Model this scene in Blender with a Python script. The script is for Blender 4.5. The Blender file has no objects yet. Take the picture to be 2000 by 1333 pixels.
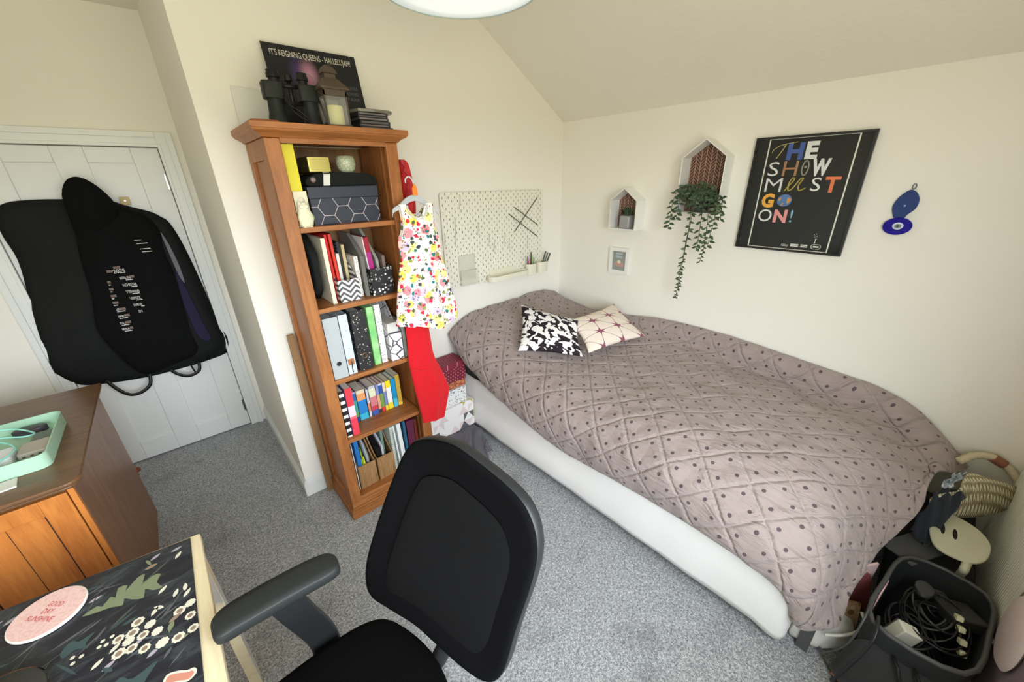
import bpy, bmesh, math, random
from mathutils import Vector, Matrix, noise
random.seed(7)
D = bpy.data
SC = bpy.context.scene
COL = SC.collection

# ------------------------------------------------------------------ camera
def make_camera():
    yaw, pit, rol, f = 0.7216, 0.4003, -0.0221, 746.2
    cy, sy, cp, sp = math.cos(yaw), math.sin(yaw), math.cos(pit), math.sin(pit)
    fw = Vector((sy * cp, cy * cp, -sp)); r = Vector((cy, -sy, 0)); u = r.cross(fw)
    r2 = r * math.cos(rol) + u * math.sin(rol); u2 = -r * math.sin(rol) + u * math.cos(rol)
    M = Matrix((r2, u2, -fw)).transposed().to_4x4(); M.translation = (0, 0, 1.77)
    c = D.cameras.new('camera'); c.sensor_width = 36; c.lens = f / 2000 * 36
    c.clip_start = 0.02; c.clip_end = 100
    o = D.objects.new('camera', c); COL.objects.link(o); o.matrix_world = M
    SC.camera = o
make_camera()

# ------------------------------------------------------------------ view, sky and daylight
SC.view_settings.view_transform = 'Standard'; SC.view_settings.look = 'None'
SC.view_settings.exposure = 1.2; SC.view_settings.gamma = 1.0
SC.view_settings.use_curve_mapping = False
SC.cycles.use_denoising = True
SC.cycles.max_bounces = 10; SC.cycles.diffuse_bounces = 7
SC.cycles.sample_clamp_indirect = 6.0
SKY_COL, GRASS_COL = (0.86, 0.93, 1.0), (0.86, 0.82, 0.58)
SKY_STR, GRASS_STR = 7.0, 2.7
def make_world():
    w = D.worlds.new('sky'); SC.world = w; w.use_nodes = True
    nt = w.node_tree; nt.nodes.clear()
    out = nt.nodes.new('ShaderNodeOutputWorld'); bg = nt.nodes.new('ShaderNodeBackground')
    tc = nt.nodes.new('ShaderNodeTexCoord'); sp = nt.nodes.new('ShaderNodeSeparateXYZ')
    mr = nt.nodes.new('ShaderNodeMapRange'); mr.inputs[1].default_value = -0.03; mr.inputs[2].default_value = 0.05
    mx = nt.nodes.new('ShaderNodeMix'); mx.data_type = 'RGBA'
    mx.inputs[6].default_value = tuple(c * GRASS_STR for c in GRASS_COL) + (1,)
    mx.inputs[7].default_value = tuple(c * SKY_STR for c in SKY_COL) + (1,)
    nt.links.new(tc.outputs['Generated'], sp.inputs[0]); nt.links.new(sp.outputs[2], mr.inputs[0])
    nt.links.new(mr.outputs[0], mx.inputs[0]); nt.links.new(mx.outputs[2], bg.inputs[0])
    nt.links.new(bg.outputs[0], out.inputs[0])
make_world()
# daylight enters by the window behind the camera
WIN = dict(x0=-0.95, x1=1.15, z0=0.80, z1=2.2, y=-0.55)
def portal(name, loc, rot, sx, sz):
    l = D.lights.new(name, 'AREA'); l.shape = 'RECTANGLE'; l.size = sx; l.size_y = sz
    l.cycles.is_portal = True
    o = D.objects.new(name, l); COL.objects.link(o); o.location = loc; o.rotation_euler = rot
portal('window_daylight', ((WIN['x0'] + WIN['x1']) / 2, WIN['y'] - 0.16, (WIN['z0'] + WIN['z1']) / 2),
       (math.radians(90), 0, 0), WIN['x1'] - WIN['x0'], WIN['z1'] - WIN['z0'])

# ------------------------------------------------------------------ node helper
def lin(c):
    c = c / 255.0
    return c / 12.92 if c <= 0.04045 else ((c + 0.055) / 1.055) ** 2.4
def RGB(*c): return (lin(c[0]), lin(c[1]), lin(c[2]), 1.0)
class X:
    """a scalar socket with arithmetic"""
    def __init__(s, nt, v): s.nt, s.v = nt, v
    def op(s, kind, *o, clamp=False):
        n = s.nt.nodes.new('ShaderNodeMath'); n.operation = kind; n.use_clamp = clamp
        for i, a in enumerate((s,) + o):
            a = a.v if isinstance(a, X) else a
            if isinstance(a, (int, float)): n.inputs[i].default_value = a
            else: s.nt.links.new(a, n.inputs[i])
        return X(s.nt, n.outputs[0])
    def __add__(s, o): return s.op('ADD', o)
    def __sub__(s, o): return s.op('SUBTRACT', o)
    def __mul__(s, o): return s.op('MULTIPLY', o)
    def __truediv__(s, o): return s.op('DIVIDE', o)
    def fr(s): return s.op('FRACT')
    def fl(s): return s.op('FLOOR')
    def ab(s): return s.op('ABSOLUTE')
    def lt(s, o): return s.op('LESS_THAN', o)
    def gt(s, o): return s.op('GREATER_THAN', o)
    def mx(s, o): return s.op('MAXIMUM', o)
    def mn(s, o): return s.op('MINIMUM', o)
    def pw(s, o): return s.op('POWER', o)
    def sn(s): return s.op('SINE')
    def sq(s): return s.op('SQRT')
    def ss(s, a, b):
        n = s.nt.nodes.new('ShaderNodeMapRange'); n.interpolation_type = 'SMOOTHSTEP'
        s.nt.links.new(s.v, n.inputs[0]); n.inputs[1].default_value = a; n.inputs[2].default_value = b
        return X(s.nt, n.outputs[0])
def mixc(nt, f, a, b, mode='MIX'):
    n = nt.nodes.new('ShaderNodeMix'); n.data_type = 'RGBA'; n.blend_type = mode
    for i, v in ((0, f), (6, a), (7, b)):
        v = v.v if isinstance(v, X) else v
        if isinstance(v, (int, float, tuple)): n.inputs[i].default_value = v
        else: nt.links.new(v, n.inputs[i])
    return n.outputs[2]
class MK:
    """material under construction"""
    def __init__(s, name, col=(0.8, 0.8, 0.8, 1), rough=0.6, spec=0.5, metal=0.0):
        s.m = D.materials.new(name); s.m.use_nodes = True; s.nt = s.m.node_tree
        s.b = s.nt.nodes['Principled BSDF']
        s.b.inputs['Base Color'].default_value = col; s.b.inputs['Roughness'].default_value = rough
        s.b.inputs['Specular IOR Level'].default_value = spec; s.b.inputs['Metallic'].default_value = metal
        s.col = col; s.tc = s.nt.nodes.new('ShaderNodeTexCoord')
    def coord(s, kind='Object', scale=(1, 1, 1), rot=(0, 0, 0), loc=(0, 0, 0)):
        n = s.nt.nodes.new('ShaderNodeMapping'); n.inputs['Scale'].default_value = scale
        n.inputs['Rotation'].default_value = rot; n.inputs['Location'].default_value = loc
        s.nt.links.new(s.tc.outputs[kind], n.inputs[0]); return n.outputs[0]
    def uvx(s, kind='UV', **k):
        n = s.nt.nodes.new('ShaderNodeSeparateXYZ'); s.nt.links.new(s.coord(kind, **k), n.inputs[0])
        return X(s.nt, n.outputs[0]), X(s.nt, n.outputs[1]), X(s.nt, n.outputs[2])
    def noise(s, scale, detail=2, rough=0.5, co=None, dist=0.0):
        n = s.nt.nodes.new('ShaderNodeTexNoise'); n.inputs['Scale'].default_value = scale
        n.inputs['Detail'].default_value = detail; n.inputs['Roughness'].default_value = rough
        n.inputs['Distortion'].default_value = dist
        s.nt.links.new(co or s.tc.outputs['Object'], n.inputs['Vector']); return X(s.nt, n.outputs[0])
    def voro(s, scale, co=None, feat='F1', rnd=1.0, out='Distance'):
        n = s.nt.nodes.new('ShaderNodeTexVoronoi'); n.feature = feat; n.inputs['Scale'].default_value = scale
        n.inputs['Randomness'].default_value = rnd
        s.nt.links.new(co or s.tc.outputs['Object'], n.inputs['Vector'])
        return (X(s.nt, n.outputs['Distance']), n.outputs['Color']) if feat == 'F1' else X(s.nt, n.outputs['Distance'])
    def ramp(s, fac, stops, interp='LINEAR'):
        n = s.nt.nodes.new('ShaderNodeValToRGB'); n.color_ramp.interpolation = interp
        e = n.color_ramp.elements
        while len(e) < len(stops): e.new(0.5)
        for i, (p, c) in enumerate(stops): e[i].position = p; e[i].color = c
        s.nt.links.new(fac.v if isinstance(fac, X) else fac, n.inputs[0]); return n.outputs[0]
    def mix(s, f, a, b, mode='MIX'): return mixc(s.nt, f, a, b, mode)
    def base(s, v): s.nt.links.new(v.v if isinstance(v, X) else v, s.b.inputs['Base Color']); return s
    def bump(s, h, strength=0.3, dist=0.01):
        n = s.nt.nodes.new('ShaderNodeBump'); n.inputs['Strength'].default_value = strength
        n.inputs['Distance'].default_value = dist
        s.nt.links.new(h.v, n.inputs['Height']); s.nt.links.new(n.outputs[0], s.b.inputs['Normal']); return s
    def rough(s, v): s.nt.links.new(v.v, s.b.inputs['Roughness']); return s
    def emit(s, col, st):
        s.b.inputs['Emission Color'].default_value = col; s.b.inputs['Emission Strength'].default_value = st; return s
_pc = {}
def plain(c, rough=0.6, spec=0.5, metal=0.0, name=None, bump=0.0):
    """plain coloured surface with a faint procedural variation"""
    k = (tuple(c), rough, spec, metal, bump)
    if k in _pc: return _pc[k]
    m = MK(name or 'surface_%d_%d_%d' % tuple(c[:3]), RGB(*c), rough, spec, metal)
    n = m.noise(35, 3)
    m.base(m.mix(n * 0.12, RGB(*c), RGB(*[max(0, v * 0.86) for v in c[:3]])))
    if bump: m.bump(n, bump, 0.004)
    _pc[k] = m.m
    return m.m

# ------------------------------------------------------------------ mesh helper
ORG = {}          # world origin of every object made here
class B:
    def __init__(s): s.v, s.f, s.mi, s.uv = [], [], [], {}
    def add(s, vs, fs, mi=0, uvs=None):
        o = len(s.v); s.v += [Vector(p) for p in vs]
        for k, f in enumerate(fs):
            s.f.append([i + o for i in f]); s.mi.append(mi)
        if uvs:
            for i, u in enumerate(uvs): s.uv[o + i] = u
        return s
    def box(s, x0, x1, y0, y1, z0, z1, mi=0, M=None):
        vs = [Vector((x, y, z)) for z in (z0, z1) for y in (y0, y1) for x in (x0, x1)]
        if M is not None: vs = [M @ v for v in vs]
        return s.add(vs, [(0, 2, 3, 1), (4, 5, 7, 6), (0, 1, 5, 4), (2, 6, 7, 3), (0, 4, 6, 2), (1, 3, 7, 5)], mi)
    def prism(s, pts, t0, t1, axis='y', mi=0, M=None):
        """closed outline (a,b) pushed between t0 and t1 along axis: x->(y,z) y->(x,z) z->(x,y)"""
        def P(a, b, t): return {'x': (t, a, b), 'y': (a, t, b), 'z': (a, b, t)}[axis]
        n = len(pts); vs = [Vector(P(a, b, t0)) for a, b in pts] + [Vector(P(a, b, t1)) for a, b in pts]
        if M is not None: vs = [M @ v for v in vs]
        area = sum(pts[i][0] * pts[(i + 1) % n][1] - pts[(i + 1) % n][0] * pts[i][1] for i in range(n))
        fl = (area > 0) ^ (axis == 'y') ^ (t1 < t0)
        a, b = list(range(n)), list(range(n, 2 * n))
        fs = [a[::-1], b] if fl else [a, b[::-1]]
        for i in range(n):
            j = (i + 1) % n; q = (i, j, n + j, n + i); fs.append(q if fl else q[::-1])
        return s.add(vs, fs, mi)
    def tube(s, path, r, n=8, mi=0, caps=True, closed=False):
        path = [Vector(p) for p in path]; m = len(path)
        rr = r if isinstance(r, (list, tuple)) else [r] * m
        vs, fs = [], []; up = None
        for i, p in enumerate(path):
            a = path[i - 1] if (i or closed) else p; c = path[(i + 1) % m] if (i < m - 1 or closed) else p
            t = (c - a); t = t.normalized() if t.length > 1e-9 else Vector((0, 0, 1))
            if up is None: up = Vector((0, 0, 1)) if abs(t.z) < 0.9 else Vector((1, 0, 0))
            x = t.cross(up)
            if x.length < 1e-6: x = t.orthogonal()
            x.normalize(); y = x.cross(t).normalized(); up = y
            for k in range(n):
                q = 2 * math.pi * k / n; vs.append(p + (x * math.cos(q) + y * math.sin(q)) * rr[i])
        for i in range(m if closed else m - 1):
            for k in range(n):
                a, b = i * n + k, i * n + (k + 1) % n; c, d = ((i + 1) % m) * n + k, ((i + 1) % m) * n + (k + 1) % n
                fs.append((a, c, d, b))
        if caps and not closed: fs += [tuple(range(n)), tuple(range((m - 1) * n, m * n))[::-1]]
        return s.add(vs, fs, mi)
    def lathe(s, prof, c=(0, 0, 0), n=24, mi=0, M=None, sy=1.0):
        """profile (r,z) turned round the vertical through c"""
        vs, fs = [], []; c = Vector(c)
        for r, z in prof:
            for k in range(n):
                q = 2 * math.pi * k / n; v = Vector((r * math.cos(q), r * math.sin(q) * sy, z))
                vs.append((M @ v if M is not None else v) + c)
        for i in range(len(prof) - 1):
            for k in range(n):
                a, b = i * n + k, i * n + (k + 1) % n; fs.append((a, b, b + n, a + n))
        if prof[0][0] > 1e-5: fs.append(tuple(range(n))[::-1])
        if prof[-1][0] > 1e-5: fs.append(tuple(range((len(prof) - 1) * n, len(prof) * n)))
        return s.add(vs, fs, mi)
    def grid(s, fn, nu, nv, mi=0, uv=None, close_u=False):
        """fn(u,v)->point for u,v in 0..1"""
        vs, fs, us = [], [], []
        for i in range(nu + 1):
            for j in range(nv + 1):
                u, v = i / nu, j / nv; vs.append(Vector(fn(u, v))); us.append(uv(u, v) if uv else (u, v))
        for i in range(nu):
            for j in range(nv):
                a = i * (nv + 1) + j; fs.append((a, a + nv + 1, a + nv + 2, a + 1))
        return s.add(vs, fs, mi, us)
    def puff(s, pts, y0, th, axis='y', mi=0, rings=5, wob=0.0, centre=None, seed=0, M=None, soft=1.5):
        """a soft stuffed shape: outline (a,b), flat back at y0, bulging th toward the viewer side"""
        n = len(pts); ca = sum(p[0] for p in pts) / n; cb = sum(p[1] for p in pts) / n
        if centre: ca, cb = centre
        vs, fs = [], []
        def P(a, b, t):
            v = Vector({'x': (t, a, b), 'y': (a, t, b), 'z': (a, b, t)}[axis]); return M @ v if M is not None else v
        vs += [P(a, b, y0) for a, b in pts]
        for r in range(rings):
            k = r / rings; sc = 1 - k; h = math.sin(math.pi / 2 * min(1, (k + 0.12) * soft))
            for a, b in pts:
                x, z = ca + (a - ca) * sc, cb + (b - cb) * sc
                w = wob * noise.noise(Vector((x * 9 + seed, z * 5, seed))) * (0.3 + k)
                vs.append(P(x, z, y0 + th * h * (0.35 + 0.65 * h) + w))
        vs.append(P(ca, cb, y0 + th + wob * 0.3))
        fs.append(tuple(range(n)))
        for r in range(rings):
            for i in range(n):
                j = (i + 1) % n; fs.append((r * n + i, (r + 1) * n + i, (r + 1) * n + j, r * n + j))
        L = rings * n; t = len(vs) - 1
        for i in range(n): fs.append((L + i, t, L + (i + 1) % n))
        return s.add(vs, fs, mi)
    def build(s, name, mats, parent=None, smooth=False, bevel=0.0, seg=2, weld=False, solid=0.0, sub=0, ang=None, keep=False):
        mats = mats if isinstance(mats, (list, tuple)) else [mats]
        if parent is not None: org = ORG[parent.name]
        else:
            xs, ys, zs = [[p[i] for p in s.v] for i in range(3)]
            org = Vector(((min(xs) + max(xs)) / 2, (min(ys) + max(ys)) / 2, min(zs)))
        me = D.meshes.new(name); me.from_pydata([p - org for p in s.v], [], s.f); me.update()
        for m in mats: me.materials.append(m)
        me.polygons.foreach_set('material_index', s.mi)
        if s.uv:
            ul = me.uv_layers.new(name='UVMap')
            for l in me.loops: ul.data[l.index].uv = s.uv.get(l.vertex_index, (0, 0))
        bm = bmesh.new(); bm.from_mesh(me)
        if weld: bmesh.ops.remove_doubles(bm, verts=bm.verts, dist=1e-5)
        if not keep: bmesh.ops.recalc_face_normals(bm, faces=bm.faces)
        bm.to_mesh(me); bm.free()
        if smooth: me.polygons.foreach_set('use_smooth', [True] * len(me.polygons))
        o = D.objects.new(name, me); COL.objects.link(o); ORG[o.name] = org
        if parent is not None: o.parent = parent
        else: o.location = org
        if solid:
            md = o.modifiers.new('thickness', 'SOLIDIFY'); md.thickness = solid; md.offset = -1
        if bevel:
            md = o.modifiers.new('bevel', 'BEVEL'); md.width = bevel; md.segments = seg; md.limit_method = 'ANGLE'
            md.harden_normals = False
        if sub:
            md = o.modifiers.new('subsurf', 'SUBSURF'); md.levels = sub; md.render_levels = sub
        if smooth and ang:
            try: me.set_sharp_from_angle(angle=math.radians(ang))
            except Exception: pass
        return o
def tag(o, label=None, cat=None, group=None, kind=None):
    if label: o['label'] = label
    if cat: o['category'] = cat
    if group: o['group'] = group
    if kind: o['kind'] = kind
    return o
def thing(name, label, cat, loc, group=None):
    o = D.objects.new(name, None); COL.objects.link(o); o.location = loc; o.empty_display_size = 0.05
    ORG[o.name] = Vector(loc)
    return tag(o, label, cat, group)
def struct(b, name, m, **k):
    o = b.build(name, m, **k)
    if k.get('parent') is None: o['kind'] = 'structure'
    return o
def text_into(b, s, O, xd, up, h, w=None, mi=0, shear=0.0, depth=0.0012, bold=0.0, gap=1.0):
    """lettering laid on a surface: cap height h, optional total width w"""
    c = D.curves.new('letters', 'FONT'); c.body = s; c.size = 1.0; c.shear = shear; c.offset = bold
    c.space_character = gap; c.resolution_u = 3; c.extrude = 0.0
    o = D.objects.new('letters', c); COL.objects.link(o)
    dg = bpy.context.evaluated_depsgraph_get(); me = D.meshes.new_from_object(o.evaluated_get(dg))
    xd, up, O = Vector(xd), Vector(up), Vector(O); nn = xd.cross(up)
    if me.vertices:
        xs = [v.co.x for v in me.vertices]; x0, x1 = min(xs), max(xs)
        sy = h / 0.69; sx = (w / (x1 - x0)) if w else sy
        vs = [O + xd * ((v.co.x - x0) * sx) + up * (v.co.y * sy) + nn * depth for v in me.vertices]
        b.add(vs, [tuple(p.vertices) for p in me.polygons], mi)
    D.objects.remove(o); D.curves.remove(c); D.meshes.remove(me)
def catmull(P, t):
    n = len(P) - 1; t = min(max(t, 0), 1) * n; i = min(int(t), n - 1); f = t - i
    p0, p1, p2, p3 = P[max(i - 1, 0)], P[i], P[i + 1], P[min(i + 2, n)]
    return tuple(0.5 * (2 * b + (c - a) * f + (2 * a - 5 * b + 4 * c - d) * f * f + (3 * b - a - 3 * c + d) * f ** 3)
                 for a, b, c, d in zip(p0, p1, p2, p3))
def smooth_loop(pts, k=4):
    n = len(pts); out = []
    for i in range(n):
        p = [pts[(i + d) % n] for d in (-1, 0, 1, 2)]
        for q in range(k):
            f = q / k
            out.append(tuple(0.5 * (2 * b + (c - a) * f + (2 * a - 5 * b + 4 * c - d) * f * f + (3 * b - a - 3 * c + d) * f ** 3)
                             for a, b, c, d in zip(*p)))
    return out
def curve_pts(P, n=24): return [catmull(P, i / n) for i in range(n + 1)]
# ------------------------------------------------------------------ materials
def wall_mat(name, c, bump=0.15, sc=60):
    m = MK(name, RGB(*c), 0.9, 0.2); n = m.noise(sc, 4, 0.6); n2 = m.noise(2.0, 2)
    m.base(m.mix(n2 * 0.25, RGB(*c), RGB(*[v * 0.96 for v in c]))); m.bump(n, bump, 0.004); return m.m
M_WALL = wall_mat('painted_wall', (240, 237, 228))
M_CEIL = wall_mat('textured_ceiling_paint', (236, 232, 222), 0.5, 28)
M_GLOSS = plain((232, 234, 232), 0.35, 0.5, name='white_gloss_paint')
M_DOOR = plain((230, 231, 230), 0.4, 0.4, name='white_door_paint')
def carpet_mat():
    m = MK('grey_carpet', rough=1.0, spec=0.05)
    a = m.noise(330, 2, 0.7); b = m.noise(110, 3, 0.75); c = m.noise(5, 3, 0.6)
    f = a * 0.6 + b * 0.5 - 0.05
    col = m.ramp(f, [(0.36, RGB(106, 109, 112)), (0.48, RGB(164, 167, 170)), (0.58, RGB(212, 215, 218)), (0.68, RGB(250, 251, 252))])
    col = m.mix(c.ss(0.52, 0.75) * 0.28, col, RGB(84, 88, 90))
    m.base(col); m.bump(f, 0.8, 0.013); return m.m
M_CARPET = carpet_mat()
def wood_mat(name, dark, light, axis='z', scale=1.0, rough=0.45, grain=1.0, spec=0.4):
    m = MK(name, rough=rough, spec=spec)
    st = {'x': (1, 9, 9), 'y': (9, 1, 9), 'z': (9, 9, 1)}[axis]
    co = m.coord(scale=tuple(v * scale for v in st))
    n = m.noise(4.0, 5, 0.6, co, 0.8); fine = m.noise(22, 3, 0.6, co)
    f = n * (0.7 * grain) + fine * 0.3 + 0.0
    m.base(m.ramp(f, [(0.28, RGB(*dark)), (0.62, RGB(*light)), (0.85, RGB(*[min(255, v * 1.08) for v in light]))]))
    m.bump(fine, 0.08, 0.002); return m.m
M_PINE = wood_mat('honey_stained_pine', (128, 74, 36), (174, 112, 60), 'z')
M_PINE_X = wood_mat('honey_stained_pine_across', (128, 74, 36), (176, 114, 62), 'x')
M_PINE_BACK = wood_mat('stained_back_board', (112, 76, 44), (146, 106, 68), 'z')
M_OAK = wood_mat('brown_cabinet_wood', (104, 66, 38), (150, 102, 64), 'z', 0.7, 0.35)
M_OAKTOP = wood_mat('brown_cabinet_top', (84, 58, 38), (120, 86, 58), 'x', 0.8, 0.3)
M_ORANGE = wood_mat('orange_pine_panel', (160, 88, 34), (200, 126, 58), 'z', 0.7, 0.4)
M_BIRCH = wood_mat('pale_birch', (214, 196, 158), (234, 219, 184), 'y', 0.8, 0.5, 0.8)
M_PLANK = wood_mat('light_brown_plank', (128, 96, 62), (160, 124, 84), 'z', 1.0, 0.6)
M_BAMBOO = wood_mat('striped_bamboo', (112, 78, 44), (178, 138, 92), 'z', 2.2, 0.5)
def cloth(name, c, c2=None, rough=0.95, sc=300, bump=0.25, spec=0.1, folds=0.0):
    m = MK(name, RGB(*c), rough, spec); n = m.noise(sc, 2, 0.6)
    c2 = c2 or [v * 0.8 for v in c]
    m.base(m.mix(n.ss(0.3, 0.75) * 0.6, RGB(*c), RGB(*c2)))
    if folds: n = n * 0.15 + m.noise(folds, 3, 0.5, m.coord(scale=(1, 1, 0.35)))
    m.bump(n, bump, 0.004 if not folds else 0.02); m.b.inputs['Sheen Weight'].default_value = 0.15 if sum(c) > 150 else 0.0
    if sum(c) < 80: m.b.inputs['Specular IOR Level'].default_value = 0.06
    return m.m
M_BLACKCLOTH = cloth('black_cloth', (16, 16, 17), (26, 27, 27), folds=9)
M_BLACKCLOTH2 = cloth('charcoal_nylon', (34, 36, 35), (22, 23, 23), 0.75, 500, 0.3, folds=7)
M_CHAIRFAB = cloth('black_chair_fabric', (10, 10, 11), (6, 6, 7), 0.9, 700, 0.15)
M_CHAIRMESH = cloth('black_woven_mesh', (14, 14, 16), (8, 8, 10), 0.85, 900, 0.3)
M_BLACKPLASTIC = plain((30, 32, 33), 0.45, 0.5, name='dark_grey_plastic')
M_BLACK = plain((14, 14, 15), 0.5, 0.4, name='black_plastic')
M_RED = cloth('red_jersey', (222, 34, 44), (196, 24, 36), 0.9, 400, 0.5, folds=16)
M_REDSAT = cloth('red_satin', (190, 24, 30), (160, 16, 24), 0.5, 400, 0.5, 0.3, folds=20)
M_WHITESHEET = cloth('white_valance_sheet', (244, 244, 242), (238, 238, 237), 0.9, 350, 0.3, folds=2.5)
M_GREYSHEET = cloth('dark_grey_sheet', (78, 78, 82), (66, 66, 70), 0.9, 350, 0.3, folds=8)
M_WHITE = plain((236, 236, 232), 0.4, 0.4, name='white_plastic')
M_CREAM = plain((228, 222, 196), 0.6, 0.3, name='cream_card')
M_PAPER = plain((226, 226, 220), 0.8, 0.2, name='white_paper')
M_METAL = plain((150, 150, 150), 0.3, 0.5, 1.0, name='brushed_steel')
M_BRASS = plain((176, 140, 84), 0.35, 0.5, 1.0, name='brass')
M_COPPER = plain((150, 84, 62), 0.35, 0.5, 0.7, name='copper_knob_metal')

def dots_mat(name, bg, dot, sp, r, kind='Object', rot=0.6, jitter=0.0, rough=0.6):
    """printed dots on the box faces (uses the face-facing pair of axes by summing projections)"""
    m = MK(name, rough=rough); v, c = m.voro(1.0 / sp, m.coord(kind, rot=(0.2, 0.3, rot)), rnd=jitter)
    m.base(m.mix(v.lt(r / sp), RGB(*bg), RGB(*dot))); return m.m
def plane_uv(m, a='x', b='z', rot=0.0, scale=1.0):
    x, y, z = m.uvx('Object'); d = dict(x=x, y=y, z=z); A, Bq = d[a], d[b]
    c, s = math.cos(rot), math.sin(rot)
    return (A * c + Bq * s) * scale, (Bq * c - A * s) * scale
def lattice_dots(name, bg, dot, sp, r, a='x', b='z', rot=0.0, stagger=True, rough=0.6):
    m = MK(name, rough=rough); u, v = plane_uv(m, a, b, rot, 1.0 / sp)
    if stagger: u = u + v.fl() * 0.5
    d = ((u.fr() - 0.5).pw(2) + (v.fr() - 0.5).pw(2)).sq()
    m.base(m.mix(d.lt(r / sp), RGB(*bg), RGB(*dot))); return m.m
def hex_mat():
    m = MK('navy_card_with_rose_hexagons', rough=0.5); x, y, z = m.uvx('Object')
    s = 0.075; u = (x + y * 0.5) / s; v = z / s
    def cell(ou, ov):
        a = ((u + ou) / 1.732).fr() * 1.732 - 0.866; b = (v + ov).fr() - 0.5
        return a, b
    def hd(a, b):
        a, b = a.ab(), b.ab(); return (a * 0.866 + b * 0.5).mx(b)
    a1, b1 = cell(0, 0); a2, b2 = cell(0.866, 0.5)
    d = hd(a1, b1).mn(hd(a2, b2))
    line = d.gt(0.482)
    m.base(m.mix(line, RGB(36, 42, 58), RGB(190, 178, 180))); return m.m
def chevron_mat():
    m = MK('grey_white_chevron', rough=0.6); x, y, z = m.uvx('Object')
    zz = ((x / 0.062).fr() - 0.5).ab() * 0.055
    f = ((z + zz) / 0.026).fr()
    m.base(m.mix(f.gt(0.5), RGB(238, 238, 236), RGB(84, 84, 88))); return m.m
def floral_mat():
    m = MK('floral_print_jersey', rough=0.9, spec=0.1)
    co = m.coord(); col = RGB(244, 238, 232)
    wn = m.nt.nodes.new('ShaderNodeVectorMath'); wn.operation = 'ADD'
    m.nt.links.new(co, wn.inputs[0])
    nz = m.nt.nodes.new('ShaderNodeTexNoise'); nz.inputs['Scale'].default_value = 60; m.nt.links.new(co, nz.inputs['Vector'])
    vs = m.nt.nodes.new('ShaderNodeVectorMath'); vs.operation = 'SCALE'; vs.inputs[3].default_value = 0.018
    m.nt.links.new(nz.outputs['Color'], vs.inputs[0]); m.nt.links.new(vs.outputs[0], wn.inputs[1]); w = wn.outputs[0]
    pal1 = [(0.0, RGB(246, 222, 110)), (0.22, RGB(240, 150, 160)), (0.42, RGB(244, 240, 234)), (0.55, RGB(250, 200, 200)), (0.68, RGB(248, 230, 150)), (0.85, RGB(206, 190, 226))]
    pal2 = [(0.0, RGB(96, 110, 70)), (0.2, RGB(214, 50, 80)), (0.38, RGB(70, 80, 84)), (0.55, RGB(150, 160, 80)), (0.72, RGB(40, 130, 130)), (0.88, RGB(200, 60, 80))]
    for sc, r, pal in ((21, 0.50, pal1), (40, 0.38, pal2), (75, 0.26, pal2)):
        d, c = m.voro(sc, w); sp = m.nt.nodes.new('ShaderNodeSeparateColor'); m.nt.links.new(c, sp.inputs[0])
        pc = m.ramp(sp.outputs[0], pal, 'CONSTANT'); keep = X(m.nt, sp.outputs[1]).gt(0.10 if sc < 40 else 0.32)
        col = m.mix(d.lt(r) * keep, col, pc)
        if sc == 21: col = m.mix(d.lt(0.09) * keep, col, RGB(196, 120, 60))
    m.base(col); m.bump(m.noise(18, 3, 0.5, m.coord(scale=(1, 1, 0.3))), 0.35, 0.01); return m.m
def cow_mat():
    m = MK('black_blotch_print', rough=0.85, spec=0.1); co = m.coord(kind='UV', scale=(9, 9, 9))
    n = m.noise(1.0, 1.0, 0.4, co, 0.9)
    f = n.ss(0.50, 0.515)
    m.base(m.mix(f, RGB(236, 234, 234), RGB(46, 38, 44))); m.bump(m.noise(6, 3, 0.5, m.coord('UV')), 0.4, 0.02); return m.m
def star_mat():
    """triangular web of plum lines with starry knots"""
    m = MK('plum_star_print', rough=0.85, spec=0.1); u, v, _ = m.uvx('UV')
    u, v = u * 2.9 + 0.22, v * 2.9 + 0.05
    tri = lambda a: ((a.fr() - 0.5).ab() - 0.5).ab()
    L = tri(u).mn(tri(v)).mn(tri(u + v))
    du, dv = (u + 0.5).fr() - 0.5, (v + 0.5).fr() - 0.5
    r = (du * du + dv * dv + du * dv).sq()
    w = r.ss(0.30, 0.0) * 0.07 + 0.012
    f = L.lt(w).mx(r.lt(0.075))
    m.base(m.mix(f, RGB(236, 224, 212), RGB(146, 88, 104))); m.bump(m.noise(6, 3, 0.5, m.coord('UV')), 0.2, 0.02); return m.m
def herring_mat(bg=(86, 58, 44), ln=(196, 156, 136)):
    m = MK('copper_herringbone_paper', rough=0.5); x, y, z = m.uvx('Object')
    cw = 0.058; a = (y / cw); s = (a.fr() - 0.5).ab() * 1.1
    f = ((z / 0.019) + s * cw / 0.019).fr(); l1 = f.lt(0.16); l2 = ((y / (cw / 2)).fr() - 0.5).ab().gt(0.44)
    m.base(m.mix(l1.mx(l2), RGB(*bg), RGB(*ln))); return m.m
def tri_mat():
    m = MK('triangle_print_card', rough=0.6); x, y, z = m.uvx('Object')
    u, v = (x + y) / 0.085, z / 0.062; uu = u + v.fl() * 0.5
    up = (uu.fr() - 0.5).ab() * 2.0; tri = (v.fr()).lt(up * -1.0 + 1.0)
    wn = m.nt.nodes.new('ShaderNodeTexWhiteNoise'); wn.noise_dimensions = '3D'; cb = m.nt.nodes.new('ShaderNodeCombineXYZ')
    m.nt.links.new(uu.fl().v, cb.inputs[0]); m.nt.links.new(v.fl().v, cb.inputs[1]); m.nt.links.new(tri.v, cb.inputs[2])
    m.nt.links.new(cb.outputs[0], wn.inputs[0])
    m.base(m.ramp(wn.outputs['Value'], [(0, RGB(240, 238, 236)), (0.45, RGB(228, 212, 212)), (0.62, RGB(94, 96, 102)), (0.78, RGB(240, 238, 236)), (0.9, RGB(196, 178, 84))], 'CONSTANT')); return m.m
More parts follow.
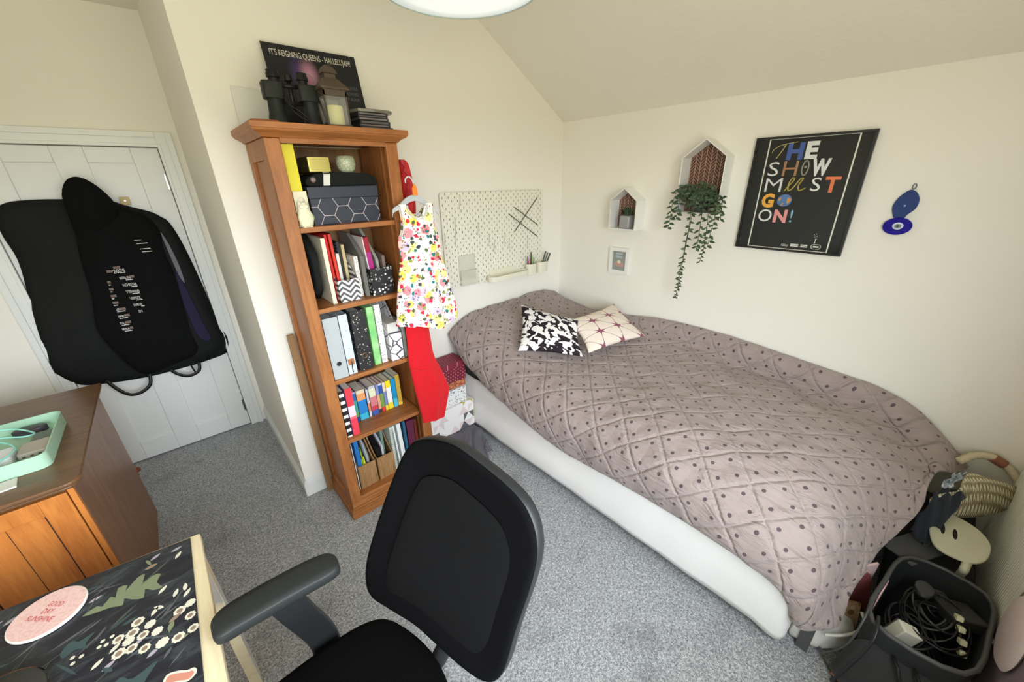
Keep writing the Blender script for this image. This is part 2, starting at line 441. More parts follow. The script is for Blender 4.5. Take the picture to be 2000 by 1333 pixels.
def speck_mat(name, bg, pal, sc, r, rough=0.6):
    m = MK(name, rough=rough); d, c = m.voro(sc); sp = m.nt.nodes.new('ShaderNodeSeparateColor'); m.nt.links.new(c, sp.inputs[0])
    m.base(m.mix(d.lt(r), RGB(*bg), m.ramp(sp.outputs[0], [(i / len(pal), RGB(*p)) for i, p in enumerate(pal)], 'CONSTANT'))); return m.m
def lines_mat(name, bg, ln, sc=9, w=0.035):
    m = MK(name, rough=0.6); d = m.voro(sc, feat='DISTANCE_TO_EDGE'); m.base(m.mix(d.lt(w), RGB(*bg), RGB(*ln))); return m.m
def glass_mat(name='clear_glass', col=(1, 1, 1, 1), rough=0.02, alpha=0.10):
    m = MK(name, col, rough); m.b.inputs['Alpha'].default_value = alpha; return m.m
M_GLASS = glass_mat()
# ------------------------------------------------------------------ the room
XL, XR, YF, YB, YD, XC, ZC, ZE = -1.25, 2.51, -0.55, 2.208, 3.345, 0.245, 2.67, 2.16
XS = 1.68                                   # where the slope meets the flat ceiling
def wall_with_hole(name, axis, t0, t1, a0, a1, z0, z1, h):
    b = B(); ha0, ha1, hz0, hz1 = h
    for (p, q, r, s) in ((a0, ha0, z0, z1), (ha1, a1, z0, z1), (ha0, ha1, z0, hz0), (ha0, ha1, hz1, z1)):
        if axis == 'y': b.box(p, q, t0, t1, r, s)
        else: b.box(t0, t1, p, q, r, s)
    return struct(b, name, M_WALL)
struct(B().box(XL - 0.15, XR + 0.15, YF - 0.15, 3.6, -0.12, 0.0), 'floor', M_CARPET)
struct(B().box(XR, XR + 0.15, YF - 0.15, YB + 0.15, 0.0, 2.35), 'wall_right', M_WALL)
struct(B().box(XC + 0.0, XR, YB, YB + 0.15, 0.0, 2.85), 'wall_back', M_WALL)
struct(B().box(XC, XC + 0.15, YB + 0.15, YD + 0.15, 0.0, 2.85), 'wall_return', M_WALL)
wall_with_hole('wall_front', 'y', YF - 0.15, YF, XL - 0.15, XR, 0, 2.85, (WIN['x0'], WIN['x1'], WIN['z0'], WIN['z1']))
struct(B().box(XL - 0.15, XL, YF, YD + 0.15, 0, 2.85), 'wall_left', M_WALL)
DX0, DX1, DZ = -0.640, 0.126, 1.988
wd = B(); wd.box(XL, DX0 - 0.012, YD, YD + 0.15, 0, 2.85); wd.box(DX1 + 0.012, XC, YD, YD + 0.15, 0, 2.85); wd.box(DX0 - 0.012, DX1 + 0.012, YD, YD + 0.15, DZ + 0.012, 2.85)
wd.box(DX0 - 0.012, DX1 + 0.012, YD + 0.06, YD + 0.15, 0, DZ + 0.012)  # added backing behind the door, keeps sky light from leaking round it
struct(wd, 'wall_doorside', M_WALL)
# flat ceiling and the slope under the roof
cb = B()
prof = [(XL - 0.15, ZC), (XS, ZC), (XR + 0.0, ZE), (XR + 0.15, ZE - 0.09), (XR + 0.15, ZE + 0.2), (XS + 0.1, ZC + 0.2), (XL - 0.15, ZC + 0.2)]
cb.prism(prof, YF - 0.15, 3.6, 'y')
struct(cb, 'ceiling', M_CEIL)
def skirting(name, x0, x1, y0, y1, side):
    """stepped skirting board; side = which way it sticks out"""
    b = B()
    for dz0, dz1, t in ((0, 0.085, 0.015), (0.085, 0.098, 0.012), (0.098, 0.11, 0.008), (0.11, 0.118, 0.004)):
        if side == '-y': b.box(x0, x1, y1 - t, y1, dz0, dz1)
        elif side == '-x': b.box(x1 - t, x1, y0, y1, dz0, dz1)
        elif side == '+x': b.box(x0, x0 + t, y0, y1, dz0, dz1)
    return struct(b, name, M_GLOSS)
skirting('baseboard_back', XC, XR, YB - 0.02, YB, '-y')
skirting('baseboard_return', XC - 0.02, XC, YB - 0.015, YD, '-x')
skirting('baseboard_right', XR - 0.02, XR, YF, YB - 0.02, '-x')
# door casing
tr = B()
for x0, x1, sgn in ((DX1 + 0.003, DX1 + 0.084, 1), (DX0 - 0.084, DX0 - 0.0005, -1)):
    tr.box(x0, x1, YD - 0.014, YD, 0, DZ + 0.084)
    a = x1 - 0.03 if sgn > 0 else x0; tr.box(a, a + 0.03, YD - 0.026, YD - 0.014, 0, DZ + 0.084)
    a = x0 if sgn > 0 else x1 - 0.016; tr.box(a, a + 0.016, YD - 0.020, YD - 0.014, 0, DZ + 0.02)
tr.box(DX0 - 0.004, DX1 + 0.004, YD - 0.014, YD, DZ + 0.004, DZ + 0.084)
tr.box(DX0 - 0.004, DX1 + 0.004, YD - 0.026, YD - 0.014, DZ + 0.054, DZ + 0.084)
tr.box(DX0 - 0.004, DX1 + 0.004, YD - 0.020, YD - 0.014, DZ + 0.004, DZ + 0.020)
struct(tr, 'trim_1', M_GLOSS, bevel=0.002)
# door: frame of stiles and rails round four sunk panels
d = B(); y0, y1 = YD + 0.001, YD + 0.038
px = [(-0.503, -0.322), (-0.194, 0.0)]; pz = [(0.145, 0.84), (1.02, 1.905)]
d.box(DX0, px[0][0], y0, y1, 0.008, DZ); d.box(px[0][1], px[1][0], y0, y1, 0.008, DZ); d.box(px[1][1], DX1, y0, y1, 0.008, DZ)
for a, b_ in px:
    d.box(a, b_, y0, y1, 0.008, pz[0][0]); d.box(a, b_, y0, y1, pz[0][1], pz[1][0]); d.box(a, b_, y0, y1, pz[1][1], DZ)
door = struct(d, 'door_1', M_DOOR, bevel=0.004)
dp = B()
for a, b_ in px:
    for c, e in pz: dp.box(a - 0.001, b_ + 0.001, y0 + 0.012, y1 - 0.002, c - 0.001, e + 0.001)
dp.build('door_panel', M_DOOR, door)
for z in (1.80, 0.18):
    h = B(); h.box(DX1 - 0.012, DX1 + 0.016, YD - 0.004, YD + 0.001, z - 0.045, z + 0.045); h.tube([(DX1 + 0.003, YD - 0.007, z - 0.045), (DX1 + 0.003, YD - 0.007, z + 0.045)], 0.006)
    h.build('hinge', M_METAL, door)
hb = B(); hb.box(-0.125, -0.082, YD - 0.018, YD, 1.675, 1.722); k = hb.build('peg_block', plain((196, 176, 128), 0.6), door, bevel=0.003)
B().tube([(-0.103, YD - 0.018, 1.70), (-0.103, YD - 0.03, 1.70)], 0.005).build('screw', M_METAL, door)
hd = B(); hd.lathe([(0.022, 0), (0.022, 0.004), (0.01, 0.007), (0.01, 0.02), (0.022, 0.026), (0.024, 0.033), (0.016, 0.040), (0, 0.041)], (DX0 + 0.06, YD, 1.0), 18, M=Matrix.Rotation(math.radians(90), 3, 'X'))
hd.build('door_handle', M_METAL, door, smooth=True)
# windows
def window(name, axis, t, a0, a1, z0, z1):
    b = B(); W = 0.055
    def bx(b_, p, q, r, s, d0=0.0, d1=0.06):
        if axis == 'y': b_.box(p, q, t - 0.10 + d0, t - 0.10 + d1, r, s)
        else: b_.box(t - 0.10 + d0, t - 0.10 + d1, p, q, r, s)
    m = (a0 + a1) / 2
    for p, q, r, s in ((a0, a0 + W, z0, z1), (a1 - W, a1, z0, z1), (m - W / 2, m + W / 2, z0, z1), (a0, a1, z0, z0 + W), (a0, a1, z1 - W, z1)): bx(b, p, q, r, s)
    w = struct(b, name, M_GLOSS)
    for p, q in ((a0 + W, m - W / 2), (m + W / 2, a1 - W)):
        g = B(); bx(g, p, q, z0 + W, z1 - W, 0.027, 0.031); g.build('pane', glass_mat('window_glass', alpha=0.04), w)
    sl = B()
    if axis == 'y': sl.box(a0 + 0.004, a1 - 0.004, t - 0.038, t + 0.05, z0 + 0.001, z0 + 0.026)
    else: sl.box(t - 0.038, t + 0.05, a0 + 0.004, a1 - 0.004, z0 + 0.001, z0 + 0.026)
    sl.build('window_sill', M_GLOSS, w, bevel=0.004)
window('window_1', 'y', YF, WIN['x0'], WIN['x1'], WIN['z0'], WIN['z1'])
# radiator under the window, by the foot of the bed
rad = B()
rad.box(1.77, 2.46, YF + 0.04, YF + 0.062, 0.05, 0.62)
n = 38
for i in range(n):
    x = 1.775 + i * (0.68 / n); rad.prism([(x, YF + 0.062), (x + 0.003, YF + 0.073), (x + 0.009, YF + 0.073), (x + 0.012, YF + 0.062)], 0.06, 0.61, 'z')
rt = thing('radiator', 'pale ribbed radiator panel low on the wall past the foot of the bed', 'radiator', (2.12, YF + 0.06, 0.05))
rad.build('ribbed_panel', plain((232, 230, 216), 0.5, name='radiator_enamel'), rt)
rc = B(); rc.box(1.765, 2.465, YF + 0.02, YF + 0.075, 0.62, 0.632); rc.build('top_grille', M_WHITE, rt)
for x in (1.9, 2.34): fb = B(); fb.box(x, x + 0.03, YF + 0.001, YF + 0.04, 0.1, 0.55); fb.build('wall_bracket', M_WHITE, rt)
for x in (1.80, 2.42): ft = B(); ft.tube([(x, YF + 0.05, 0.051), (x, YF + 0.05, 0.0)], 0.008); ft.build('pipe', M_WHITE, rt)

# ------------------------------------------------------------------ ceiling lamp
lamp = thing('pendant_lamp', 'white drum pendant lamp shade hanging at the top edge', 'lamp', (0.856, 1.169, 2.3))
LC = (0.856, 1.169)
shade_m = plain((238, 240, 238), 0.8, 0.2, name='white_lamp_shade')
sh = B(); sh.lathe([(0.2405, 2.300), (0.2425, 2.300), (0.2425, 2.49), (0.2405, 2.49), (0.2405, 2.300)], (LC[0], LC[1], 0), 64)
sh.build('lamp_shade', shade_m, lamp, smooth=True, ang=40)
rm = B(); rm.tube([(LC[0] + 0.242 * math.cos(a), LC[1] + 0.242 * math.sin(a), 2.296) for a in [i * math.pi / 32 for i in range(64)]], 0.0022, 6, closed=True)
rm.build('rim', plain((170, 182, 176), 0.4), lamp, smooth=True)
dm = MK('lit_lamp_diffuser', RGB(246, 250, 248), 0.7).emit((0.93, 1.0, 0.98, 1), 0.22).m
df = B(); df.lathe([(0, 2.286), (0.10, 2.287), (0.18, 2.290), (0.2402, 2.297)], (LC[0], LC[1], 0), 64); df.build('diffuser', dm, lamp, smooth=True)
cdl = B(); cdl.tube([(LC[0], LC[1], 2.47), (LC[0], LC[1], 2.64)], 0.004); cdl.lathe([(0.05, 2.64), (0.05, 2.655), (0.02, 2.669)], (LC[0], LC[1], 0), 24)
for a in range(3): cdl.tube([(LC[0], LC[1], 2.475), (LC[0] + 0.24 * math.cos(a * 2.1), LC[1] + 0.24 * math.sin(a * 2.1), 2.475)], 0.002)
cdl.build('cord', M_WHITE, lamp, smooth=False)

# ------------------------------------------------------------------ bookcase
BX0, BX1, BYF, BYB = 0.385, 0.925, 1.824, 2.188
bk = thing('bookcase', 'tall narrow honey pine bookcase with five crowded shelves', 'bookcase', ((BX0 + BX1) / 2, 2.0, 0))
IX0, IX1 = 0.440, 0.868
for x0, x1, xi0, xi1 in ((BX0, IX0 - 0.018, BX0 + 0.018, IX0 - 0.018), (IX1 + 0.018, BX1, IX1 + 0.018, BX1 - 0.018)):
    b = B()
    left = x0 == BX0
    xo0, xo1 = (BX0, BX0 + 0.022) if left else (BX1 - 0.022, BX1)
    b.box(xo0, xo1, BYF + 0.02, BYF + 0.075, 0.1025, 1.935); b.box(xo0, xo1, BYB - 0.06, BYB, 0.1025, 1.935)
    b.box(xo0, xo1, BYF + 0.075, BYB - 0.06, 1.86, 1.935); b.box(xo0, xo1, BYF + 0.075, BYB - 0.06, 0.1025, 0.14)
    b.build('side_frame', M_PINE, bk, bevel=0.002)
    c = B(); c.box(xo0 + 0.012 if left else xo0 - 0.03, xo1 + 0.03 if left else xo1 - 0.012, BYF + 0.07, BYB - 0.055, 0.103, 1.93); c.build('side_panel', M_PINE, bk)
    s = B(); s.box(BX0 if left else IX1, IX0 if left else BX1, BYF - 0.0006, BYF + 0.02, 0.1025, 1.935); s.build('stile', M_PINE, bk, bevel=0.003)
tr_ = B(); tr_.box(IX0, IX1, BYF, BYF + 0.02, 1.918, 1.950); tr_.build('top_rail', M_PINE_X, bk)
SH = [1.600, 1.240, 0.868, 0.512, 0.125]          # top of each shelf
for z in SH:
    b = B(); b.box(BX0 + 0.055, BX1 - 0.058, BYF + 0.004, BYB - 0.012, z - 0.022, z); b.build('shelf', M_PINE_X, bk, bevel=0.002)
bp = B(); bp.box(BX0 + 0.03, BX1 - 0.03, BYB - 0.010, BYB - 0.004, 0.1, 1.93); bp.build('back_panel', M_PINE_BACK, bk)
co = B(); prof = [(BYB, 1.936), (BYF - 0.018, 1.936), (BYF - 0.020, 1.945), (BYF - 0.034, 1.962), (BYF - 0.040, 1.966), (BYF - 0.040, 1.985), (BYB, 1.985)]
# moulded cornice: rings of growing size
rg = [(0.006, 1.936), (0.010, 1.942), (0.022, 1.950), (0.034, 1.956), (0.038, 1.960), (0.038, 1.963), (0.042, 1.965), (0.042, 1.985)]
vs_ = [(x, y, z) for e, z in rg for x, y in ((BX0 - e, BYB), (BX0 - e, BYF - e), (BX1 + e, BYF - e), (BX1 + e, BYB))]
co.add(vs_, [(0, 1, 2, 3), tuple(range(28, 32))] + [(4 * i + k, 4 * i + (k + 1) % 4, 4 * i + 4 + (k + 1) % 4, 4 * i + 4 + k) for i in range(7) for k in range(4)])
co.build('cornice', M_PINE_X, bk, bevel=0.002)
pl_ = B(); pl_.box(BX0 - 0.012, BX1 + 0.012, BYF - 0.010, BYB, 0.0, 0.055); pl_.box(BX0 - 0.006, BX1 + 0.006, BYF - 0.005, BYB, 0.055, 0.068); pl_.box(BX0, BX1, BYF, BYB, 0.068, 0.102)
pl_.build('plinth', M_PINE_X, bk, bevel=0.003)

# ------------------------------------------------------------------ bed
bed = thing('bed', 'low single bed with a white sheet valance along its side', 'bed', (1.95, 1.15, 0))
BE0, BEY0, BEY1 = 1.404, 0.005, 2.16
def valance(u, v):
    # u along the side from head to foot then round the foot end; v from top to bottom
    L1 = BEY1 - BEY0 - 0.028; L2 = math.pi * 0.028 / 2; L3 = 1.02; s = u * (L1 + L2 + L3)
    z = 0.455 - v * (0.455 - (0.055 - 0.022 * max(0, min(1, (s - L1 + 0.08) / 0.06))))
    fold = 0.0025 * math.sin(s * 7) * v + 0.0015 * math.sin(s * 23 + 2) * v * v
    band = 0.010 * math.sin(v * 9 + 0.5 * math.sin(s * 2)) * math.exp(-((s - 0.5) / 0.7) ** 2)
    o = 0.005 * math.sin(v * math.pi) - fold + band
    if v > 0.97: z += 0.003 * math.sin(s * 9)
    if s < L1: return (BE0 - o, BEY1 - s, z)
    if s < L1 + L2:
        a = (s - L1) / 0.028; return (BE0 + 0.028 - (0.028 + o) * math.cos(a), BEY0 + 0.028 - (0.028 + o) * math.sin(a), z)
    return (BE0 + 0.028 + s - L1 - L2, BEY0 - o, z)
vb = B(); vb.grid(valance, 150, 14); vb.build('valance', M_WHITESHEET, bed, smooth=True, solid=0.006, keep=True)
b = B(); b.box(BE0 + 0.03, 2.49, BEY0 + 0.03, 2.17, 0.075, 0.30); b.build('divan_base', M_GREYSHEET, bed)
b = B(); b.box(BE0 + 0.022, 2.49, BEY0 + 0.03, 2.18, 0.31, 0.50); b.build('mattress', M_GREYSHEET, bed, bevel=0.03, seg=4, smooth=True)
for x in (1.50, 2.40):
    for y in (0.16, 2.0):
        c = B(); c.lathe([(0.0, -0.022), (0.018, -0.022), (0.022, -0.016), (0.022, 0.016), (0.018, 0.022), (0, 0.022)], (x, y, 0.0222), 16, M=Matrix.Rotation(math.radians(90), 3, 'X'))
        c.box(x - 0.012, x + 0.012, y - 0.026, y - 0.023, 0.02, 0.075); c.box(x - 0.012, x + 0.012, y + 0.023, y + 0.026, 0.02, 0.075); c.box(x - 0.016, x + 0.016, y - 0.028, y + 0.028, 0.068, 0.076)
        c.build('castor', M_METAL, bed, smooth=False)
# duvet / quilted bedspread: control sections from head to foot, each from the front hem to the wall
SEC = [
 # (y) : points (x, dy, z)
 [(1.375, 2.165, 0.745), (1.335, 2.17, 0.775), (1.44, 2.18, 0.845), (1.62, 2.185, 0.872), (1.95, 2.185, 0.885), (2.22, 2.18, 0.888), (2.40, 2.18, 0.855), (2.49, 2.17, 0.80)],
 [(1.40, 2.00, 0.56), (1.325, 2.02, 0.645), (1.39, 2.03, 0.755), (1.60, 2.04, 0.835), (1.92, 2.04, 0.845), (2.20, 2.03, 0.835), (2.40, 2.02, 0.81), (2.495, 2.0, 0.775)],
 [(1.395, 1.80, 0.455), (1.35, 1.80, 0.54), (1.40, 1.80, 0.66), (1.57, 1.80, 0.745), (1.88, 1.78, 0.735), (2.18, 1.78, 0.74), (2.40, 1.79, 0.76), (2.495, 1.8, 0.755)],
 [(1.385, 1.50, 0.385), (1.362, 1.50, 0.47), (1.40, 1.50, 0.59), (1.56, 1.50, 0.665), (1.86, 1.50, 0.675), (2.15, 1.50, 0.69), (2.38, 1.5, 0.745), (2.495, 1.5, 0.785)],
 [(1.382, 1.15, 0.335), (1.362, 1.15, 0.43), (1.40, 1.15, 0.565), (1.56, 1.15, 0.65), (1.86, 1.15, 0.66), (2.15, 1.15, 0.675), (2.40, 1.15, 0.735), (2.495, 1.15, 0.825)],
 [(1.382, 0.78, 0.358), (1.358, 0.78, 0.435), (1.395, 0.78, 0.575), (1.56, 0.78, 0.665), (1.86, 0.78, 0.675), (2.15, 0.78, 0.685), (2.40, 0.78, 0.705), (2.495, 0.78, 0.825)],
 [(1.38, 0.45, 0.372), (1.354, 0.45, 0.455), (1.39, 0.45, 0.575), (1.55, 0.45, 0.675), (1.86, 0.45, 0.69), (2.15, 0.46, 0.69), (2.405, 0.47, 0.672), (2.495, 0.48, 0.80)],
 [(1.385, 0.20, 0.358), (1.358, 0.20, 0.43), (1.385, 0.20, 0.54), (1.54, 0.20, 0.645), (1.86, 0.20, 0.67), (2.15, 0.21, 0.67), (2.405, 0.22, 0.655), (2.495, 0.24, 0.775)],
 [(1.387, 0.08, 0.330), (1.368, 0.07, 0.385), (1.39, 0.045, 0.46), (1.53, 0.03, 0.565), (1.85, 0.03, 0.625), (2.15, 0.02, 0.645), (2.40, 0.02, 0.640), (2.495, 0.03, 0.755)],
 [(1.397, 0.020, 0.262), (1.388, 0.000, 0.300), (1.42, -0.02, 0.35), (1.55, -0.04, 0.43), (1.84, -0.07, 0.54), (2.13, -0.09, 0.59), (2.38, -0.11, 0.585), (2.495, -0.11, 0.70)],
 [(1.40, 0.00, 0.20), (1.40, -0.03, 0.23), (1.45, -0.065, 0.25), (1.58, -0.085, 0.31), (1.80, -0.13, 0.44), (2.08, -0.17, 0.54), (2.32, -0.21, 0.57), (2.49, -0.22, 0.615)],
 [(1.405, -0.02, 0.19), (1.415, -0.055, 0.20), (1.50, -0.115, 0.21), (1.60, -0.115, 0.295), (1.76, -0.135, 0.355), (1.98, -0.215, 0.49), (2.18, -0.235, 0.575), (2.48, -0.34, 0.50)],
]
for sec in SEC:                                # crease where the main body meets the flap by the wall
    p6, p7 = sec[6], sec[7]; d = max(0.0, p7[2] - p6[2])
    sec[6] = (p6[0], p6[1], p6[2] - 0.10 * d); sec.insert(7, (p6[0] * 0.5 + p7[0] * 0.5, (p6[1] + p7[1]) / 2, p6[2] + 0.72 * (p7[2] - p6[2])))
def duvet_mat():
    m = MK('taupe_quilted_cotton', rough=0.85, spec=0.15); u, v, _ = m.uvx('UV')
    a = math.radians(43); s = 0.138
    p = (u * math.cos(a) + v * math.sin(a)) / s; q = (v * math.cos(a) - u * math.sin(a)) / s
    pf, qf = p.fr(), q.fr()
    dp, dq = (pf - 0.5).ab(), (qf - 0.5).ab()
    seam = dp.mx(dq)                       # 0.5 on the stitched lines
    p2, q2 = (p * 2.0).fr() - 0.5, (q * 2.0).fr() - 0.5
    dot = (p2.pw(2) + q2.pw(2)).sq().lt(0.108)
    pill = seam.ss(0.5, 0.40); thread = seam.gt(0.489)
    w1 = m.noise(1.0, 3, 0.55, m.coord('UV', scale=(9, 26, 1), rot=(0, 0, 0.5)), 1.4)
    w2 = m.noise(1.0, 2, 0.5, m.coord('UV', scale=(3, 3, 1)))
    fine = m.noise(900, 1)
    col = m.mix(dot, RGB(160, 146, 142), RGB(84, 72, 76))
    col = m.mix(thread * 0.28, col, RGB(196, 184, 180)); m.base(m.mix(fine * 0.10, col, RGB(140, 128, 125)))
    h = pill * 0.5 + w1 * (seam.ss(0.0, 0.5) * 0.9 + 0.35) * 1.3 + w2 * 0.4
    m.bump(h, 0.95, 0.013); m.b.inputs['Sheen Weight'].default_value = 0.2
    return m.m
NU, NV = 200, 150
def seam_h(u, v):
    a = math.radians(43); s = 0.138
    p = (u * math.cos(a) + v * math.sin(a)) / s; q = (v * math.cos(a) - u * math.sin(a)) / s
    f = max(abs(p % 1 - 0.5), abs(q % 1 - 0.5)) * 2
    return (1 - f ** 8)
def duvet():
    P = [[None] * (NV + 1) for _ in range(NU + 1)]
    rows = [[catmull(sec, j / NV) for j in range(NV + 1)] for sec in SEC]
    for j in range(NV + 1):
        colm = [rows[i][j] for i in range(len(SEC))]
        for i in range(NU + 1): P[i][j] = Vector(catmull(colm, i / NU))
    # length-true texture coordinates
    U = [[0.0] * (NV + 1) for _ in range(NU + 1)]; V = [[0.0] * (NV + 1) for _ in range(NU + 1)]
    for i in range(1, NU + 1):
        for j in range(NV + 1): U[i][j] = U[i - 1][j] + (P[i][j] - P[i - 1][j]).length
    jm = NV // 2
    for i in range(NU + 1):
        U[i] = [0.5 * x + 0.5 * U[i][jm] for x in U[i]]
        for j in range(1, NV + 1): V[i][j] = V[i][j - 1] + (P[i][j] - P[i][j - 1]).length
    b = B(); vs, us, fs = [], [], []
    for i in range(NU + 1):
        for j in range(NV + 1):
            a = P[min(i + 1, NU)][j] - P[max(i - 1, 0)][j]; c = P[i][min(j + 1, NV)] - P[i][max(j - 1, 0)]
            n = c.cross(a); n = -n.normalized() if n.length > 0 else Vector((0, 0, 1))
            if j > 30 and n.z < 0: n = -n
            edge = min(1, j / 10, (NV - j) / 10, (NU - i) / 6 + 0.2)
            p = P[i][j]
            wr = noise.noise(Vector((p.x * 6, p.y * 3.5, p.z * 6))) * 0.016 + noise.noise(Vector((p.x * 17 + p.y * 9, p.y * 8 - p.x * 5, 3))) * 0.008 + (1 - abs(noise.noise(Vector((p.x * 5 - p.y * 2, p.y * 2.2 + p.x * 1.5, 7)))) * 3) ** 3 * 0.004 * (0 if abs(noise.noise(Vector((p.x * 5 - p.y * 2, p.y * 2.2 + p.x * 1.5, 7)))) > 0.33 else 1)
            q = P[i][j] + n * ((seam_h(U[i][j], V[i][j]) * 0.005 + wr) * edge)
            q.x = min(q.x, 2.502); q.y = min(q.y, 2.2)
            vs.append(q); us.append((U[i][j], V[i][j]))
    for i in range(NU):
        for j in range(NV):
            k = i * (NV + 1) + j; fs.append((k, k + 1, k + NV + 2, k + NV + 1))
    b.add(vs, fs, 0, us)
    o = b.build('bedspread', duvet_mat(), smooth=True, solid=0.012, keep=True)
    tag(o, 'taupe quilted bedspread with dark dots rumpled over the bed', 'bedspread')
duvet()
# ------------------------------------------------------------------ things on the bookcase shelves
def book(name, label, x0, x1, yf, dep, z0, h, bands, board=None, group=None, cat='book', lean=0.0, pages=(232, 226, 208), marks=None):
    """upright book, spine toward the room; bands = (share of height, colour) from the bottom"""
    b = B(); mats = []; M = Matrix.Translation((x0, yf, z0)) @ Matrix.Rotation(lean, 4, 'Y') @ Matrix.Translation((-x0, -yf, -z0))
    z = z0; tot = sum(f for f, _ in bands)
    for f, c in bands:
        hh = h * f / tot; mats.append(plain(c, 0.45, 0.4)); b.box(x0, x1, yf, yf + 0.003, z, z + hh, len(mats) - 1, M); z += hh
    mats.append(plain(board or bands[-1][1], 0.45, 0.4)); k = len(mats) - 1
    b.box(x0, x0 + 0.0015, yf + 0.003, yf + dep, z0, z0 + h, k, M); b.box(x1 - 0.0015, x1, yf + 0.003, yf + dep, z0, z0 + h, k, M)
    o = b.build(name, mats); tag(o, label, cat, group)
    p = B(); p.box(x0 + 0.0016, x1 - 0.0016, yf + 0.0032, yf + dep - 0.003, z0 + 0.002, z0 + h - 0.003, 0, M); p.build('pages', plain(pages, 0.8, 0.2), o)
    if marks:
        t = B()
        for s, f0, hh, col in marks:
            text_into(t, s, M @ Vector(((x0 + x1) / 2 + hh / 2, yf, z0 + h * f0)), (0, 0, 1), (-1, 0, 0), hh)
        t.build('title', plain(marks[0][3], 0.5), o)
    return o
Z1, Z2, Z3, Z4, Z5 = [z + 0.0008 for z in SH]
# top shelf
b = B(); b.box(0.447, 0.492, 1.86, 2.12, Z1, 1.918); o = b.build('yellow_folder', plain((226, 212, 30), 0.5, name='yellow_card'), bevel=0.002)
tag(o, 'tall bright yellow folder at the left end of the top shelf', 'folder')
hx = thing('storage_box', 'navy box with rose hexagon lines on the top shelf', 'box', (0.67, 1.96, Z1))
b = B(); b.box(0.515, 0.818, 1.872, 2.12, Z1, Z1 + 0.125); b.build('box_body', hex_mat(), hx, bevel=0.003)
b = B(); b.box(0.511, 0.822, 1.868, 2.124, Z1 + 0.108, Z1 + 0.158); b.build('lid', plain((40, 46, 62), 0.5, name='navy_lid_card'), hx, bevel=0.004)
t_ = thing('pouch', 'black zipped pouch with a white band lying on the hexagon box', 'pouch', (0.67, 1.96, Z1 + 0.159))
L = smooth_loop([(0.53, Z1 + 0.159), (0.66, Z1 + 0.159), (0.815, Z1 + 0.159), (0.828, Z1 + 0.178), (0.80, Z1 + 0.205), (0.70, Z1 + 0.213), (0.58, Z1 + 0.210), (0.525, Z1 + 0.19)], 4)
L = [(x, max(z, Z1 + 0.159)) for x, z in L]
b = B(); b.prism(L, 1.885, 2.10, 'y'); b.build('pouch_body', M_BLACKCLOTH2, t_, bevel=0.012, seg=3, smooth=True)
b = B(); b.grid(lambda u, v: (0.585 + 0.028 * v + 0.03 * u, 1.882 - 0.002 + 0.20 * max(0, u - 0.3), Z1 + 0.16 + 0.054 * math.sin(min(1, u * 2.2) * math.pi / 2) + 0.001), 12, 3)
b.build('white_band', M_PAPER, t_, solid=0.001)
b = B(); b.lathe([(0.0, -0.006), (0.009, -0.005), (0.012, 0), (0.009, 0.005), (0, 0.006)], (0.548, 1.884, Z1 + 0.185), 14, M=Matrix.Rotation(math.radians(90), 3, 'X')); b.build('button', plain((140, 120, 124), 0.4), t_, smooth=True)
g = thing('gold_tin', 'small gold tin lying on its side on the black pouch', 'tin', (0.60, 1.95, Z1 + 0.214))
zt = Z1 + 0.2135
M_GOLD = plain((196, 180, 96), 0.25, 0.6, 0.75, name='pale_gold_foil')
b = B(); b.box(0.545, 0.636, 1.905, 2.05, zt, zt + 0.064); b.build('tin_body', plain((84, 80, 46), 0.35, 0.5, 0.5), g, bevel=0.004)
b = B(); b.box(0.546, 0.635, 1.899, 1.905, zt + 0.001, zt + 0.063); b.build('lid', M_GOLD, g, bevel=0.004)
b = B(); b.box(0.555, 0.626, 1.897, 1.899, zt + 0.01, zt + 0.054); b.build('raised_panel', plain((176, 164, 92), 0.3, 0.5, 0.7), g, bevel=0.001)
v = MK('pale_green_speckled_glaze', RGB(184, 190, 160), 0.25, 0.6); dd, cc = v.voro(110); v.base(v.mix(dd.lt(0.35), RGB(168, 176, 146), RGB(202, 206, 180))); v.bump(dd, 0.4, 0.003)
b = B(); b.lathe([(0.0, 0), (0.027, 0), (0.036, 0.012), (0.042, 0.032), (0.041, 0.052), (0.037, 0.068), (0.034, 0.068), (0.036, 0.05), (0.036, 0.03), (0.0, 0.012)], (0.715, 1.93, zt), 32)
tag(b.build('glazed_pot', v.m, smooth=True), 'small pale green speckled pot on the top shelf', 'pot')
# white card box behind the owl, and the owl
wb = B(); wb.box(0.498, 0.5095, 1.846, 1.872, Z1, Z1 + 0.14); wb.box(0.447, 0.498, 1.846, 1.859, Z1 + 0.10, Z1 + 0.14)
wb = B(); wb.box(0.447, 0.500, 1.846, 1.858, Z1, Z1 + 0.142); o = wb.build('gift_card_box', M_CREAM, bevel=0.001); tag(o, 'small cream card box standing behind the white owl', 'box')
ow = thing('owl_figurine', 'cream owl figurine with a hanging loop on the top shelf', 'figurine', (0.472, 1.83, Z1))
M_OWL = MK('cream_knobbly_ceramic', RGB(226, 224, 196), 0.6); dd, cc = M_OWL.voro(140); M_OWL.bump(dd, 0.5, 0.003); M_OWL = M_OWL.m
b = B(); b.lathe([(0.0, 0.0), (0.020, 0.0), (0.027, 0.012), (0.030, 0.035), (0.027, 0.058), (0.0215, 0.070), (0.0225, 0.080), (0.021, 0.092), (0.013, 0.100), (0, 0.101)], (0.472, 1.829, Z1), 24, sy=0.62)
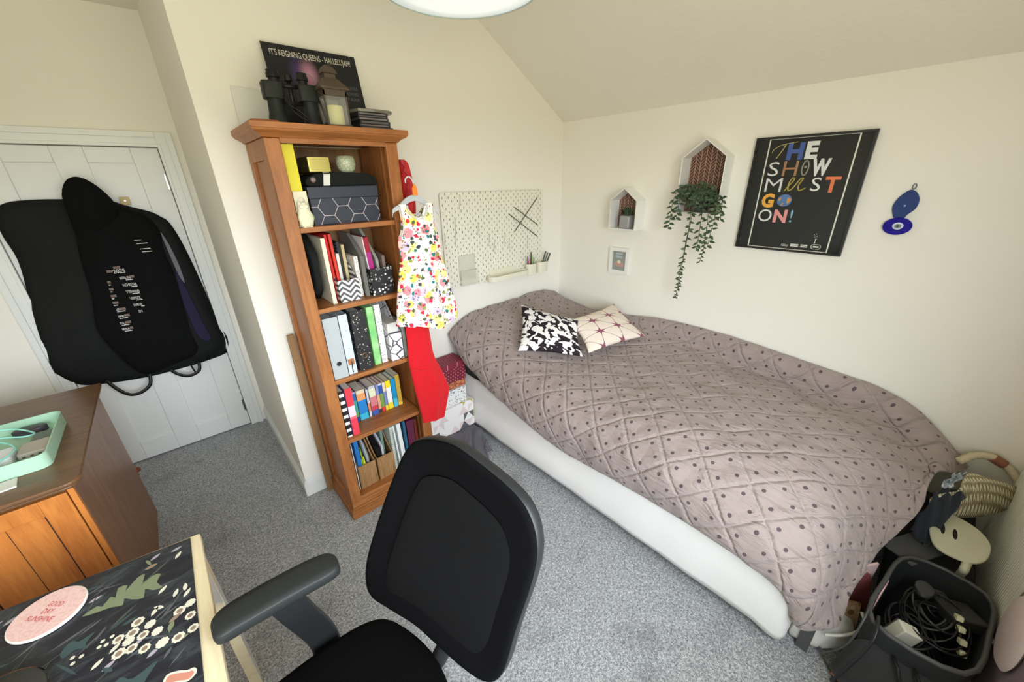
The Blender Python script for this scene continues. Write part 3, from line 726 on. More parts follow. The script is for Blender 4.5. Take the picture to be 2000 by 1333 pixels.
for sx in (-1, 1):
    b.lathe([(0.008, 0.088), (0.004, 0.100), (0, 0.108)], (0.472 + sx * 0.014, 1.829, Z1), 8)
    b.lathe([(0.005, 0), (0.008, 0.002), (0.005, 0.006), (0, 0.007)], (0.472 + sx * 0.012, 1.815, Z1), 10)
    b.grid(lambda u, v, sx=sx: (0.472 + sx * (0.020 + 0.011 * math.sin(u * math.pi)), 1.829 + (v - 0.5) * 0.025, Z1 + 0.062 - 0.046 * u), 6, 3)
b.build('owl_body', M_OWL, ow, smooth=True)
for sx in (-1, 1):
    e = B(); e.lathe([(0.0, 0.003), (0.006, 0.002), (0.0085, 0.0)], (0.472 + sx * 0.0095, 1.8165, Z1 + 0.083), 14, M=Matrix.Rotation(math.radians(90), 3, 'X')); e.build('eye', plain((236, 234, 210), 0.4), ow, smooth=True)
e = B(); e.tube([(0.472 + 0.010 * math.cos(a), 1.838, Z1 + 0.108 + 0.010 * math.sin(a)) for a in [i * math.pi / 8 for i in range(16)]], 0.0008, 5, closed=True); e.build('hanging_loop', M_METAL, ow)
# second shelf
b = B(); b.puff(smooth_loop([(0.452, 1.252), (0.49, 1.250), (0.505, 1.26), (0.503, 1.40), (0.512, 1.52), (0.495, 1.56), (0.458, 1.560), (0.450, 1.50), (0.450, 1.35)], 4), 2.02, -0.15, 'y', wob=0.012, seed=3)
o = b.build('folded_bag', M_BLACKCLOTH2, smooth=True); tag(o, 'black plastic bag slumped at the left end of the second shelf', 'bag')
def folder(name, label, x0, x1, yf, h, c, dep=0.22, z=None, cat='folder', slope=0.0, group=None, mat=None, lean=0.0, yb=None):
    """magazine file: side profile slopes from a tall back to a lower front"""
    z = z if z is not None else Z2; b = B(); yb = yf + dep
    prof = [(yf, z), (yb, z), (yb, z + h), (yf + dep * (0.55 if slope else 0), z + h), (yf, z + h - slope)] if slope else [(yf, z), (yb, z), (yb, z + h), (yf, z + h)]
    M = Matrix.Translation((x0, yf, z)) @ Matrix.Rotation(lean, 4, 'Y') @ Matrix.Translation((-x0, -yf, -z)) if lean else None
    b.prism(prof, x0, x1, 'x', M=M)
    o = b.build(name, mat or plain(c, 0.5, 0.3), bevel=0.0012); tag(o, label, cat, group); return o
folder('document_wallet', 'cream document wallet on the second shelf beside a red folder', 0.521, 0.539, 1.866, 0.305, (238, 230, 204))
folder('red_folder', 'left of two red folders standing on the second shelf', 0.5555, 0.567, 1.905, 0.315, (206, 40, 38), group='red folders', lean=-0.02)
folder('red_folder', 'right of two red folders standing on the second shelf', 0.574, 0.586, 1.905, 0.315, (222, 58, 44), group='red folders', lean=-0.02)
folder('white_notepad', 'white notepad tucked behind the chevron file', 0.594, 0.608, 1.93, 0.22, (234, 228, 216), cat='notepad')
folder('grey_folder', 'dark grey folder rising behind the chevron file', 0.588, 0.5925, 1.935, 0.315, (76, 72, 74), 0.2)
def magfile(name, label, x0, x1, yf, mat, zf, zb, dep=0.24, z=None, cat='magazine file', thick=0.0025, group=None):
    """open-topped file: low front, sloping sides, tall back"""
    z = Z2 if z is None else z; t = thing(name, label, cat, ((x0 + x1) / 2, yf + dep / 2, z), group)
    b = B(); b.box(x0, x1, yf, yf + thick, z, z + zf); b.box(x0, x1, yf + dep - thick, yf + dep, z, z + zb); b.box(x0, x1, yf + thick, yf + dep - thick, z, z + thick); b.build('tray', mat, t)
    for xa, xb in ((x0, x0 + thick), (x1 - thick, x1)):
        n = 10; prof = [(yf + thick, z), (yf + dep - thick, z), (yf + dep - thick, z + zb)] + [(yf + thick + (dep - 2 * thick) * (1 - k / n) * 0.8, z + zf + (zb - zf) * (0.5 + 0.5 * math.cos(math.pi * k / n))) for k in range(1, n + 1)]
        s = B(); s.prism(prof, xa, xb, 'x'); s.build('side', mat, t)
    return t
magfile('magazine_file', 'grey and white chevron magazine file on the second shelf', 0.557, 0.655, 1.862, chevron_mat(), 0.105, 0.19, 0.2)
folder('patterned_notebook', 'white notebook with grey specks beside the chevron file', 0.664, 0.684, 1.905, 0.20, (226, 222, 216), 0.2, cat='notebook', mat=speck_mat('speckled_cover', (232, 228, 220), [(150, 140, 130), (90, 90, 90)], 160, 0.3))
folder('spotted_notebook', 'black notebook with tiny dots on the second shelf', 0.6145, 0.630, 1.965, 0.27, (28, 28, 30), 0.19, cat='notebook', mat=lattice_dots('black_dotted_cover', (30, 32, 34), (220, 218, 206), 0.014, 0.0025, 'y', 'z'))
folder('ring_binder_book', 'beige wire bound notebook in the middle of the second shelf', 0.634, 0.648, 1.96, 0.255, (206, 186, 140), 0.19, cat='notebook')
wire = B()
for i in range(14): wire.tube([(0.657 + 0.006 * math.cos(a), 1.955 + 0.006 * math.sin(a), 1.29 + i * 0.0155) for a in [k * math.pi / 4 for k in range(8)]], 0.0012, 4, closed=True)
folder('clear_file', 'clear plastic file of papers standing beside the speckled notebook', 0.6895, 0.706, 1.88, 0.30, (120, 120, 116), 0.25, slope=0.10, cat='file', mat=plain((112, 112, 108), 0.25, 0.6))
folder('magenta_booklet', 'magenta and crimson booklet leaning in the second shelf', 0.737, 0.765, 1.90, 0.285, (176, 40, 128), 0.21, cat='booklet', lean=-0.06,
       mat=(lambda m: m.base(m.mix(m.uvx('Object')[2].gt(0.212), RGB(176, 44, 130), RGB(160, 28, 50))).m)(MK('magenta_crimson_cover', rough=0.35)))
folder('white_folder', 'white edged folder beside the magenta booklet', 0.7295, 0.7345, 1.885, 0.29, (226, 216, 214), 0.21, lean=-0.06)
folder('frosted_file', 'frosted clear file with a sloping top above the black floral box', 0.778, 0.792, 1.90, 0.315, (168, 170, 160), 0.25, slope=0.14, cat='file', lean=-0.05, mat=plain((158, 160, 150), 0.3, 0.6))
folder('brown_folder', 'brown folder with a cream edge beside the frosted file', 0.797, 0.812, 1.885, 0.21, (122, 104, 98), 0.24, slope=0.02)
magfile('magazine_file', 'black floral speckled magazine file at the right of the second shelf', 0.716, 0.828, 1.858, speck_mat('black_white_blossom_card', (26, 28, 30), [(228, 226, 224), (150, 150, 152), (240, 240, 240), (80, 80, 84)], 62, 0.36), 0.135, 0.20, 0.24)
# third shelf
def lever_file(name, label, x0, x1, yf, h, mat, ring, group=None, hole=(28, 28, 30), zf=0.25):
    t = thing(name, label, 'ring binder', ((x0 + x1) / 2, yf + 0.13, Z3), group)
    b = B(); b.box(x0, x1, yf, yf + 0.003, Z3, Z3 + h); b.box(x0, x0 + 0.002, yf + 0.003, yf + 0.28, Z3, Z3 + h); b.box(x1 - 0.002, x1, yf + 0.003, yf + 0.28, Z3, Z3 + h); b.build('cover', mat, t)
    p = B(); p.box(x0 + 0.004, x1 - 0.004, yf + 0.02, yf + 0.26, Z3 + 0.006, Z3 + h - 0.02); p.build('papers', M_PAPER, t)
    if ring:
        r = B(); xc, zc = (x0 + x1) / 2, Z3 + h * zf
        r.tube([(xc + 0.0125 * math.cos(a), yf - 0.0005, zc + 0.0125 * math.sin(a)) for a in [k * math.pi / 12 for k in range(24)]], 0.0016, 6, closed=True); r.build('finger_ring', ring, t, smooth=True)
        hh = B(); hh.lathe([(0.0, 0.0006), (0.0115, 0.0006), (0.0115, 0)], (xc, yf, zc), 20, M=Matrix.Rotation(math.radians(90), 3, 'X')); hh.build('finger_hole', plain(hole, 0.7), t)
    return t
lever_file('ring_binder', 'plain pale grey ring binder at the left end of the third shelf', 0.447, 0.515, 1.842, 0.318, plain((178, 184, 186), 0.5, name='pale_grey_binder_card'), plain((160, 164, 166), 0.4))
o = lever_file('ring_binder', 'white ring binder with a brown stamp between grey and black binders', 0.522, 0.563, 1.850, 0.318, plain((206, 220, 234), 0.45, name='blue_white_binder_card'), None)
st = B(); st.box(0.526, 0.557, 1.8490, 1.8498, Z3 + 0.05, Z3 + 0.085); st.build('stamp', plain((176, 112, 66), 0.6), o)
st = B(); st.tube([(0.543, 1.8492, Z3 + 0.07), (0.544, 1.8492, Z3 + 0.055), (0.541, 1.8492, Z3 + 0.03), (0.542, 1.8492, Z3 + 0.008)], [0.003, 0.004, 0.0025, 0.003], 6); st.build('printed_mark', plain((60, 66, 72), 0.6), o)
st = B()
for z in (0.14, 0.235): st.lathe([(0.0, 0.0005), (0.003, 0.0005), (0.003, 0)], (0.545, 1.8497, Z3 + z), 10, M=Matrix.Rotation(math.radians(90), 3, 'X'))
st.build('stud', plain((150, 164, 170), 0.3), o)
def terr():
    m = MK('black_card_with_pale_flecks', rough=0.5); x, y, z = m.uvx('Object')
    d, c = m.voro(70, m.coord(scale=(1, 1, 1))); d2, _ = m.voro(230)
    m.base(m.mix(d.lt(0.20), m.mix(d2.lt(0.22), RGB(28, 27, 32), RGB(90, 84, 84)), RGB(214, 206, 180))); return m.m
lever_file('ring_binder', 'black ring binder with pale flecks and a gold ring hole', 0.578, 0.648, 1.848, 0.322, terr(), M_BRASS)
b = B(); b.box(0.5665, 0.5755, 1.95, 2.12, Z3, Z3 + 0.30); tag(b.build('navy_notebook', plain((40, 48, 66), 0.5), bevel=0.001), 'narrow navy notebook between the white and black binders', 'notebook')
m = MK('green_gradient_print', rough=0.45); n_ = m.noise(14, 2); m.base(m.ramp(n_, [(0.3, RGB(112, 196, 118)), (0.55, RGB(150, 210, 130)), (0.8, RGB(196, 226, 190))]))
folder('green_folder', 'green patterned folder on the third shelf', 0.664, 0.699, 1.862, 0.322, None, 0.25, z=Z3, mat=m.m)
folder('dotted_file', 'white file with small black dots on the third shelf', 0.706, 0.737, 1.864, 0.325, None, 0.25, z=Z3, mat=speck_mat('white_card_with_black_spots', (234, 230, 226), [(40, 36, 38), (60, 56, 56)], 90, 0.22))
lw = lines_mat('white_card_with_dark_lines', (228, 226, 228), (70, 68, 74), 16, 0.035)
magfile('magazine_file', 'white magazine file with thin dark crossing lines on the third shelf', 0.752, 0.824, 1.846, lw, 0.16, 0.318, 0.25, z=Z3)
b = B(); b.box(0.757, 0.819, 1.86, 2.08, Z3 + 0.004, Z3 + 0.21); tag(b.build('stacked_papers', M_PAPER), 'papers standing inside the white lined file', 'papers')
folder('sage_folder', 'sage grey folder at the right end of the third shelf', 0.832, 0.848, 1.846, 0.21, (150, 160, 150), 0.25, z=Z3)
# fourth shelf
P4 = 'paperbacks on the fourth shelf'
W_, K_ = (240, 236, 230), (34, 30, 32)
book('striped_notebook', 'tall notebook with black and white striped spine on the fourth shelf', 0.450, 0.474, 1.855, 0.22, Z4, 0.278, [(0.4, W_)] + [(1, K_), (0.75, W_)] * 6 + [(0.6, K_)], K_, cat='notebook')
book('pink_red_planner', 'coral red planner with a white label beside the striped notebook', 0.479, 0.513, 1.850, 0.22, Z4, 0.285, [(0.36, (232, 64, 84)), (0.05, (236, 110, 130)), (0.22, (240, 214, 226)), (0.37, (232, 60, 76))], (150, 130, 200), cat='planner')
bk4 = [
 ('paperback_book', 'blue and teal spined paperback next to the coral planner', 0.529, 0.560, 0.192, [(0.16, (24, 84, 170)), (0.16, (110, 176, 90)), (0.40, (70, 180, 170)), (0.22, (40, 120, 196)), (0.06, (190, 170, 214))], (30, 80, 160)),
 ('paperback_book', 'thick paperback with orange top and blue spine', 0.565, 0.612, 0.190, [(0.2, (64, 190, 220)), (0.46, (40, 134, 206)), (0.22, (238, 162, 104)), (0.12, (232, 212, 178))], (226, 206, 170)),
 ('paperback_book', 'thin white paperback leaning beside the orange and blue one', 0.618, 0.630, 0.180, [(0.2, (210, 216, 224)), (0.3, (236, 146, 96)), (0.5, (206, 206, 214))], (90, 110, 150)),
 ('paperback_book', 'paperback with a cream top, pink middle and blue foot', 0.635, 0.672, 0.190, [(0.17, (60, 96, 176)), (0.15, (206, 70, 84)), (0.32, (214, 128, 136)), (0.28, (226, 230, 196)), (0.08, (196, 196, 200))], (220, 190, 190)),
 ('paperback_book', 'salmon and lilac paperback with a black foot', 0.676, 0.692, 0.188, [(0.14, (60, 60, 66)), (0.5, (228, 168, 130)), (0.36, (134, 146, 200))], (214, 180, 190)),
 ('paperback_book', 'paperback with a blue top, green middle and red foot', 0.694, 0.714, 0.188, [(0.16, (214, 66, 56)), (0.48, (120, 160, 78)), (0.30, (52, 88, 168)), (0.06, (220, 220, 230))], (200, 90, 70)),
 ('paperback_book', 'lilac blue paperback with a yellow foot', 0.717, 0.733, 0.186, [(0.18, (240, 214, 60)), (0.5, (130, 140, 186)), (0.32, (232, 214, 190))], (180, 170, 180)),
 ('paperback_book', 'white spined paperback with yellow ends and dark title', 0.736, 0.765, 0.188, [(0.22, (246, 222, 60)), (0.54, (240, 240, 238)), (0.24, (248, 224, 40))], (240, 220, 90)),
 ('paperback_book', 'sky blue paperback beside the yellow and white one', 0.769, 0.794, 0.188, [(0.3, (80, 190, 220)), (0.7, (24, 146, 200))], (30, 130, 180)),
 ('paperback_book', 'slightly taller mustard gold paperback at the right end of the row', 0.798, 0.824, 0.205, [(0.1, (226, 196, 80)), (0.9, (196, 164, 66))], (230, 220, 180))]
for nm, lb, x0, x1, h, bands, bd in bk4:
    mk = None
    if 'white spined' in lb: mk = [('IPSO', 0.40, 0.011, (90, 96, 90))]
    if 'sky blue' in lb: mk = None
    book(nm, lb, x0, x1, 1.965, 0.13, Z4, h, bands, bd, P4)
# bottom shelf
folder('white_folder', 'thin white folder against the left side of the bottom shelf', 0.458, 0.463, 1.885, 0.315, (228, 230, 230), 0.25, z=Z5)
magfile('bamboo_magazine_file', 'left of two striped bamboo magazine files on the bottom shelf', 0.468, 0.570, 1.878, M_BAMBOO, 0.155, 0.295, 0.24, z=Z5, group='bamboo magazine files', thick=0.006)
magfile('bamboo_magazine_file', 'right of two striped bamboo magazine files on the bottom shelf', 0.580, 0.682, 1.878, M_BAMBOO, 0.155, 0.295, 0.24, z=Z5, group='bamboo magazine files', thick=0.006)
folder('blue_book', 'blue book standing in the left bamboo file', 0.476, 0.498, 1.889, 0.322, (40, 116, 190), 0.18, z=Z5 + 0.0065, cat='book')
for i, (x, c, h) in enumerate(((0.503, (216, 226, 60), 0.20), (0.512, (150, 176, 50), 0.245), (0.521, (222, 230, 70), 0.20), (0.5155, (120, 150, 40), 0.26))):
    b = B(); y = 1.895 + (0.012 if i == 3 else 0); b.tube([(x, y, Z5 + 0.007), (x - 0.006, y, Z5 + h * 0.9), (x - 0.007, y, Z5 + h)], [0.0042, 0.0042, 0.003], 8)
    tag(b.build('highlighter', plain(c, 0.35)), ['short yellow highlighter by the blue book', 'taller olive green marker in the left bamboo file', 'short yellow highlighter beside the clear plastic case', 'tallest dark green marker at the back of the left bamboo file'][i], 'pen', 'pens in the bamboo file')
b = B(); b.puff(smooth_loop([(1.90, Z5 + 0.02), (2.05, Z5 + 0.02), (2.06, Z5 + 0.25), (1.99, Z5 + 0.285), (1.93, Z5 + 0.23), (1.895, Z5 + 0.15)], 4), 0.535, 0.022, 'x'); tag(b.build('plastic_case', plain((176, 182, 184), 0.2, 0.6), smooth=True), 'clear plastic case in the left bamboo file', 'case')
folder('black_notebook', 'black spiral notebook in the right bamboo file', 0.592, 0.618, 1.90, 0.245, (18, 18, 20), 0.20, z=Z5 + 0.0065, cat='notebook', slope=0.05)
folder('silver_notebook', 'grey notebook with a silver spiral beside the black one', 0.6235, 0.636, 1.90, 0.265, (190, 188, 200), 0.20, z=Z5 + 0.0065, cat='notebook', slope=0.06)
folder('green_notebook', 'sage green notebook leaning in the right bamboo file', 0.641, 0.656, 1.93, 0.31, (110, 140, 128), 0.18, z=Z5 + 0.0065, cat='notebook')
sp = thing('spiral_notepad', 'white spiral notepad on the bottom shelf beside the green notebook', 'notepad', (0.70, 1.98, Z5))
b = B(); b.box(0.689, 0.706, 1.90, 2.10, Z5, Z5 + 0.305); b.build('pages', plain((214, 222, 212), 0.7), sp)
b = B()
for i in range(22): b.tube([(0.6975 + 0.0085 * math.cos(a), 1.899 + 0.005 * math.sin(a), Z5 + 0.02 + i * 0.0128) for a in [k * math.pi / 4 for k in range(8)]], 0.0012, 4, closed=True)
tag(b.build('wire_spiral', M_METAL, sp), kind='stuff')
folder('white_folder', 'white folder right of the spiral notepad on the bottom shelf', 0.716, 0.726, 1.89, 0.315, (222, 230, 230), 0.2, z=Z5, lean=-0.03)
folder('white_folder', 'wider white folder beside the blue book on the bottom shelf', 0.738, 0.762, 1.885, 0.318, (232, 236, 236), 0.2, z=Z5, lean=-0.03)
folder('teal_book', 'dark blue book near the right of the bottom shelf', 0.768, 0.784, 1.885, 0.318, (44, 96, 128), 0.2, z=Z5, cat='book')
folder('plum_book', 'wide plum purple book at the right of the bottom shelf', 0.790, 0.834, 1.88, 0.312, (92, 24, 60), 0.22, z=Z5, cat='book', mat=plain((92, 24, 58), 0.2, 0.7))
folder('brown_book', 'reddish brown book at the far right of the bottom shelf', 0.839, 0.857, 1.885, 0.30, (110, 44, 34), 0.2, z=Z5, cat='book')

# ------------------------------------------------------------------ on top of the bookcase
ZT = 1.9858
pc = thing('stage_poster', 'dark poster board with white headline leaning behind the lantern', 'poster', (0.73, 2.12, ZT))
def PB(s, t, d=0.0):     # s along the board, t up the board
    return Vector((0.532 + s, 2.085 + 0.085 * (t / 0.35) - d, ZT + t))
pm = MK('dark_stage_print', rough=0.35, spec=0.5); x, y, z = pm.uvx('Object')
gl = (((x + 0.03) / 0.055).pw(2) + ((z - 0.235) / 0.085).pw(2)).sq()
gl2 = (((x + 0.075) / 0.05).pw(2) + ((z - 0.22) / 0.11).pw(2)).sq()
cl = pm.mix(gl2.ss(1.0, 0.1) * 0.8, RGB(26, 27, 32), RGB(84, 62, 128)); cl = pm.mix(gl.ss(1.0, 0.0), cl, RGB(208, 150, 178)); pm.base(cl)
b = B(); b.add([PB(0, 0), PB(0.398, 0), PB(0.398, 0.343), PB(0, 0.343), PB(0, 0, -0.004), PB(0.398, 0, -0.004), PB(0.398, 0.343, -0.004), PB(0, 0.343, -0.004)],
      [(0, 1, 2, 3), (7, 6, 5, 4), (0, 4, 5, 1), (1, 5, 6, 2), (2, 6, 7, 3), (3, 7, 4, 0)]); b.build('board', pm.m, pc)
upv = (PB(0, 1) - PB(0, 0)).normalized()
b = B(); text_into(b, "IT'S REIGNING QUEENS - HALLELUJAH!", PB(0.026, 0.298, 0.001), (1, 0, 0), upv, 0.024, 0.343)
b.build('headline', plain((226, 222, 210), 0.5), pc)
b = B()
for i, s in enumerate(('CLEVES', 'HOWARD', 'PARR')): text_into(b, s, PB(0.318, 0.196 - i * 0.024, 0.001), (1, 0, 0), upv, 0.015, 0.058)
b.build('name_lettering', plain((104, 104, 116), 0.5), pc)
b = B(); b.tube([PB(0.135, 0.245, 0.0012), PB(0.165, 0.242, 0.0012), PB(0.180, 0.225, 0.0012), PB(0.186, 0.19, 0.0012), PB(0.20, 0.13, 0.0012)], 0.0016, 5); b.build('printed_curve', plain((176, 160, 190), 0.5), pc)
b = B(); b.add([(0.385, 2.178, ZT), (0.70, 2.172, ZT), (0.70, 2.19, ZT + 0.15), (0.388, 2.199, ZT + 0.172)], [(0, 1, 2, 3)])
tag(b.build('paper_sheet', M_PAPER, solid=0.0015), 'plain white sheet leaning on the wall behind the binoculars', 'paper')
b = B(); b.prism(smooth_loop([(0.395, 1.845), (0.36, 1.90), (0.352, 1.96), (0.366, 1.985), (0.385, 1.95), (0.43, 1.90), (0.45, 1.86), (0.43, 1.842)], 3), ZT, ZT + 0.014, 'z')
# binoculars standing on their big lenses
bn = thing('binoculars', 'black binoculars with neck strap standing on the bookcase', 'binoculars', (0.55, 1.96, ZT))
RUB = plain((34, 38, 36), 0.6, 0.35, name='black_binocular_rubber', bump=0.3)
for s, cx in ((-1, 0.487), (1, 0.617)):
    b = B(); b.lathe([(0.0, 0), (0.036, 0), (0.036, 0.03), (0.031, 0.05), (0.027, 0.095), (0.027, 0.10)], (cx, 1.955, ZT), 28)
    b.build('objective_barrel', RUB, bn, smooth=True, ang=50)
    b = B(); b.prism(smooth_loop([(cx - 0.034, 1.928), (cx + 0.030, 1.928), (cx + 0.034, 1.96), (cx + 0.026, 1.99), (cx - 0.030, 1.99), (cx - 0.036, 1.96)], 3), ZT + 0.098, ZT + 0.158, 'z'); b.build('prism_housing', RUB, bn, bevel=0.004, smooth=True, ang=50)
    b = B(); ex = cx - s * 0.012; b.lathe([(0.019, 0.158), (0.019, 0.172), (0.024, 0.174), (0.024, 0.186), (0.021, 0.190), (0.021, 0.200), (0.014, 0.200), (0.012, 0.19), (0, 0.19)], (ex, 1.958, ZT), 24); b.build('eyepiece', M_BLACK, bn, smooth=True, ang=40)
b = B(); b.tube([(0.552, 1.958, ZT + 0.06), (0.552, 1.958, ZT + 0.175)], 0.009, 14); b.tube([(0.52, 1.95, ZT + 0.148), (0.585, 1.95, ZT + 0.148)], 0.008, 10); b.tube([(0.515, 1.958, ZT + 0.09), (0.59, 1.958, ZT + 0.09)], 0.007, 10); b.build('bridge', M_BLACK, bn, smooth=True)
b = B(); b.lathe([(0.0, 0.0), (0.015, 0), (0.015, 0.018), (0.0, 0.018)], (0.552, 1.958, ZT + 0.168), 18); b.build('focus_wheel', M_BLACK, bn, smooth=True, ang=40)
b = B()
for off in (0, 0.02):
    pts = curve_pts([(0.515, 1.93 - off, ZT + 0.105), (0.525, 1.91 - off, ZT + 0.07), (0.555, 1.895, ZT + 0.035 + off), (0.60, 1.885, ZT + 0.012), (0.64, 1.88 + off, ZT + 0.01), (0.655, 1.90, ZT + 0.03), (0.65, 1.93, ZT + 0.11)], 22); b.tube(pts, 0.0042, 6)
b.build('neck_strap', M_BLACK, bn, smooth=True)
# lantern with a candle
ln = thing('lantern', 'brown metal lantern with glass sides on the bookcase', 'lantern', (0.72, 1.905, ZT))
LM = plain((84, 70, 58), 0.5, 0.5, name='bronze_brown_metal'); lx, ly, hw = 0.694, 1.905, 0.047
b = B(); b.box(lx - hw - 0.005, lx + hw + 0.005, ly - hw - 0.005, ly + hw + 0.005, ZT, ZT + 0.012)
b.build('base', LM, ln, bevel=0.002)
for sx in (-1, 1):
    for sy in (-1, 1):
        p = B(); p.box(lx + sx * hw - (0.006 if sx > 0 else -0.0), lx + sx * hw + (0.0 if sx > 0 else 0.006), ly + sy * hw - (0.006 if sy > 0 else 0), ly + sy * hw + (0 if sy > 0 else 0.006), ZT + 0.012, ZT + 0.135); p.build('corner_post', LM, ln)
b = B(); b.box(lx - hw, lx + hw, ly - hw, ly + hw, ZT + 0.118, ZT + 0.140)
r4 = lambda r, z: [(lx + sx * r, ly + sy * r, z) for sx, sy in ((-1, -1), (1, -1), (1, 1), (-1, 1))]
rf = B(); rings = [r4(0.056, ZT + 0.140), r4(0.056, ZT + 0.146), r4(0.042, ZT + 0.164), r4(0.027, ZT + 0.182), r4(0.022, ZT + 0.184), r4(0.022, ZT + 0.198), r4(0.029, ZT + 0.200), r4(0.022, ZT + 0.220), r4(0.008, ZT + 0.231)]
vs = [p for r in rings for p in r]; fs = [(0, 3, 2, 1), tuple(range(len(vs) - 4, len(vs)))]
for i in range(len(rings) - 1):
    for k in range(4): fs.append((i * 4 + k, i * 4 + (k + 1) % 4, i * 4 + 4 + (k + 1) % 4, i * 4 + 4 + k))
rf.add(vs, fs); b.build('top_band', LM, ln); rf.build('roof', LM, ln)
b = B(); b.tube([(lx + 0.016 + 0.014 * math.cos(a), ly + 0.014 * math.sin(a), ZT + 0.234 + 0.004 * math.cos(a)) for a in [k * math.pi / 8 for k in range(16)]], 0.002, 6, closed=True); b.build('ring_handle', LM, ln)
for ax in range(4):
    g = B(); o1 = hw - 0.003
    if ax < 2: s = -1 if ax == 0 else 1; g.box(lx - hw + 0.006, lx + hw - 0.006, ly + s * o1 - 0.0006, ly + s * o1 + 0.0006, ZT + 0.012, ZT + 0.117)
    else: s = -1 if ax == 2 else 1; g.box(lx + s * o1 - 0.0006, lx + s * o1 + 0.0006, ly - hw + 0.006, ly + hw - 0.006, ZT + 0.012, ZT + 0.117)
    g.build('glass_pane', M_GLASS, ln)
b = B(); b.lathe([(0, 0), (0.034, 0), (0.035, 0.004), (0.035, 0.068), (0.032, 0.074), (0.014, 0.070), (0, 0.069)], (lx + 0.003, ly, ZT + 0.0125), 28); b.tube([(lx + 0.003, ly, ZT + 0.081), (lx + 0.006, ly, ZT + 0.090)], 0.001, 5)
tag(b.build('pillar_candle', plain((212, 210, 140), 0.55, 0.4), smooth=True, ang=50), 'cream pillar candle inside the brown lantern', 'candle')
# pile of cases
z = ZT
gl_ = 'stacked disc cases beside the lantern'
cs = [((46, 44, 46), 0.150, 0.0142, 0.785, 'bottom disc case of the pile beside the lantern'), ((60, 50, 54), 0.142, 0.0104, 0.783, 'second disc case from the bottom of the pile, reddish spine'), ((40, 42, 44), 0.140, 0.0142, 0.787, 'third disc case from the bottom of the pile, dark spine'),
      ((74, 72, 74), 0.138, 0.0104, 0.781, 'fourth disc case from the bottom of the pile, grey spine'), ((38, 38, 40), 0.136, 0.0104, 0.781, 'disc case third from the top of the pile, black spine'), ((54, 54, 56), 0.136, 0.0104, 0.783, 'disc case just under the top one of the pile')]
for i, (c, w, h, x0, lb) in enumerate(cs):
    t = B(); y0 = 1.862 + 0.003 * ((i * 7) % 3); t.box(x0, x0 + w, y0, y0 + 0.125, z + 0.0003, z + h - 0.0003); o = t.build('disc_case', plain(c, 0.25, 0.6), bevel=0.0008); tag(o, lb, 'disc case', gl_)
    s = B(); s.box(x0 + 0.006, x0 + w - 0.01, y0 - 0.0006, y0, z + 0.003, z + h - 0.003); s.build('spine_strip', plain((128, 118, 120) if i % 2 else (92, 88, 92), 0.5), o); z += h
t = B(); t.prism(smooth_loop([(0.783, 1.864), (0.925, 1.862), (0.945, 1.90), (0.93, 1.985), (0.79, 1.99)], 2), z + 0.0004, z + 0.013, 'z'); tag(t.build('disc_tin', plain((128, 126, 116), 0.35, 0.5, 0.4), bevel=0.002), 'flat grey tin topping the pile of disc cases', 'tin')
b = B(); b.prism(smooth_loop([(0.362, 1.852), (0.372, 1.835), (0.41, 1.832), (0.452, 1.838), (0.455, 1.856), (0.41, 1.860), (0.375, 1.875)], 3), ZT, ZT + 0.011, 'z')
tag(b.build('wooden_paddle', plain((150, 84, 46), 0.5), bevel=0.002), 'small reddish wooden handle lying at the left edge of the bookcase top', 'tool')

# ------------------------------------------------------------------ leaning plank, clothes, boxes
b = B(); b.box(0.342, 0.376, 2.150, 2.172, 0.0005, 1.045); tag(b.build('wooden_plank', M_PLANK, bevel=0.003), 'narrow wooden plank upright between the wall end and bookcase', 'plank')
# hanger hooked in front of the bookcase side
def fwd(b):
    for v in b.v: v.x, v.y, v.z = v.x * 0.9775, v.y * 0.9775, 1.77 + (v.z - 1.77) * 0.9775
    return b
hg = thing('coat_hanger', 'small pale grey plastic hanger on the side of the bookcase', 'hanger', (0.955, 1.775, 1.60))
def arc(pts, n=20): return curve_pts(pts, n)
b = B(); top_ = arc([(0.835, 1.775, 1.628), (0.842, 1.775, 1.655), (0.88, 1.775, 1.675), (0.915, 1.775, 1.70), (0.958, 1.775, 1.712), (0.995, 1.775, 1.698), (1.035, 1.775, 1.668), (1.068, 1.768, 1.645), (1.080, 1.765, 1.615)], 28)
b.grid(lambda u, v: tuple(Vector(catmull([tuple(p) for p in top_], u)) - Vector((0, 0, v * (0.012 + 0.016 * math.sin(u * math.pi))))), 40, 2)
fwd(b).build('hanger_arm', plain((186, 190, 194), 0.4, name='pale_grey_plastic'), hg, solid=0.008)
b = B(); b.tube(arc([(0.958, 1.771, 1.705), (0.958, 1.771, 1.735), (0.957, 1.771, 1.765), (0.948, 1.774, 1.787), (0.936, 1.778, 1.792), (0.925, 1.784, 1.780), (0.926, 1.786, 1.765)], 18), 0.0035, 8); fwd(b).build('hook', plain((200, 202, 206), 0.3), hg, smooth=True)
b = B(); b.prism([(0.946, 1.709), (0.972, 1.709), (0.972, 1.74), (0.959, 1.765), (0.946, 1.74)], 1.766, 1.7695, 'y'); fwd(b).build('orange_size_tag', plain((238, 132, 44), 0.5), hg)
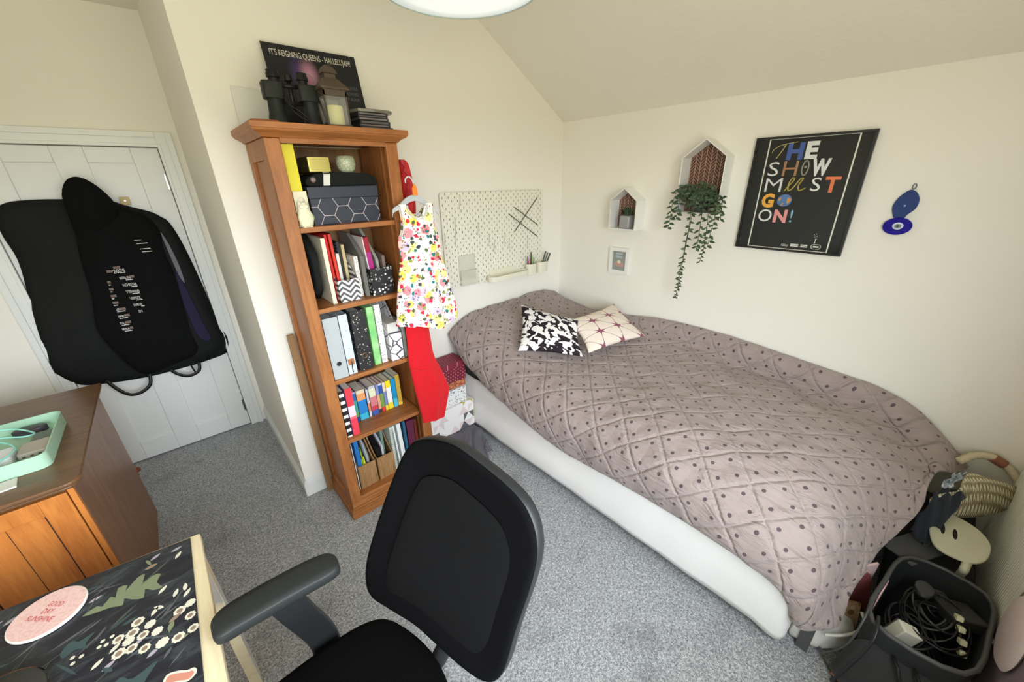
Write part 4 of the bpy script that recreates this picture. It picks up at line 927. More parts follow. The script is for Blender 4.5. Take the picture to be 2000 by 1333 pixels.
# sleeveless floral dress
def dress():
    m = floral_mat(); b = B(); Y = 1.775
    # rows from shoulders to hem: (z, left x, right x, depth)
    rows = [(1.672, 0.872, 1.050, 0.010), (1.655, 0.868, 1.056, 0.014), (1.60, 0.872, 1.050, 0.022), (1.545, 0.862, 1.055, 0.028), (1.515, 0.845, 1.070, 0.032), (1.46, 0.842, 1.078, 0.034), (1.405, 0.846, 1.078, 0.034), (1.395, 0.840, 1.082, 0.040), (1.33, 0.820, 1.098, 0.060), (1.22, 0.795, 1.118, 0.075), (1.12, 0.778, 1.135, 0.085), (1.075, 0.770, 1.128, 0.088)]
    N = 64; vs, fs, nr = [], [], 46
    for i in range(nr + 1):
        z, xl, xr, d = catmull(rows, i / nr); k = max(0, (i / nr - 0.6)) / 0.4
        for j in range(N):
            a = 2 * math.pi * j / N; ca, sa = math.cos(a), math.sin(a)
            x = (xl + xr) / 2 + (xr - xl) / 2 * ca; fold = 0.020 * k * math.sin(a * 7 + 0.6 * math.sin(i * 0.1)) + 0.010 * k * math.sin(a * 13 + 1)
            zz = z
            if i == nr or z < 1.12: zz = z - 0.018 * math.sin(ca * 2.6 + 0.3) * k - 0.02 * (1 - abs(ca)) * k
            # neckline scoop
            if z > 1.60 and abs(x - 0.957) < 0.052:
                t = 1 - ((x - 0.957) / 0.052) ** 2; lim = 1.672 - (0.064 if sa < 0 else 0.055) * t; zz = min(zz, lim)
            vs.append((x + fold * 0.25, Y + ((d + fold) * sa if sa < 0 else min(0.034, d + fold) * sa), zz))
    for i in range(nr):
        for j in range(N):
            fs.append((i * N + j, i * N + (j + 1) % N, (i + 1) * N + (j + 1) % N, (i + 1) * N + j))
    b.add(vs, fs); t = thing('floral_dress', 'sleeveless floral dress on a hanger beside the bookcase', 'dress', (0.957, Y, 1.05))
    fwd(b).build('dress_body', m, t, smooth=True, keep=True)
    s = B(); pts = [(0.957 + 0.053 * math.sin(a), Y - 0.020, 1.667 - 0.066 * max(0, math.cos(a))) for a in [-math.pi / 2 + k * math.pi / 14 for k in range(15)]]
    s.tube(pts, 0.004, 6); fwd(s).build('neckline_trim', plain((206, 206, 206), 0.7), t, smooth=True)
    for x0, s_ in ((0.870, -1), (1.052, 1)):
        s = B(); s.tube(arc([(x0, Y - 0.012, 1.668), (x0 + 0.004 * -s_, Y - 0.02, 1.60), (x0 - 0.004 * -s_, Y - 0.026, 1.555), (x0 + 0.020 * s_, Y - 0.024, 1.522)], 14), 0.0035, 6); fwd(s).build('armhole_trim', plain((214, 206, 210), 0.7), t, smooth=True)
    s = B(); s.tube([(0.957 + 0.118 * math.cos(a), Y + (0.040 if math.sin(a) < 0 else 0.034) * math.sin(a), 1.40 + 0.002 * math.sin(a * 20)) for a in [k * math.pi / 24 for k in range(48)]], 0.003, 5, closed=True); fwd(s).build('waist_seam', m, t, smooth=True)
dress()
# red trousers hanging behind the dress, and a red frilled top above
def red_trousers():
    t = thing('red_trousers', 'bright red flared jersey trousers hanging below the dress', 'trousers', (0.93, 1.79, 0.43))
    b = B()
    rows = [(1.14, 0.828, 0.960, 0.016), (1.06, 0.828, 0.962, 0.016), (0.95, 0.826, 0.966, 0.016), (0.86, 0.819, 0.972, 0.017), (0.76, 0.824, 1.005, 0.017), (0.66, 0.832, 1.036, 0.018), (0.605, 0.838, 1.046, 0.018), (0.52, 0.848, 1.022, 0.018), (0.435, 0.860, 0.996, 0.016)]
    def f(u, v):
        z, xl, xr, d = catmull(rows, u); a = 2 * math.pi * v; k = min(1, u * 1.5)
        fo = 0.006 * k * math.sin(a * 5 + u * 3) + 0.003 * k * math.sin(a * 11 + u * 6)
        return ((xl + xr) / 2 + ((xr - xl) / 2 + fo) * math.cos(a), 1.790 + (d + fo * 0.7) * math.sin(a), z - 0.010 * u * math.cos(a))
    b.grid(f, 60, 48); b.build('trouser_fabric', M_RED, t, smooth=True, weld=True)
    s = B(); s.tube(arc([(0.822, 1.776, 0.82), (0.88, 1.772, 0.795), (0.93, 1.773, 0.78), (0.985, 1.778, 0.765)], 12), 0.003, 5); s.build('knee_seam', M_RED, t, smooth=True)
red_trousers()
def red_top():
    t = thing('red_frilled_top', 'red satin top with a frilled edge hanging by the bookcase corner', 'top', (0.97, 1.86, 1.66)); b = B()
    rows = [(1.868, 0.932, 0.965, 0.02), (1.85, 0.932, 0.985, 0.03), (1.80, 0.934, 0.998, 0.035), (1.74, 0.934, 1.004, 0.035), (1.67, 0.936, 1.000, 0.034), (1.62, 0.938, 0.996, 0.03)]
    def f(u, v):
        z, xl, xr, d = catmull(rows, u); a = 2 * math.pi * v; fo = 0.006 * math.sin(a * 6 + u * 5)
        return ((xl + xr) / 2 + ((xr - xl) / 2) * math.cos(a) + max(0, fo), 1.87 + (d + fo) * math.sin(a), z)
    b.grid(f, 26, 40); b.build('top_fabric', M_REDSAT, t, smooth=True, weld=True)
    s = B(); s.grid(lambda u, v: (0.944 - 0.012 * v * (1 + 0.6 * math.sin(u * 34)) + 0.02 * math.sin(u * 3.1) , 1.828 - 0.012 * v - 0.004 * math.sin(u * 40) * v, 1.865 - 0.20 * u), 60, 4); s.build('frill', M_REDSAT, t, smooth=True, solid=0.001)
red_top()
# stacked patterned boxes between the bookcase and the bed
def pbox(name, label, x0, x1, y0, y1, z0, h, mat, lid=None, lidh=0.03, group='patterned boxes stacked by the bookcase', rz=0.0):
    cx, cy = (x0 + x1) / 2, (y0 + y1) / 2; t = thing(name, label, 'box', (cx, cy, z0), group)
    M = Matrix.Translation((cx, cy, 0)) @ Matrix.Rotation(rz, 4, 'Z') @ Matrix.Translation((-cx, -cy, 0))
    b = B(); b.box(x0 + 0.003, x1 - 0.003, y0 + 0.003, y1 - 0.003, z0, z0 + h - (0.002 if lid else 0), 0, M); b.build('box_body', mat, t, bevel=0.002)
    if lid: l = B(); l.box(x0, x1, y0, y1, z0 + h - lidh, z0 + h, 0, M); l.build('lid', lid, t, bevel=0.003)
    return t
TM = tri_mat()
pbox('storage_box', 'largest box with grey, pink and mustard triangles, bottom of the stack', 0.965, 1.388, 2.02, 2.175, 0.072, 0.215, TM)
pbox('storage_box', 'white box with black spots resting on the triangle box', 1.16, 1.345, 2.04, 2.17, 0.288, 0.120, speck_mat('white_card_black_ovals', (236, 236, 236), [(40, 40, 46), (60, 60, 66)], 72, 0.30))
pbox('storage_box', 'small orange carved box on top of the spotted box', 1.19, 1.355, 2.055, 2.17, 0.409, 0.060, lines_mat('orange_carved_card', (206, 128, 84), (150, 74, 48), 34, 0.09))
pbox('storage_box', 'maroon box with white pin dots on top of the stack', 1.03, 1.350, 2.035, 2.19, 0.470, 0.145, lattice_dots('maroon_pin_dots', (122, 22, 44), (226, 190, 200), 0.022, 0.0032, 'x', 'z', 0.3), lattice_dots('maroon_lid_dots', (128, 34, 54), (206, 150, 165), 0.022, 0.0030, 'x', 'y', 0.3), 0.035)
def rumple(fx, nu, nv, name, mat, label, cat, solid=0.01):
    b = B(); b.grid(fx, nu, nv); o = b.build(name, mat, smooth=True, solid=solid); tag(o, label, cat); return o
BL = cloth('charcoal_blanket', (104, 102, 110), (86, 84, 92), folds=12)
rumple(lambda u, v: (0.96 + 0.40 * u + 0.035 * math.sin(v * 5) * v + 0.02 * noise.noise(Vector((u * 5, v * 6, 2))), 2.17 - (0.34 + 0.14 * math.sin(u * 3 - 0.6) + 0.05 * noise.noise(Vector((u * 7, 1, 3)))) * v, 0.012 + 0.048 * (1 - v ** 2) + (0.022 * abs(noise.noise(Vector((u * 9 + v * 4, v * 4, 0)))) + 0.020 * abs(math.sin(u * 11 + v * 7 + 2 * noise.noise(Vector((u * 3, v * 3, 5))))) + 0.004) * min(1, v * 2.0) * (1 if v < 0.95 else 0.4)), 60, 50, 'folded_blanket', BL, 'charcoal blanket crumpled on the carpet under the box stack', 'blanket')
# ------------------------------------------------------------------ clothes hanging on the door
Yd = YD - 0.004
BAG = [(-0.56, 1.71), (-0.46, 1.722), (-0.35, 1.72), (-0.20, 1.715), (-0.10, 1.67), (-0.01, 1.632), (0.03, 1.60), (0.062, 1.56), (0.092, 1.42), (0.118, 1.15), (0.135, 0.87), (0.158, 0.74), (0.150, 0.665), (0.11, 0.63), (-0.08, 0.605), (-0.32, 0.60), (-0.52, 0.625), (-0.62, 0.655), (-0.68, 0.74), (-0.70, 0.80), (-0.685, 0.95), (-0.645, 1.21), (-0.615, 1.42), (-0.622, 1.55), (-0.61, 1.66)]
gb = thing('garment_bag', 'wide black garment bag hanging on the white door', 'garment bag', (-0.27, 3.28, 0.60))
b = B(); b.puff(smooth_loop(BAG, 4), Yd, -0.078, 'y', rings=10, wob=0.032, seed=4); b.build('bag_body', M_BLACKCLOTH2, gb, smooth=True)
def strap(pts):
    b = B(); P_ = curve_pts(pts, 24); vs, fs = [], []
    for i, p in enumerate(P_):
        p = Vector(p); t = (Vector(P_[min(i + 1, 24)]) - Vector(P_[max(i - 1, 0)])).normalized(); n = Vector((t.z, 0, -t.x)); w = 0.010
        vs += [p + n * w, p - n * w]
    for i in range(24): fs.append((2 * i, 2 * i + 2, 2 * i + 3, 2 * i + 1))
    b.add(vs, fs); b.build('carry_strap', M_BLACK, gb, solid=0.003, smooth=True)
strap([(-0.505, 3.275, 0.665), (-0.475, 3.255, 0.60), (-0.43, 3.24, 0.545), (-0.375, 3.24, 0.540), (-0.322, 3.25, 0.575), (-0.305, 3.27, 0.645)])
strap([(-0.205, 3.275, 0.635), (-0.17, 3.255, 0.59), (-0.115, 3.245, 0.565), (-0.06, 3.25, 0.585), (-0.045, 3.265, 0.645)])
b = B(); b.tube([(-0.092, 3.272, 0.63), (-0.088, 3.262, 0.595), (-0.083, 3.262, 0.575)], 0.006, 6); b.build('zip_pull', M_BLACK, gb)
jk = thing('padded_jacket', 'black jacket with purple lining at the right of the door', 'jacket', (0.04, 3.20, 0.62))
J = [(-0.06, 1.60), (0.00, 1.615), (0.045, 1.57), (0.072, 1.42), (0.092, 1.22), (0.098, 1.0), (0.115, 0.80), (0.10, 0.70), (0.02, 0.66), (-0.06, 0.66), (-0.05, 0.9), (-0.03, 1.15), (-0.03, 1.4)]
b = B(); b.puff(smooth_loop(J, 4), 3.248, -0.035, 'y', rings=6, wob=0.012, seed=9); b.build('jacket_body', cloth('black_softshell', (30, 32, 32), (20, 21, 21), 0.7, 300, 0.3, folds=9), jk, smooth=True)
b = B(); b.prism(smooth_loop([(0.012, 1.28), (0.030, 1.14), (0.050, 0.92), (0.062, 0.80), (0.022, 0.80), (-0.005, 0.86), (-0.012, 1.05), (-0.004, 1.22)], 3), 3.215, 3.207, 'y'); b.build('purple_lining', cloth('dark_purple_lining', (40, 34, 62), (28, 24, 44), 0.6, 300), jk, bevel=0.003)
b = B(); b.prism(smooth_loop([(0.002, 1.52), (0.022, 1.44), (0.034, 1.30), (0.030, 1.20), (0.014, 1.25), (0.006, 1.38)], 3), 3.215, 3.206, 'y'); b.build('grey_stripe', plain((92, 94, 100), 0.6), jk, bevel=0.002)
hd = thing('hooded_jacket', 'black hoodie with white printed dates hanging in front of the garment bag', 'hoodie', (-0.2, 3.2, 0.66))
H = [(-0.335, 1.745), (-0.345, 1.655), (-0.352, 1.53), (-0.375, 1.40), (-0.395, 1.20), (-0.435, 1.0), (-0.40, 0.82), (-0.345, 0.68), (-0.28, 0.655), (-0.17, 0.68), (-0.07, 0.70), (-0.02, 0.76), (-0.005, 0.95), (0.000, 1.15), (0.005, 1.35), (0.002, 1.50), (-0.01, 1.57), (-0.05, 1.625), (-0.11, 1.66), (-0.16, 1.70), (-0.20, 1.78), (-0.25, 1.815), (-0.30, 1.80)]
b = B(); b.puff(smooth_loop(H, 4), 3.235, -0.065, 'y', rings=10, wob=0.022, seed=14, centre=(-0.2, 1.2)); b.build('body', M_BLACKCLOTH, hd, smooth=True)
HO = [(-0.332, 1.75), (-0.338, 1.66), (-0.325, 1.55), (-0.27, 1.50), (-0.20, 1.52), (-0.155, 1.60), (-0.145, 1.69), (-0.19, 1.785), (-0.245, 1.83), (-0.295, 1.815)]
b = B(); b.puff(smooth_loop(HO, 4), 3.225, -0.100, 'y', rings=9, wob=0.02, seed=2, soft=0.95); b.build('hood', M_BLACKCLOTH, hd, smooth=True)
b = B(); yT = 3.152
def ht(s, x, z, w, h):
    t_ = B(); text_into(t_, s, (x, yT, z), (1, 0, -0.03), (-0.05, 0, 1), h, w, bold=0.01); t_.build('printed_word', plain((206, 204, 200), 0.6), hd)
ht('2025', -0.262, 1.318, 0.050, 0.022); ht('BERLIN', -0.247, 1.281, 0.044, 0.015); ht('NCHESTER', -0.246, 1.239, 0.060, 0.015); ht('TTENHAM', -0.244, 1.197, 0.056, 0.015)
ht('VERPOOL', -0.240, 1.157, 0.048, 0.015); ht('DUBLIN', -0.236, 1.116, 0.036, 0.014); ht('EN', -0.226, 1.074, 0.016, 0.014)
for s, x, z, w in (('LON', -0.316, 1.106, 0.018), ('HAM', -0.320, 1.064, 0.024), ('ISA', -0.324, 1.022, 0.018), ('MIRA', -0.326, 0.984, 0.032)): ht(s, x, z, w, 0.014)
def bar(x, z, w, h=0.004): b.add([(x, yT - 0.001, z), (x + w, yT - 0.001, z - 0.001), (x + w, yT - 0.001, z + h), (x, yT - 0.001, z + h)], [(0, 1, 2, 3)])
for x, z, w in ((-0.225, 1.272, 0.03), (-0.214, 1.230, 0.026), (-0.222, 1.188, 0.032), (-0.215, 1.148, 0.026), (-0.207, 1.108, 0.015), (-0.316, 1.097, 0.036), (-0.318, 1.055, 0.036), (-0.321, 1.013, 0.034), (-0.320, 0.975, 0.034), (-0.318, 1.136, 0.018), (-0.314, 1.176, 0.010), (-0.308, 1.216, 0.009), (-0.303, 1.256, 0.009)): bar(x, z, w)
for k in range(4):
    w = (0.03, 0.05, 0.045, 0.045)[k]; x, z = ((-0.124, 1.488), (-0.121, 1.468), (-0.113, 1.437), (-0.110, 1.420))[k]; bar(x, z, w, 0.003)
b.build('white_print', plain((206, 204, 200), 0.6), hd)
b = B()
for x, z, w in ((-0.288, 1.326, 0.024), (-0.256, 1.342, 0.03), (-0.202, 1.283, 0.018), (-0.297, 1.105, 0.022), (-0.294, 1.064, 0.024), (-0.304, 1.022, 0.026), (-0.293, 0.985, 0.014), (-0.318, 1.146, 0.024), (-0.314, 1.186, 0.024), (-0.308, 1.226, 0.018), (-0.303, 1.266, 0.014)): bar(x, z, w, 0.014)
b.build('brown_print', plain((112, 96, 88), 0.7), hd)

# ------------------------------------------------------------------ pegboard and what hangs on it
pg = thing('pegboard', 'white pegboard with slots on the wall above the bed head', 'pegboard', (1.81, 2.195, 1.08))
PX0, PX1, PZ0, PZ1 = 1.352, 2.268, 1.085, 1.700; PYF = YB - 0.022
def peg_mat():
    m = MK('slotted_pegboard_enamel', rough=0.45, spec=0.4); x, y, z = m.uvx('Object'); x = x - 0.458
    p = 0.0462; q = 0.0438
    def slot(ox, oz):
        a = ((x / p + ox).fr() - 0.5).ab() * p; c = ((z / q + oz).fr() - 0.5).ab() * q
        return a.lt(0.0024) * c.lt(0.0062)
    f = slot(0.0, 0.0).mx(slot(0.5, 0.5))
    edge = x.ab().lt(0.0)
    m.base(m.mix(f, RGB(232, 230, 216), RGB(96, 92, 74))); m.bump(f * -1.0, 0.5, 0.004); return m.m
b = B(); r = 0.02; pts = []
for cx, cz, a0 in ((PX1 - r, PZ1 - r - 0.008, 0), (PX0 + r, PZ1 - r + 0.004, 90), (PX0 + r, PZ0 + r, 180), (PX1 - r, PZ0 + r - 0.012, 270)):
    for k in range(6): a = math.radians(a0 + k * 18); pts.append((cx + r * math.cos(a), cz + r * math.sin(a)))
b.prism(pts, PYF, YB - 0.012, 'y'); b.build('board', peg_mat(), pg, bevel=0.002)
for x in (1.45, 2.17):
    for z in (1.14, 1.62): c = B(); c.lathe([(0.012, 0), (0.012, 0.0118)], (x, YB - 0.0002, z), 12, M=Matrix.Rotation(math.radians(90), 3, 'X')); c.build('spacer', M_WHITE, pg)
GP = 'clear hooks on the pegboard'
CLR = plain((206, 206, 192), 0.2, 0.6, name='clear_hook_plastic')
hooks = [(1.50, 1.685, 0.085, 'long clear hook near the top left corner of the pegboard'), (1.634, 1.503, 0.075, 'clear hook in the middle left of the pegboard'), (1.364, 1.457, 0.07, 'clear hook at the left edge of the pegboard'),
         (1.726, 1.42, 0.078, 'upper of the pair of clear hooks at the centre of the pegboard'), (1.772, 1.376, 0.085, 'lower of the pair of clear hooks at the centre of the pegboard'), (1.873, 1.412, 0.068, 'upper of the pair of clear hooks right of centre on the pegboard'),
         (1.914, 1.367, 0.06, 'lower of the pair of clear hooks right of centre on the pegboard'), (2.101, 1.361, 0.072, 'clear hook just above the pen pots'), (1.45, 1.55, 0.18, 'longest clear hook on the left of the pegboard')]
for x, z, l, lb in hooks:
    h = B(); h.tube(arc([(x, PYF - 0.001, z), (x - 0.003, PYF - 0.014, z - 0.006), (x - 0.008, PYF - 0.016, z - l * 0.5), (x - 0.012, PYF - 0.012, z - l), (x + 0.002, PYF - 0.018, z - l - 0.006)], 14), 0.0022, 6)
    tag(h.build('peg_hook', CLR, smooth=True), lb, 'hook', GP)
SK = plain((104, 100, 78), 0.6, name='dark_green_rod')
for (x0, z0, x1, z1), yy, lb in (((2.199, 1.641, 1.963, 1.414), 0.0135, 'dark rod running from the upper right corner down to the left on the pegboard'), ((1.972, 1.582, 2.211, 1.441), 0.0055, 'upper of two parallel dark rods sloping down right on the pegboard'), ((1.919, 1.539, 2.206, 1.354), 0.0055, 'lower of two parallel dark rods sloping down right on the pegboard')):
    s = B(); s.tube([(x0, PYF - yy, z0), (x1, PYF - yy, z1)], 0.0036, 8); tag(s.build('thin_rod', SK, smooth=True), lb, 'rod', 'dark rods on the pegboard')
# letter holder
lh = thing('letter_holder', 'clear plastic letter holder at the lower left of the pegboard', 'letter holder', (1.51, PYF - 0.03, 1.10))
b = B(); b.box(1.455, 1.590, PYF - 0.004, PYF - 0.002, 1.13, 1.300); b.build('back_plate', glass_mat('clear_acrylic', RGB(232, 232, 220), 0.1, 0.35), lh)
b = B(); b.box(1.445, 1.580, PYF - 0.042, PYF - 0.040, 1.105, 1.20); b.box(1.445, 1.585, PYF - 0.042, PYF - 0.002, 1.103, 1.106); b.build('front_plate', glass_mat('clear_acrylic_front', RGB(232, 232, 220), 0.1, 0.35), lh)
for pts in ([(1.455, PYF - 0.004, 1.11), (1.455, PYF - 0.004, 1.30), (1.590, PYF - 0.004, 1.298), (1.590, PYF - 0.004, 1.11)], [(1.445, PYF - 0.042, 1.20), (1.445, PYF - 0.042, 1.103), (1.582, PYF - 0.042, 1.103), (1.582, PYF - 0.042, 1.20)]):
    e = B(); e.tube(pts, 0.0018, 6); e.build('edge_rim', CLR, lh)
# shelf tray
ty = thing('pegboard_tray', 'long cream tray with rounded ends under the pegboard', 'tray', (1.86, PYF - 0.05, 1.09))
def stadium(x0, x1, y0, y1, n=8):
    r = abs(y1 - y0) / 2; yc = (y0 + y1) / 2
    return [(x0 + r - r * math.sin(math.pi * k / n), yc + r * math.cos(math.pi * k / n)) for k in range(n + 1)] + [(x1 - r + r * math.sin(math.pi * k / n), yc - r * math.cos(math.pi * k / n)) for k in range(n + 1)]
def open_pan(b, outer, inner, z0, z1, zf):
    n = len(outer); vs = [(x, y, z0) for x, y in outer] + [(x, y, z1) for x, y in outer] + [(x, y, z1) for x, y in inner] + [(x, y, zf) for x, y in inner]; fs = [tuple(range(n))[::-1], tuple(range(3 * n, 4 * n))]
    for k in range(3):
        for i in range(n): j = (i + 1) % n; fs.append((k * n + i, k * n + j, (k + 1) * n + j, (k + 1) * n + i))
    b.add(vs, fs)
PCR = plain((228, 224, 206), 0.4, 0.4, name='cream_plastic')
b = B(); open_pan(b, stadium(1.665, 2.045, PYF - 0.095, PYF - 0.006), stadium(1.669, 2.041, PYF - 0.091, PYF - 0.010), 1.093, 1.128, 1.097); b.build('tray_body', PCR, ty, smooth=True, ang=40)
b = B(); b.box(1.72, 1.99, PYF - 0.0055, PYF - 0.001, 1.10, 1.16); b.build('tray_clip', PCR, ty)
pens = [((96, 60, 130), 2.060, 1.225, 'purple pen'), ((210, 150, 190), 2.074, 1.20, 'pink pen'), ((232, 140, 60), 2.087, 1.195, 'orange pen'), ((120, 150, 70), 2.098, 1.235, 'green pen'), ((60, 60, 62), 2.112, 1.248, 'black pen'), ((90, 170, 180), 2.124, 1.21, 'light blue pen'), ((220, 200, 70), 2.133, 1.20, 'yellow pen')]
rpens = [((84, 92, 80), 2.215, 2.262, 1.236, 'grey green pen leaning furthest left in the right pot'), ((110, 116, 104), 2.238, 2.285, 1.222, 'paler grey pen in the middle of the right pot'), ((66, 76, 66), 2.258, 2.312, 1.214, 'dark green pen furthest right in the right pot')]
for x0, x1, lb in ((2.052, 2.148, 'cream pen pot on the pegboard holding coloured pens'), (2.168, 2.272, 'cream pen pot at the right, holding dark pens')):
    t = thing('pen_pot', lb, 'pen pot', ((x0 + x1) / 2, PYF - 0.045, 1.075), 'pen pots on the pegboard'); b = B(); open_pan(b, stadium(x0, x1, PYF - 0.078, PYF - 0.012, 8), stadium(x0 + 0.003, x1 - 0.003, PYF - 0.075, PYF - 0.015, 8), 1.078, 1.160, 1.082); b.build('pot_body', PCR, t, smooth=True, ang=40)
    c = B(); c.box((x0 + x1) / 2 - 0.02, (x0 + x1) / 2 + 0.02, PYF - 0.0118, PYF - 0.001, 1.12, 1.165); c.build('pot_clip', PCR, t)
for c, x, z, lb in pens:
    b = B(); y = PYF - 0.045 + 0.012 * math.sin(x * 200); b.tube([(x * 0.7 + 0.3 * 2.1, y, 1.084), (x, y, z - 0.012), (x - 0.001, y, z)], [0.0042, 0.0042, 0.002], 8); tag(b.build('pen', plain(c, 0.35)), lb + ' in the left pegboard pot', 'pen', 'coloured pens in the left pot')
for c, x0, x1, z, lb in rpens:
    b = B(); b.tube([(x0 - 0.01, PYF - 0.045, 1.084), (x1 - 0.003, PYF - 0.05, z - 0.006), (x1, PYF - 0.05, z)], [0.006, 0.006, 0.004], 8); tag(b.build('pen', plain(c, 0.4)), lb, 'pen', 'dark pens in the right pot')

# ------------------------------------------------------------------ right wall: shelves, plants, pictures
def house_shelf(name, label, yl, yr, z0, ze, za, dep, paper):
    """open house-shaped shelf; yl = left side (larger y), yr = right"""
    t = thing(name, label, 'shelf', (XR - dep / 2, (yl + yr) / 2, z0), 'house shaped wall shelves'); T = 0.006; X0, X1 = XR - dep, XR - 0.001; ym = (yl + yr) / 2
    b = B(); b.box(X0, X1, yr, yl, z0, z0 + T); b.build('shelf_base', M_WHITE, t)
    for y0, y1 in ((yr, yr + T), (yl - T, yl)): b = B(); b.box(X0, X1, y0, y1, z0 + T, ze); b.build('side_panel', M_WHITE, t)
    for ye, s in ((yl, -1), (yr, 1)):
        b = B(); b.prism([(ye, ze), (ym, za), (ym, za - T * 1.3), (ye + s * T, ze - T * 0.3)], X0, X1, 'x'); b.build('roof_panel', M_WHITE, t)
    b = B(); b.prism([(yr + T, z0 + T), (yl - T, z0 + T), (yl - T, ze - 0.001), (ym, za - T * 1.5), (yr + T, ze - 0.001)], X1 - 0.004, X1 - 0.001, 'x'); b.build('patterned_back', paper, t)
    return t
house_shelf('house_shelf', 'small white house shaped shelf with a grey plant pot', 1.655, 1.447, 1.432, 1.622, 1.704, 0.112, herring_mat())
house_shelf('house_shelf', 'tall white house shaped shelf with the trailing plant', 1.182, 0.932, 1.56, 1.866, 1.960, 0.108, herring_mat())
GREEN1, GREEN2 = plain((62, 84, 60), 0.55, 0.3, name='leaf_green'), plain((84, 104, 76), 0.55, 0.3, name='pale_leaf_green')
def leaf(b, p, d, n, L, W, mi=0):
    """pointed leaf from p along d, facing n"""
    p, d, n = Vector(p), Vector(d).normalized(), Vector(n); s = d.cross(n).normalized(); nn = s.cross(d)
    vs = [p, p + d * L * 0.3 + s * W * 0.42, p + d * L * 0.6 + s * W * 0.36, p + d * L, p + d * L * 0.6 - s * W * 0.36, p + d * L * 0.3 - s * W * 0.42, p + d * L * 0.45 - nn * W * 0.16]
    b.add(vs, [(0, 1, 6), (1, 2, 6), (2, 3, 6), (3, 4, 6), (4, 5, 6), (5, 0, 6)], mi)
sp_ = thing('potted_succulent', 'small green plant in a grey pot inside the small house shelf', 'plant', (2.44, 1.545, 1.4385))
b = B(); b.box(2.405, 2.480, 1.500, 1.578, 1.439, 1.525); b.build('pot', plain((150, 150, 152), 0.3, 0.6, name='grey_glazed_pot'), sp_, bevel=0.012, seg=3)
b = B()
rs = random.Random(3)
for i in range(70):
    a = rs.uniform(0, 6.28); r = rs.uniform(0, 0.030); p = (2.442 + r * math.cos(a), 1.539 + r * math.sin(a), 1.524); leaf(b, p, (math.cos(a) * r * 14, math.sin(a) * r * 14, 1), (math.cos(a), math.sin(a), -0.3), rs.uniform(0.035, 0.058), 0.012, i % 2)
b.build('foliage', [GREEN1, plain((50, 66, 46), 0.6, 0.3)], sp_)
vp = thing('trailing_plant', 'trailing artificial plant hanging out of the tall house shelf', 'plant', (2.44, 1.06, 1.567))
b = B(); b.lathe([(0.0, 0), (0.038, 0), (0.046, 0.075), (0.042, 0.075), (0.036, 0.065), (0, 0.065)], (2.452, 1.055, 1.5675), 24); b.build('pot', plain((60, 64, 58), 0.5), vp, smooth=True, ang=40)
strands = [
 [(2.45, 1.09, 1.65), (2.41, 1.13, 1.71), (2.375, 1.17, 1.69), (2.362, 1.185, 1.60), (2.37, 1.19, 1.53), (2.375, 1.198, 1.465)],
 [(2.45, 1.07, 1.65), (2.40, 1.13, 1.72), (2.37, 1.145, 1.66), (2.372, 1.15, 1.58), (2.375, 1.155, 1.52)],
 [(2.45, 1.05, 1.66), (2.40, 1.06, 1.69), (2.366, 1.062, 1.62), (2.366, 1.066, 1.45), (2.37, 1.078, 1.25), (2.38, 1.085, 1.10), (2.385, 1.09, 1.035)],
 [(2.45, 1.05, 1.66), (2.40, 1.045, 1.70), (2.360, 1.048, 1.62), (2.362, 1.062, 1.42), (2.375, 1.075, 1.22), (2.38, 1.08, 1.09)],
 [(2.45, 1.03, 1.66), (2.40, 1.01, 1.69), (2.365, 1.0, 1.60), (2.366, 0.998, 1.45), (2.368, 1.0, 1.36)],
 [(2.45, 1.03, 1.66), (2.40, 0.99, 1.68), (2.362, 0.965, 1.58), (2.364, 0.958, 1.45), (2.366, 0.958, 1.36), (2.368, 0.97, 1.285)],
 [(2.45, 1.01, 1.66), (2.40, 0.965, 1.66), (2.366, 0.935, 1.60), (2.366, 0.925, 1.54), (2.366, 0.935, 1.45), (2.37, 0.94, 1.38)],
 [(2.45, 1.0, 1.65), (2.40, 0.93, 1.66), (2.372, 0.905, 1.64), (2.368, 0.898, 1.585)],
 [(2.45, 1.0, 1.65), (2.40, 0.94, 1.63), (2.37, 0.905, 1.58), (2.37, 0.893, 1.535)]]
rs = random.Random(11); vb_ = B(); lb_ = B()
for st_ in strands:
    P_ = curve_pts(st_, 40); vb_.tube(P_, 0.0018, 5)
    L_ = sum((Vector(P_[i + 1]) - Vector(P_[i])).length for i in range(40)); nn = int(L_ / 0.0145)
    for k in range(2, nn):
        p = Vector(catmull(P_, k / nn)); s = 1 if k % 2 else -1; q = rs.uniform(-0.5, 0.3); taper = 1.0 - 0.45 * (k / nn if L_ > 0.45 else 0)
        leaf(lb_, p, (rs.uniform(-0.5, 0.15), s * rs.uniform(0.6, 1.0), rs.uniform(-0.9, 0.15)), (-1, rs.uniform(-0.4, 0.4), rs.uniform(0.1, 0.9)), rs.uniform(0.028, 0.044) * taper, rs.uniform(0.016, 0.023) * taper, rs.choice((0, 0, 1)))
for i in range(150):
    a, c = rs.uniform(0, 6.28), rs.uniform(0, 1); y = 1.055 + 0.105 * math.cos(a) * c ** 0.5; z = 1.665 + 0.065 * math.sin(a) * c ** 0.5; x = rs.uniform(2.37, 2.46)
    if y > 1.15: x = min(x, 2.39)
    leaf(lb_, (x, y, z), (rs.uniform(-1, 0.2), rs.uniform(-1, 1), rs.uniform(-0.9, 0.5)), (-1, rs.uniform(-0.6, 0.6), rs.uniform(-0.2, 0.9)), rs.uniform(0.026, 0.042), rs.uniform(0.016, 0.022), rs.choice((0, 0, 1)))
vb_.build('stems', plain((70, 66, 48), 0.7), vp); lb_.build('foliage', [GREEN1, GREEN2], vp)
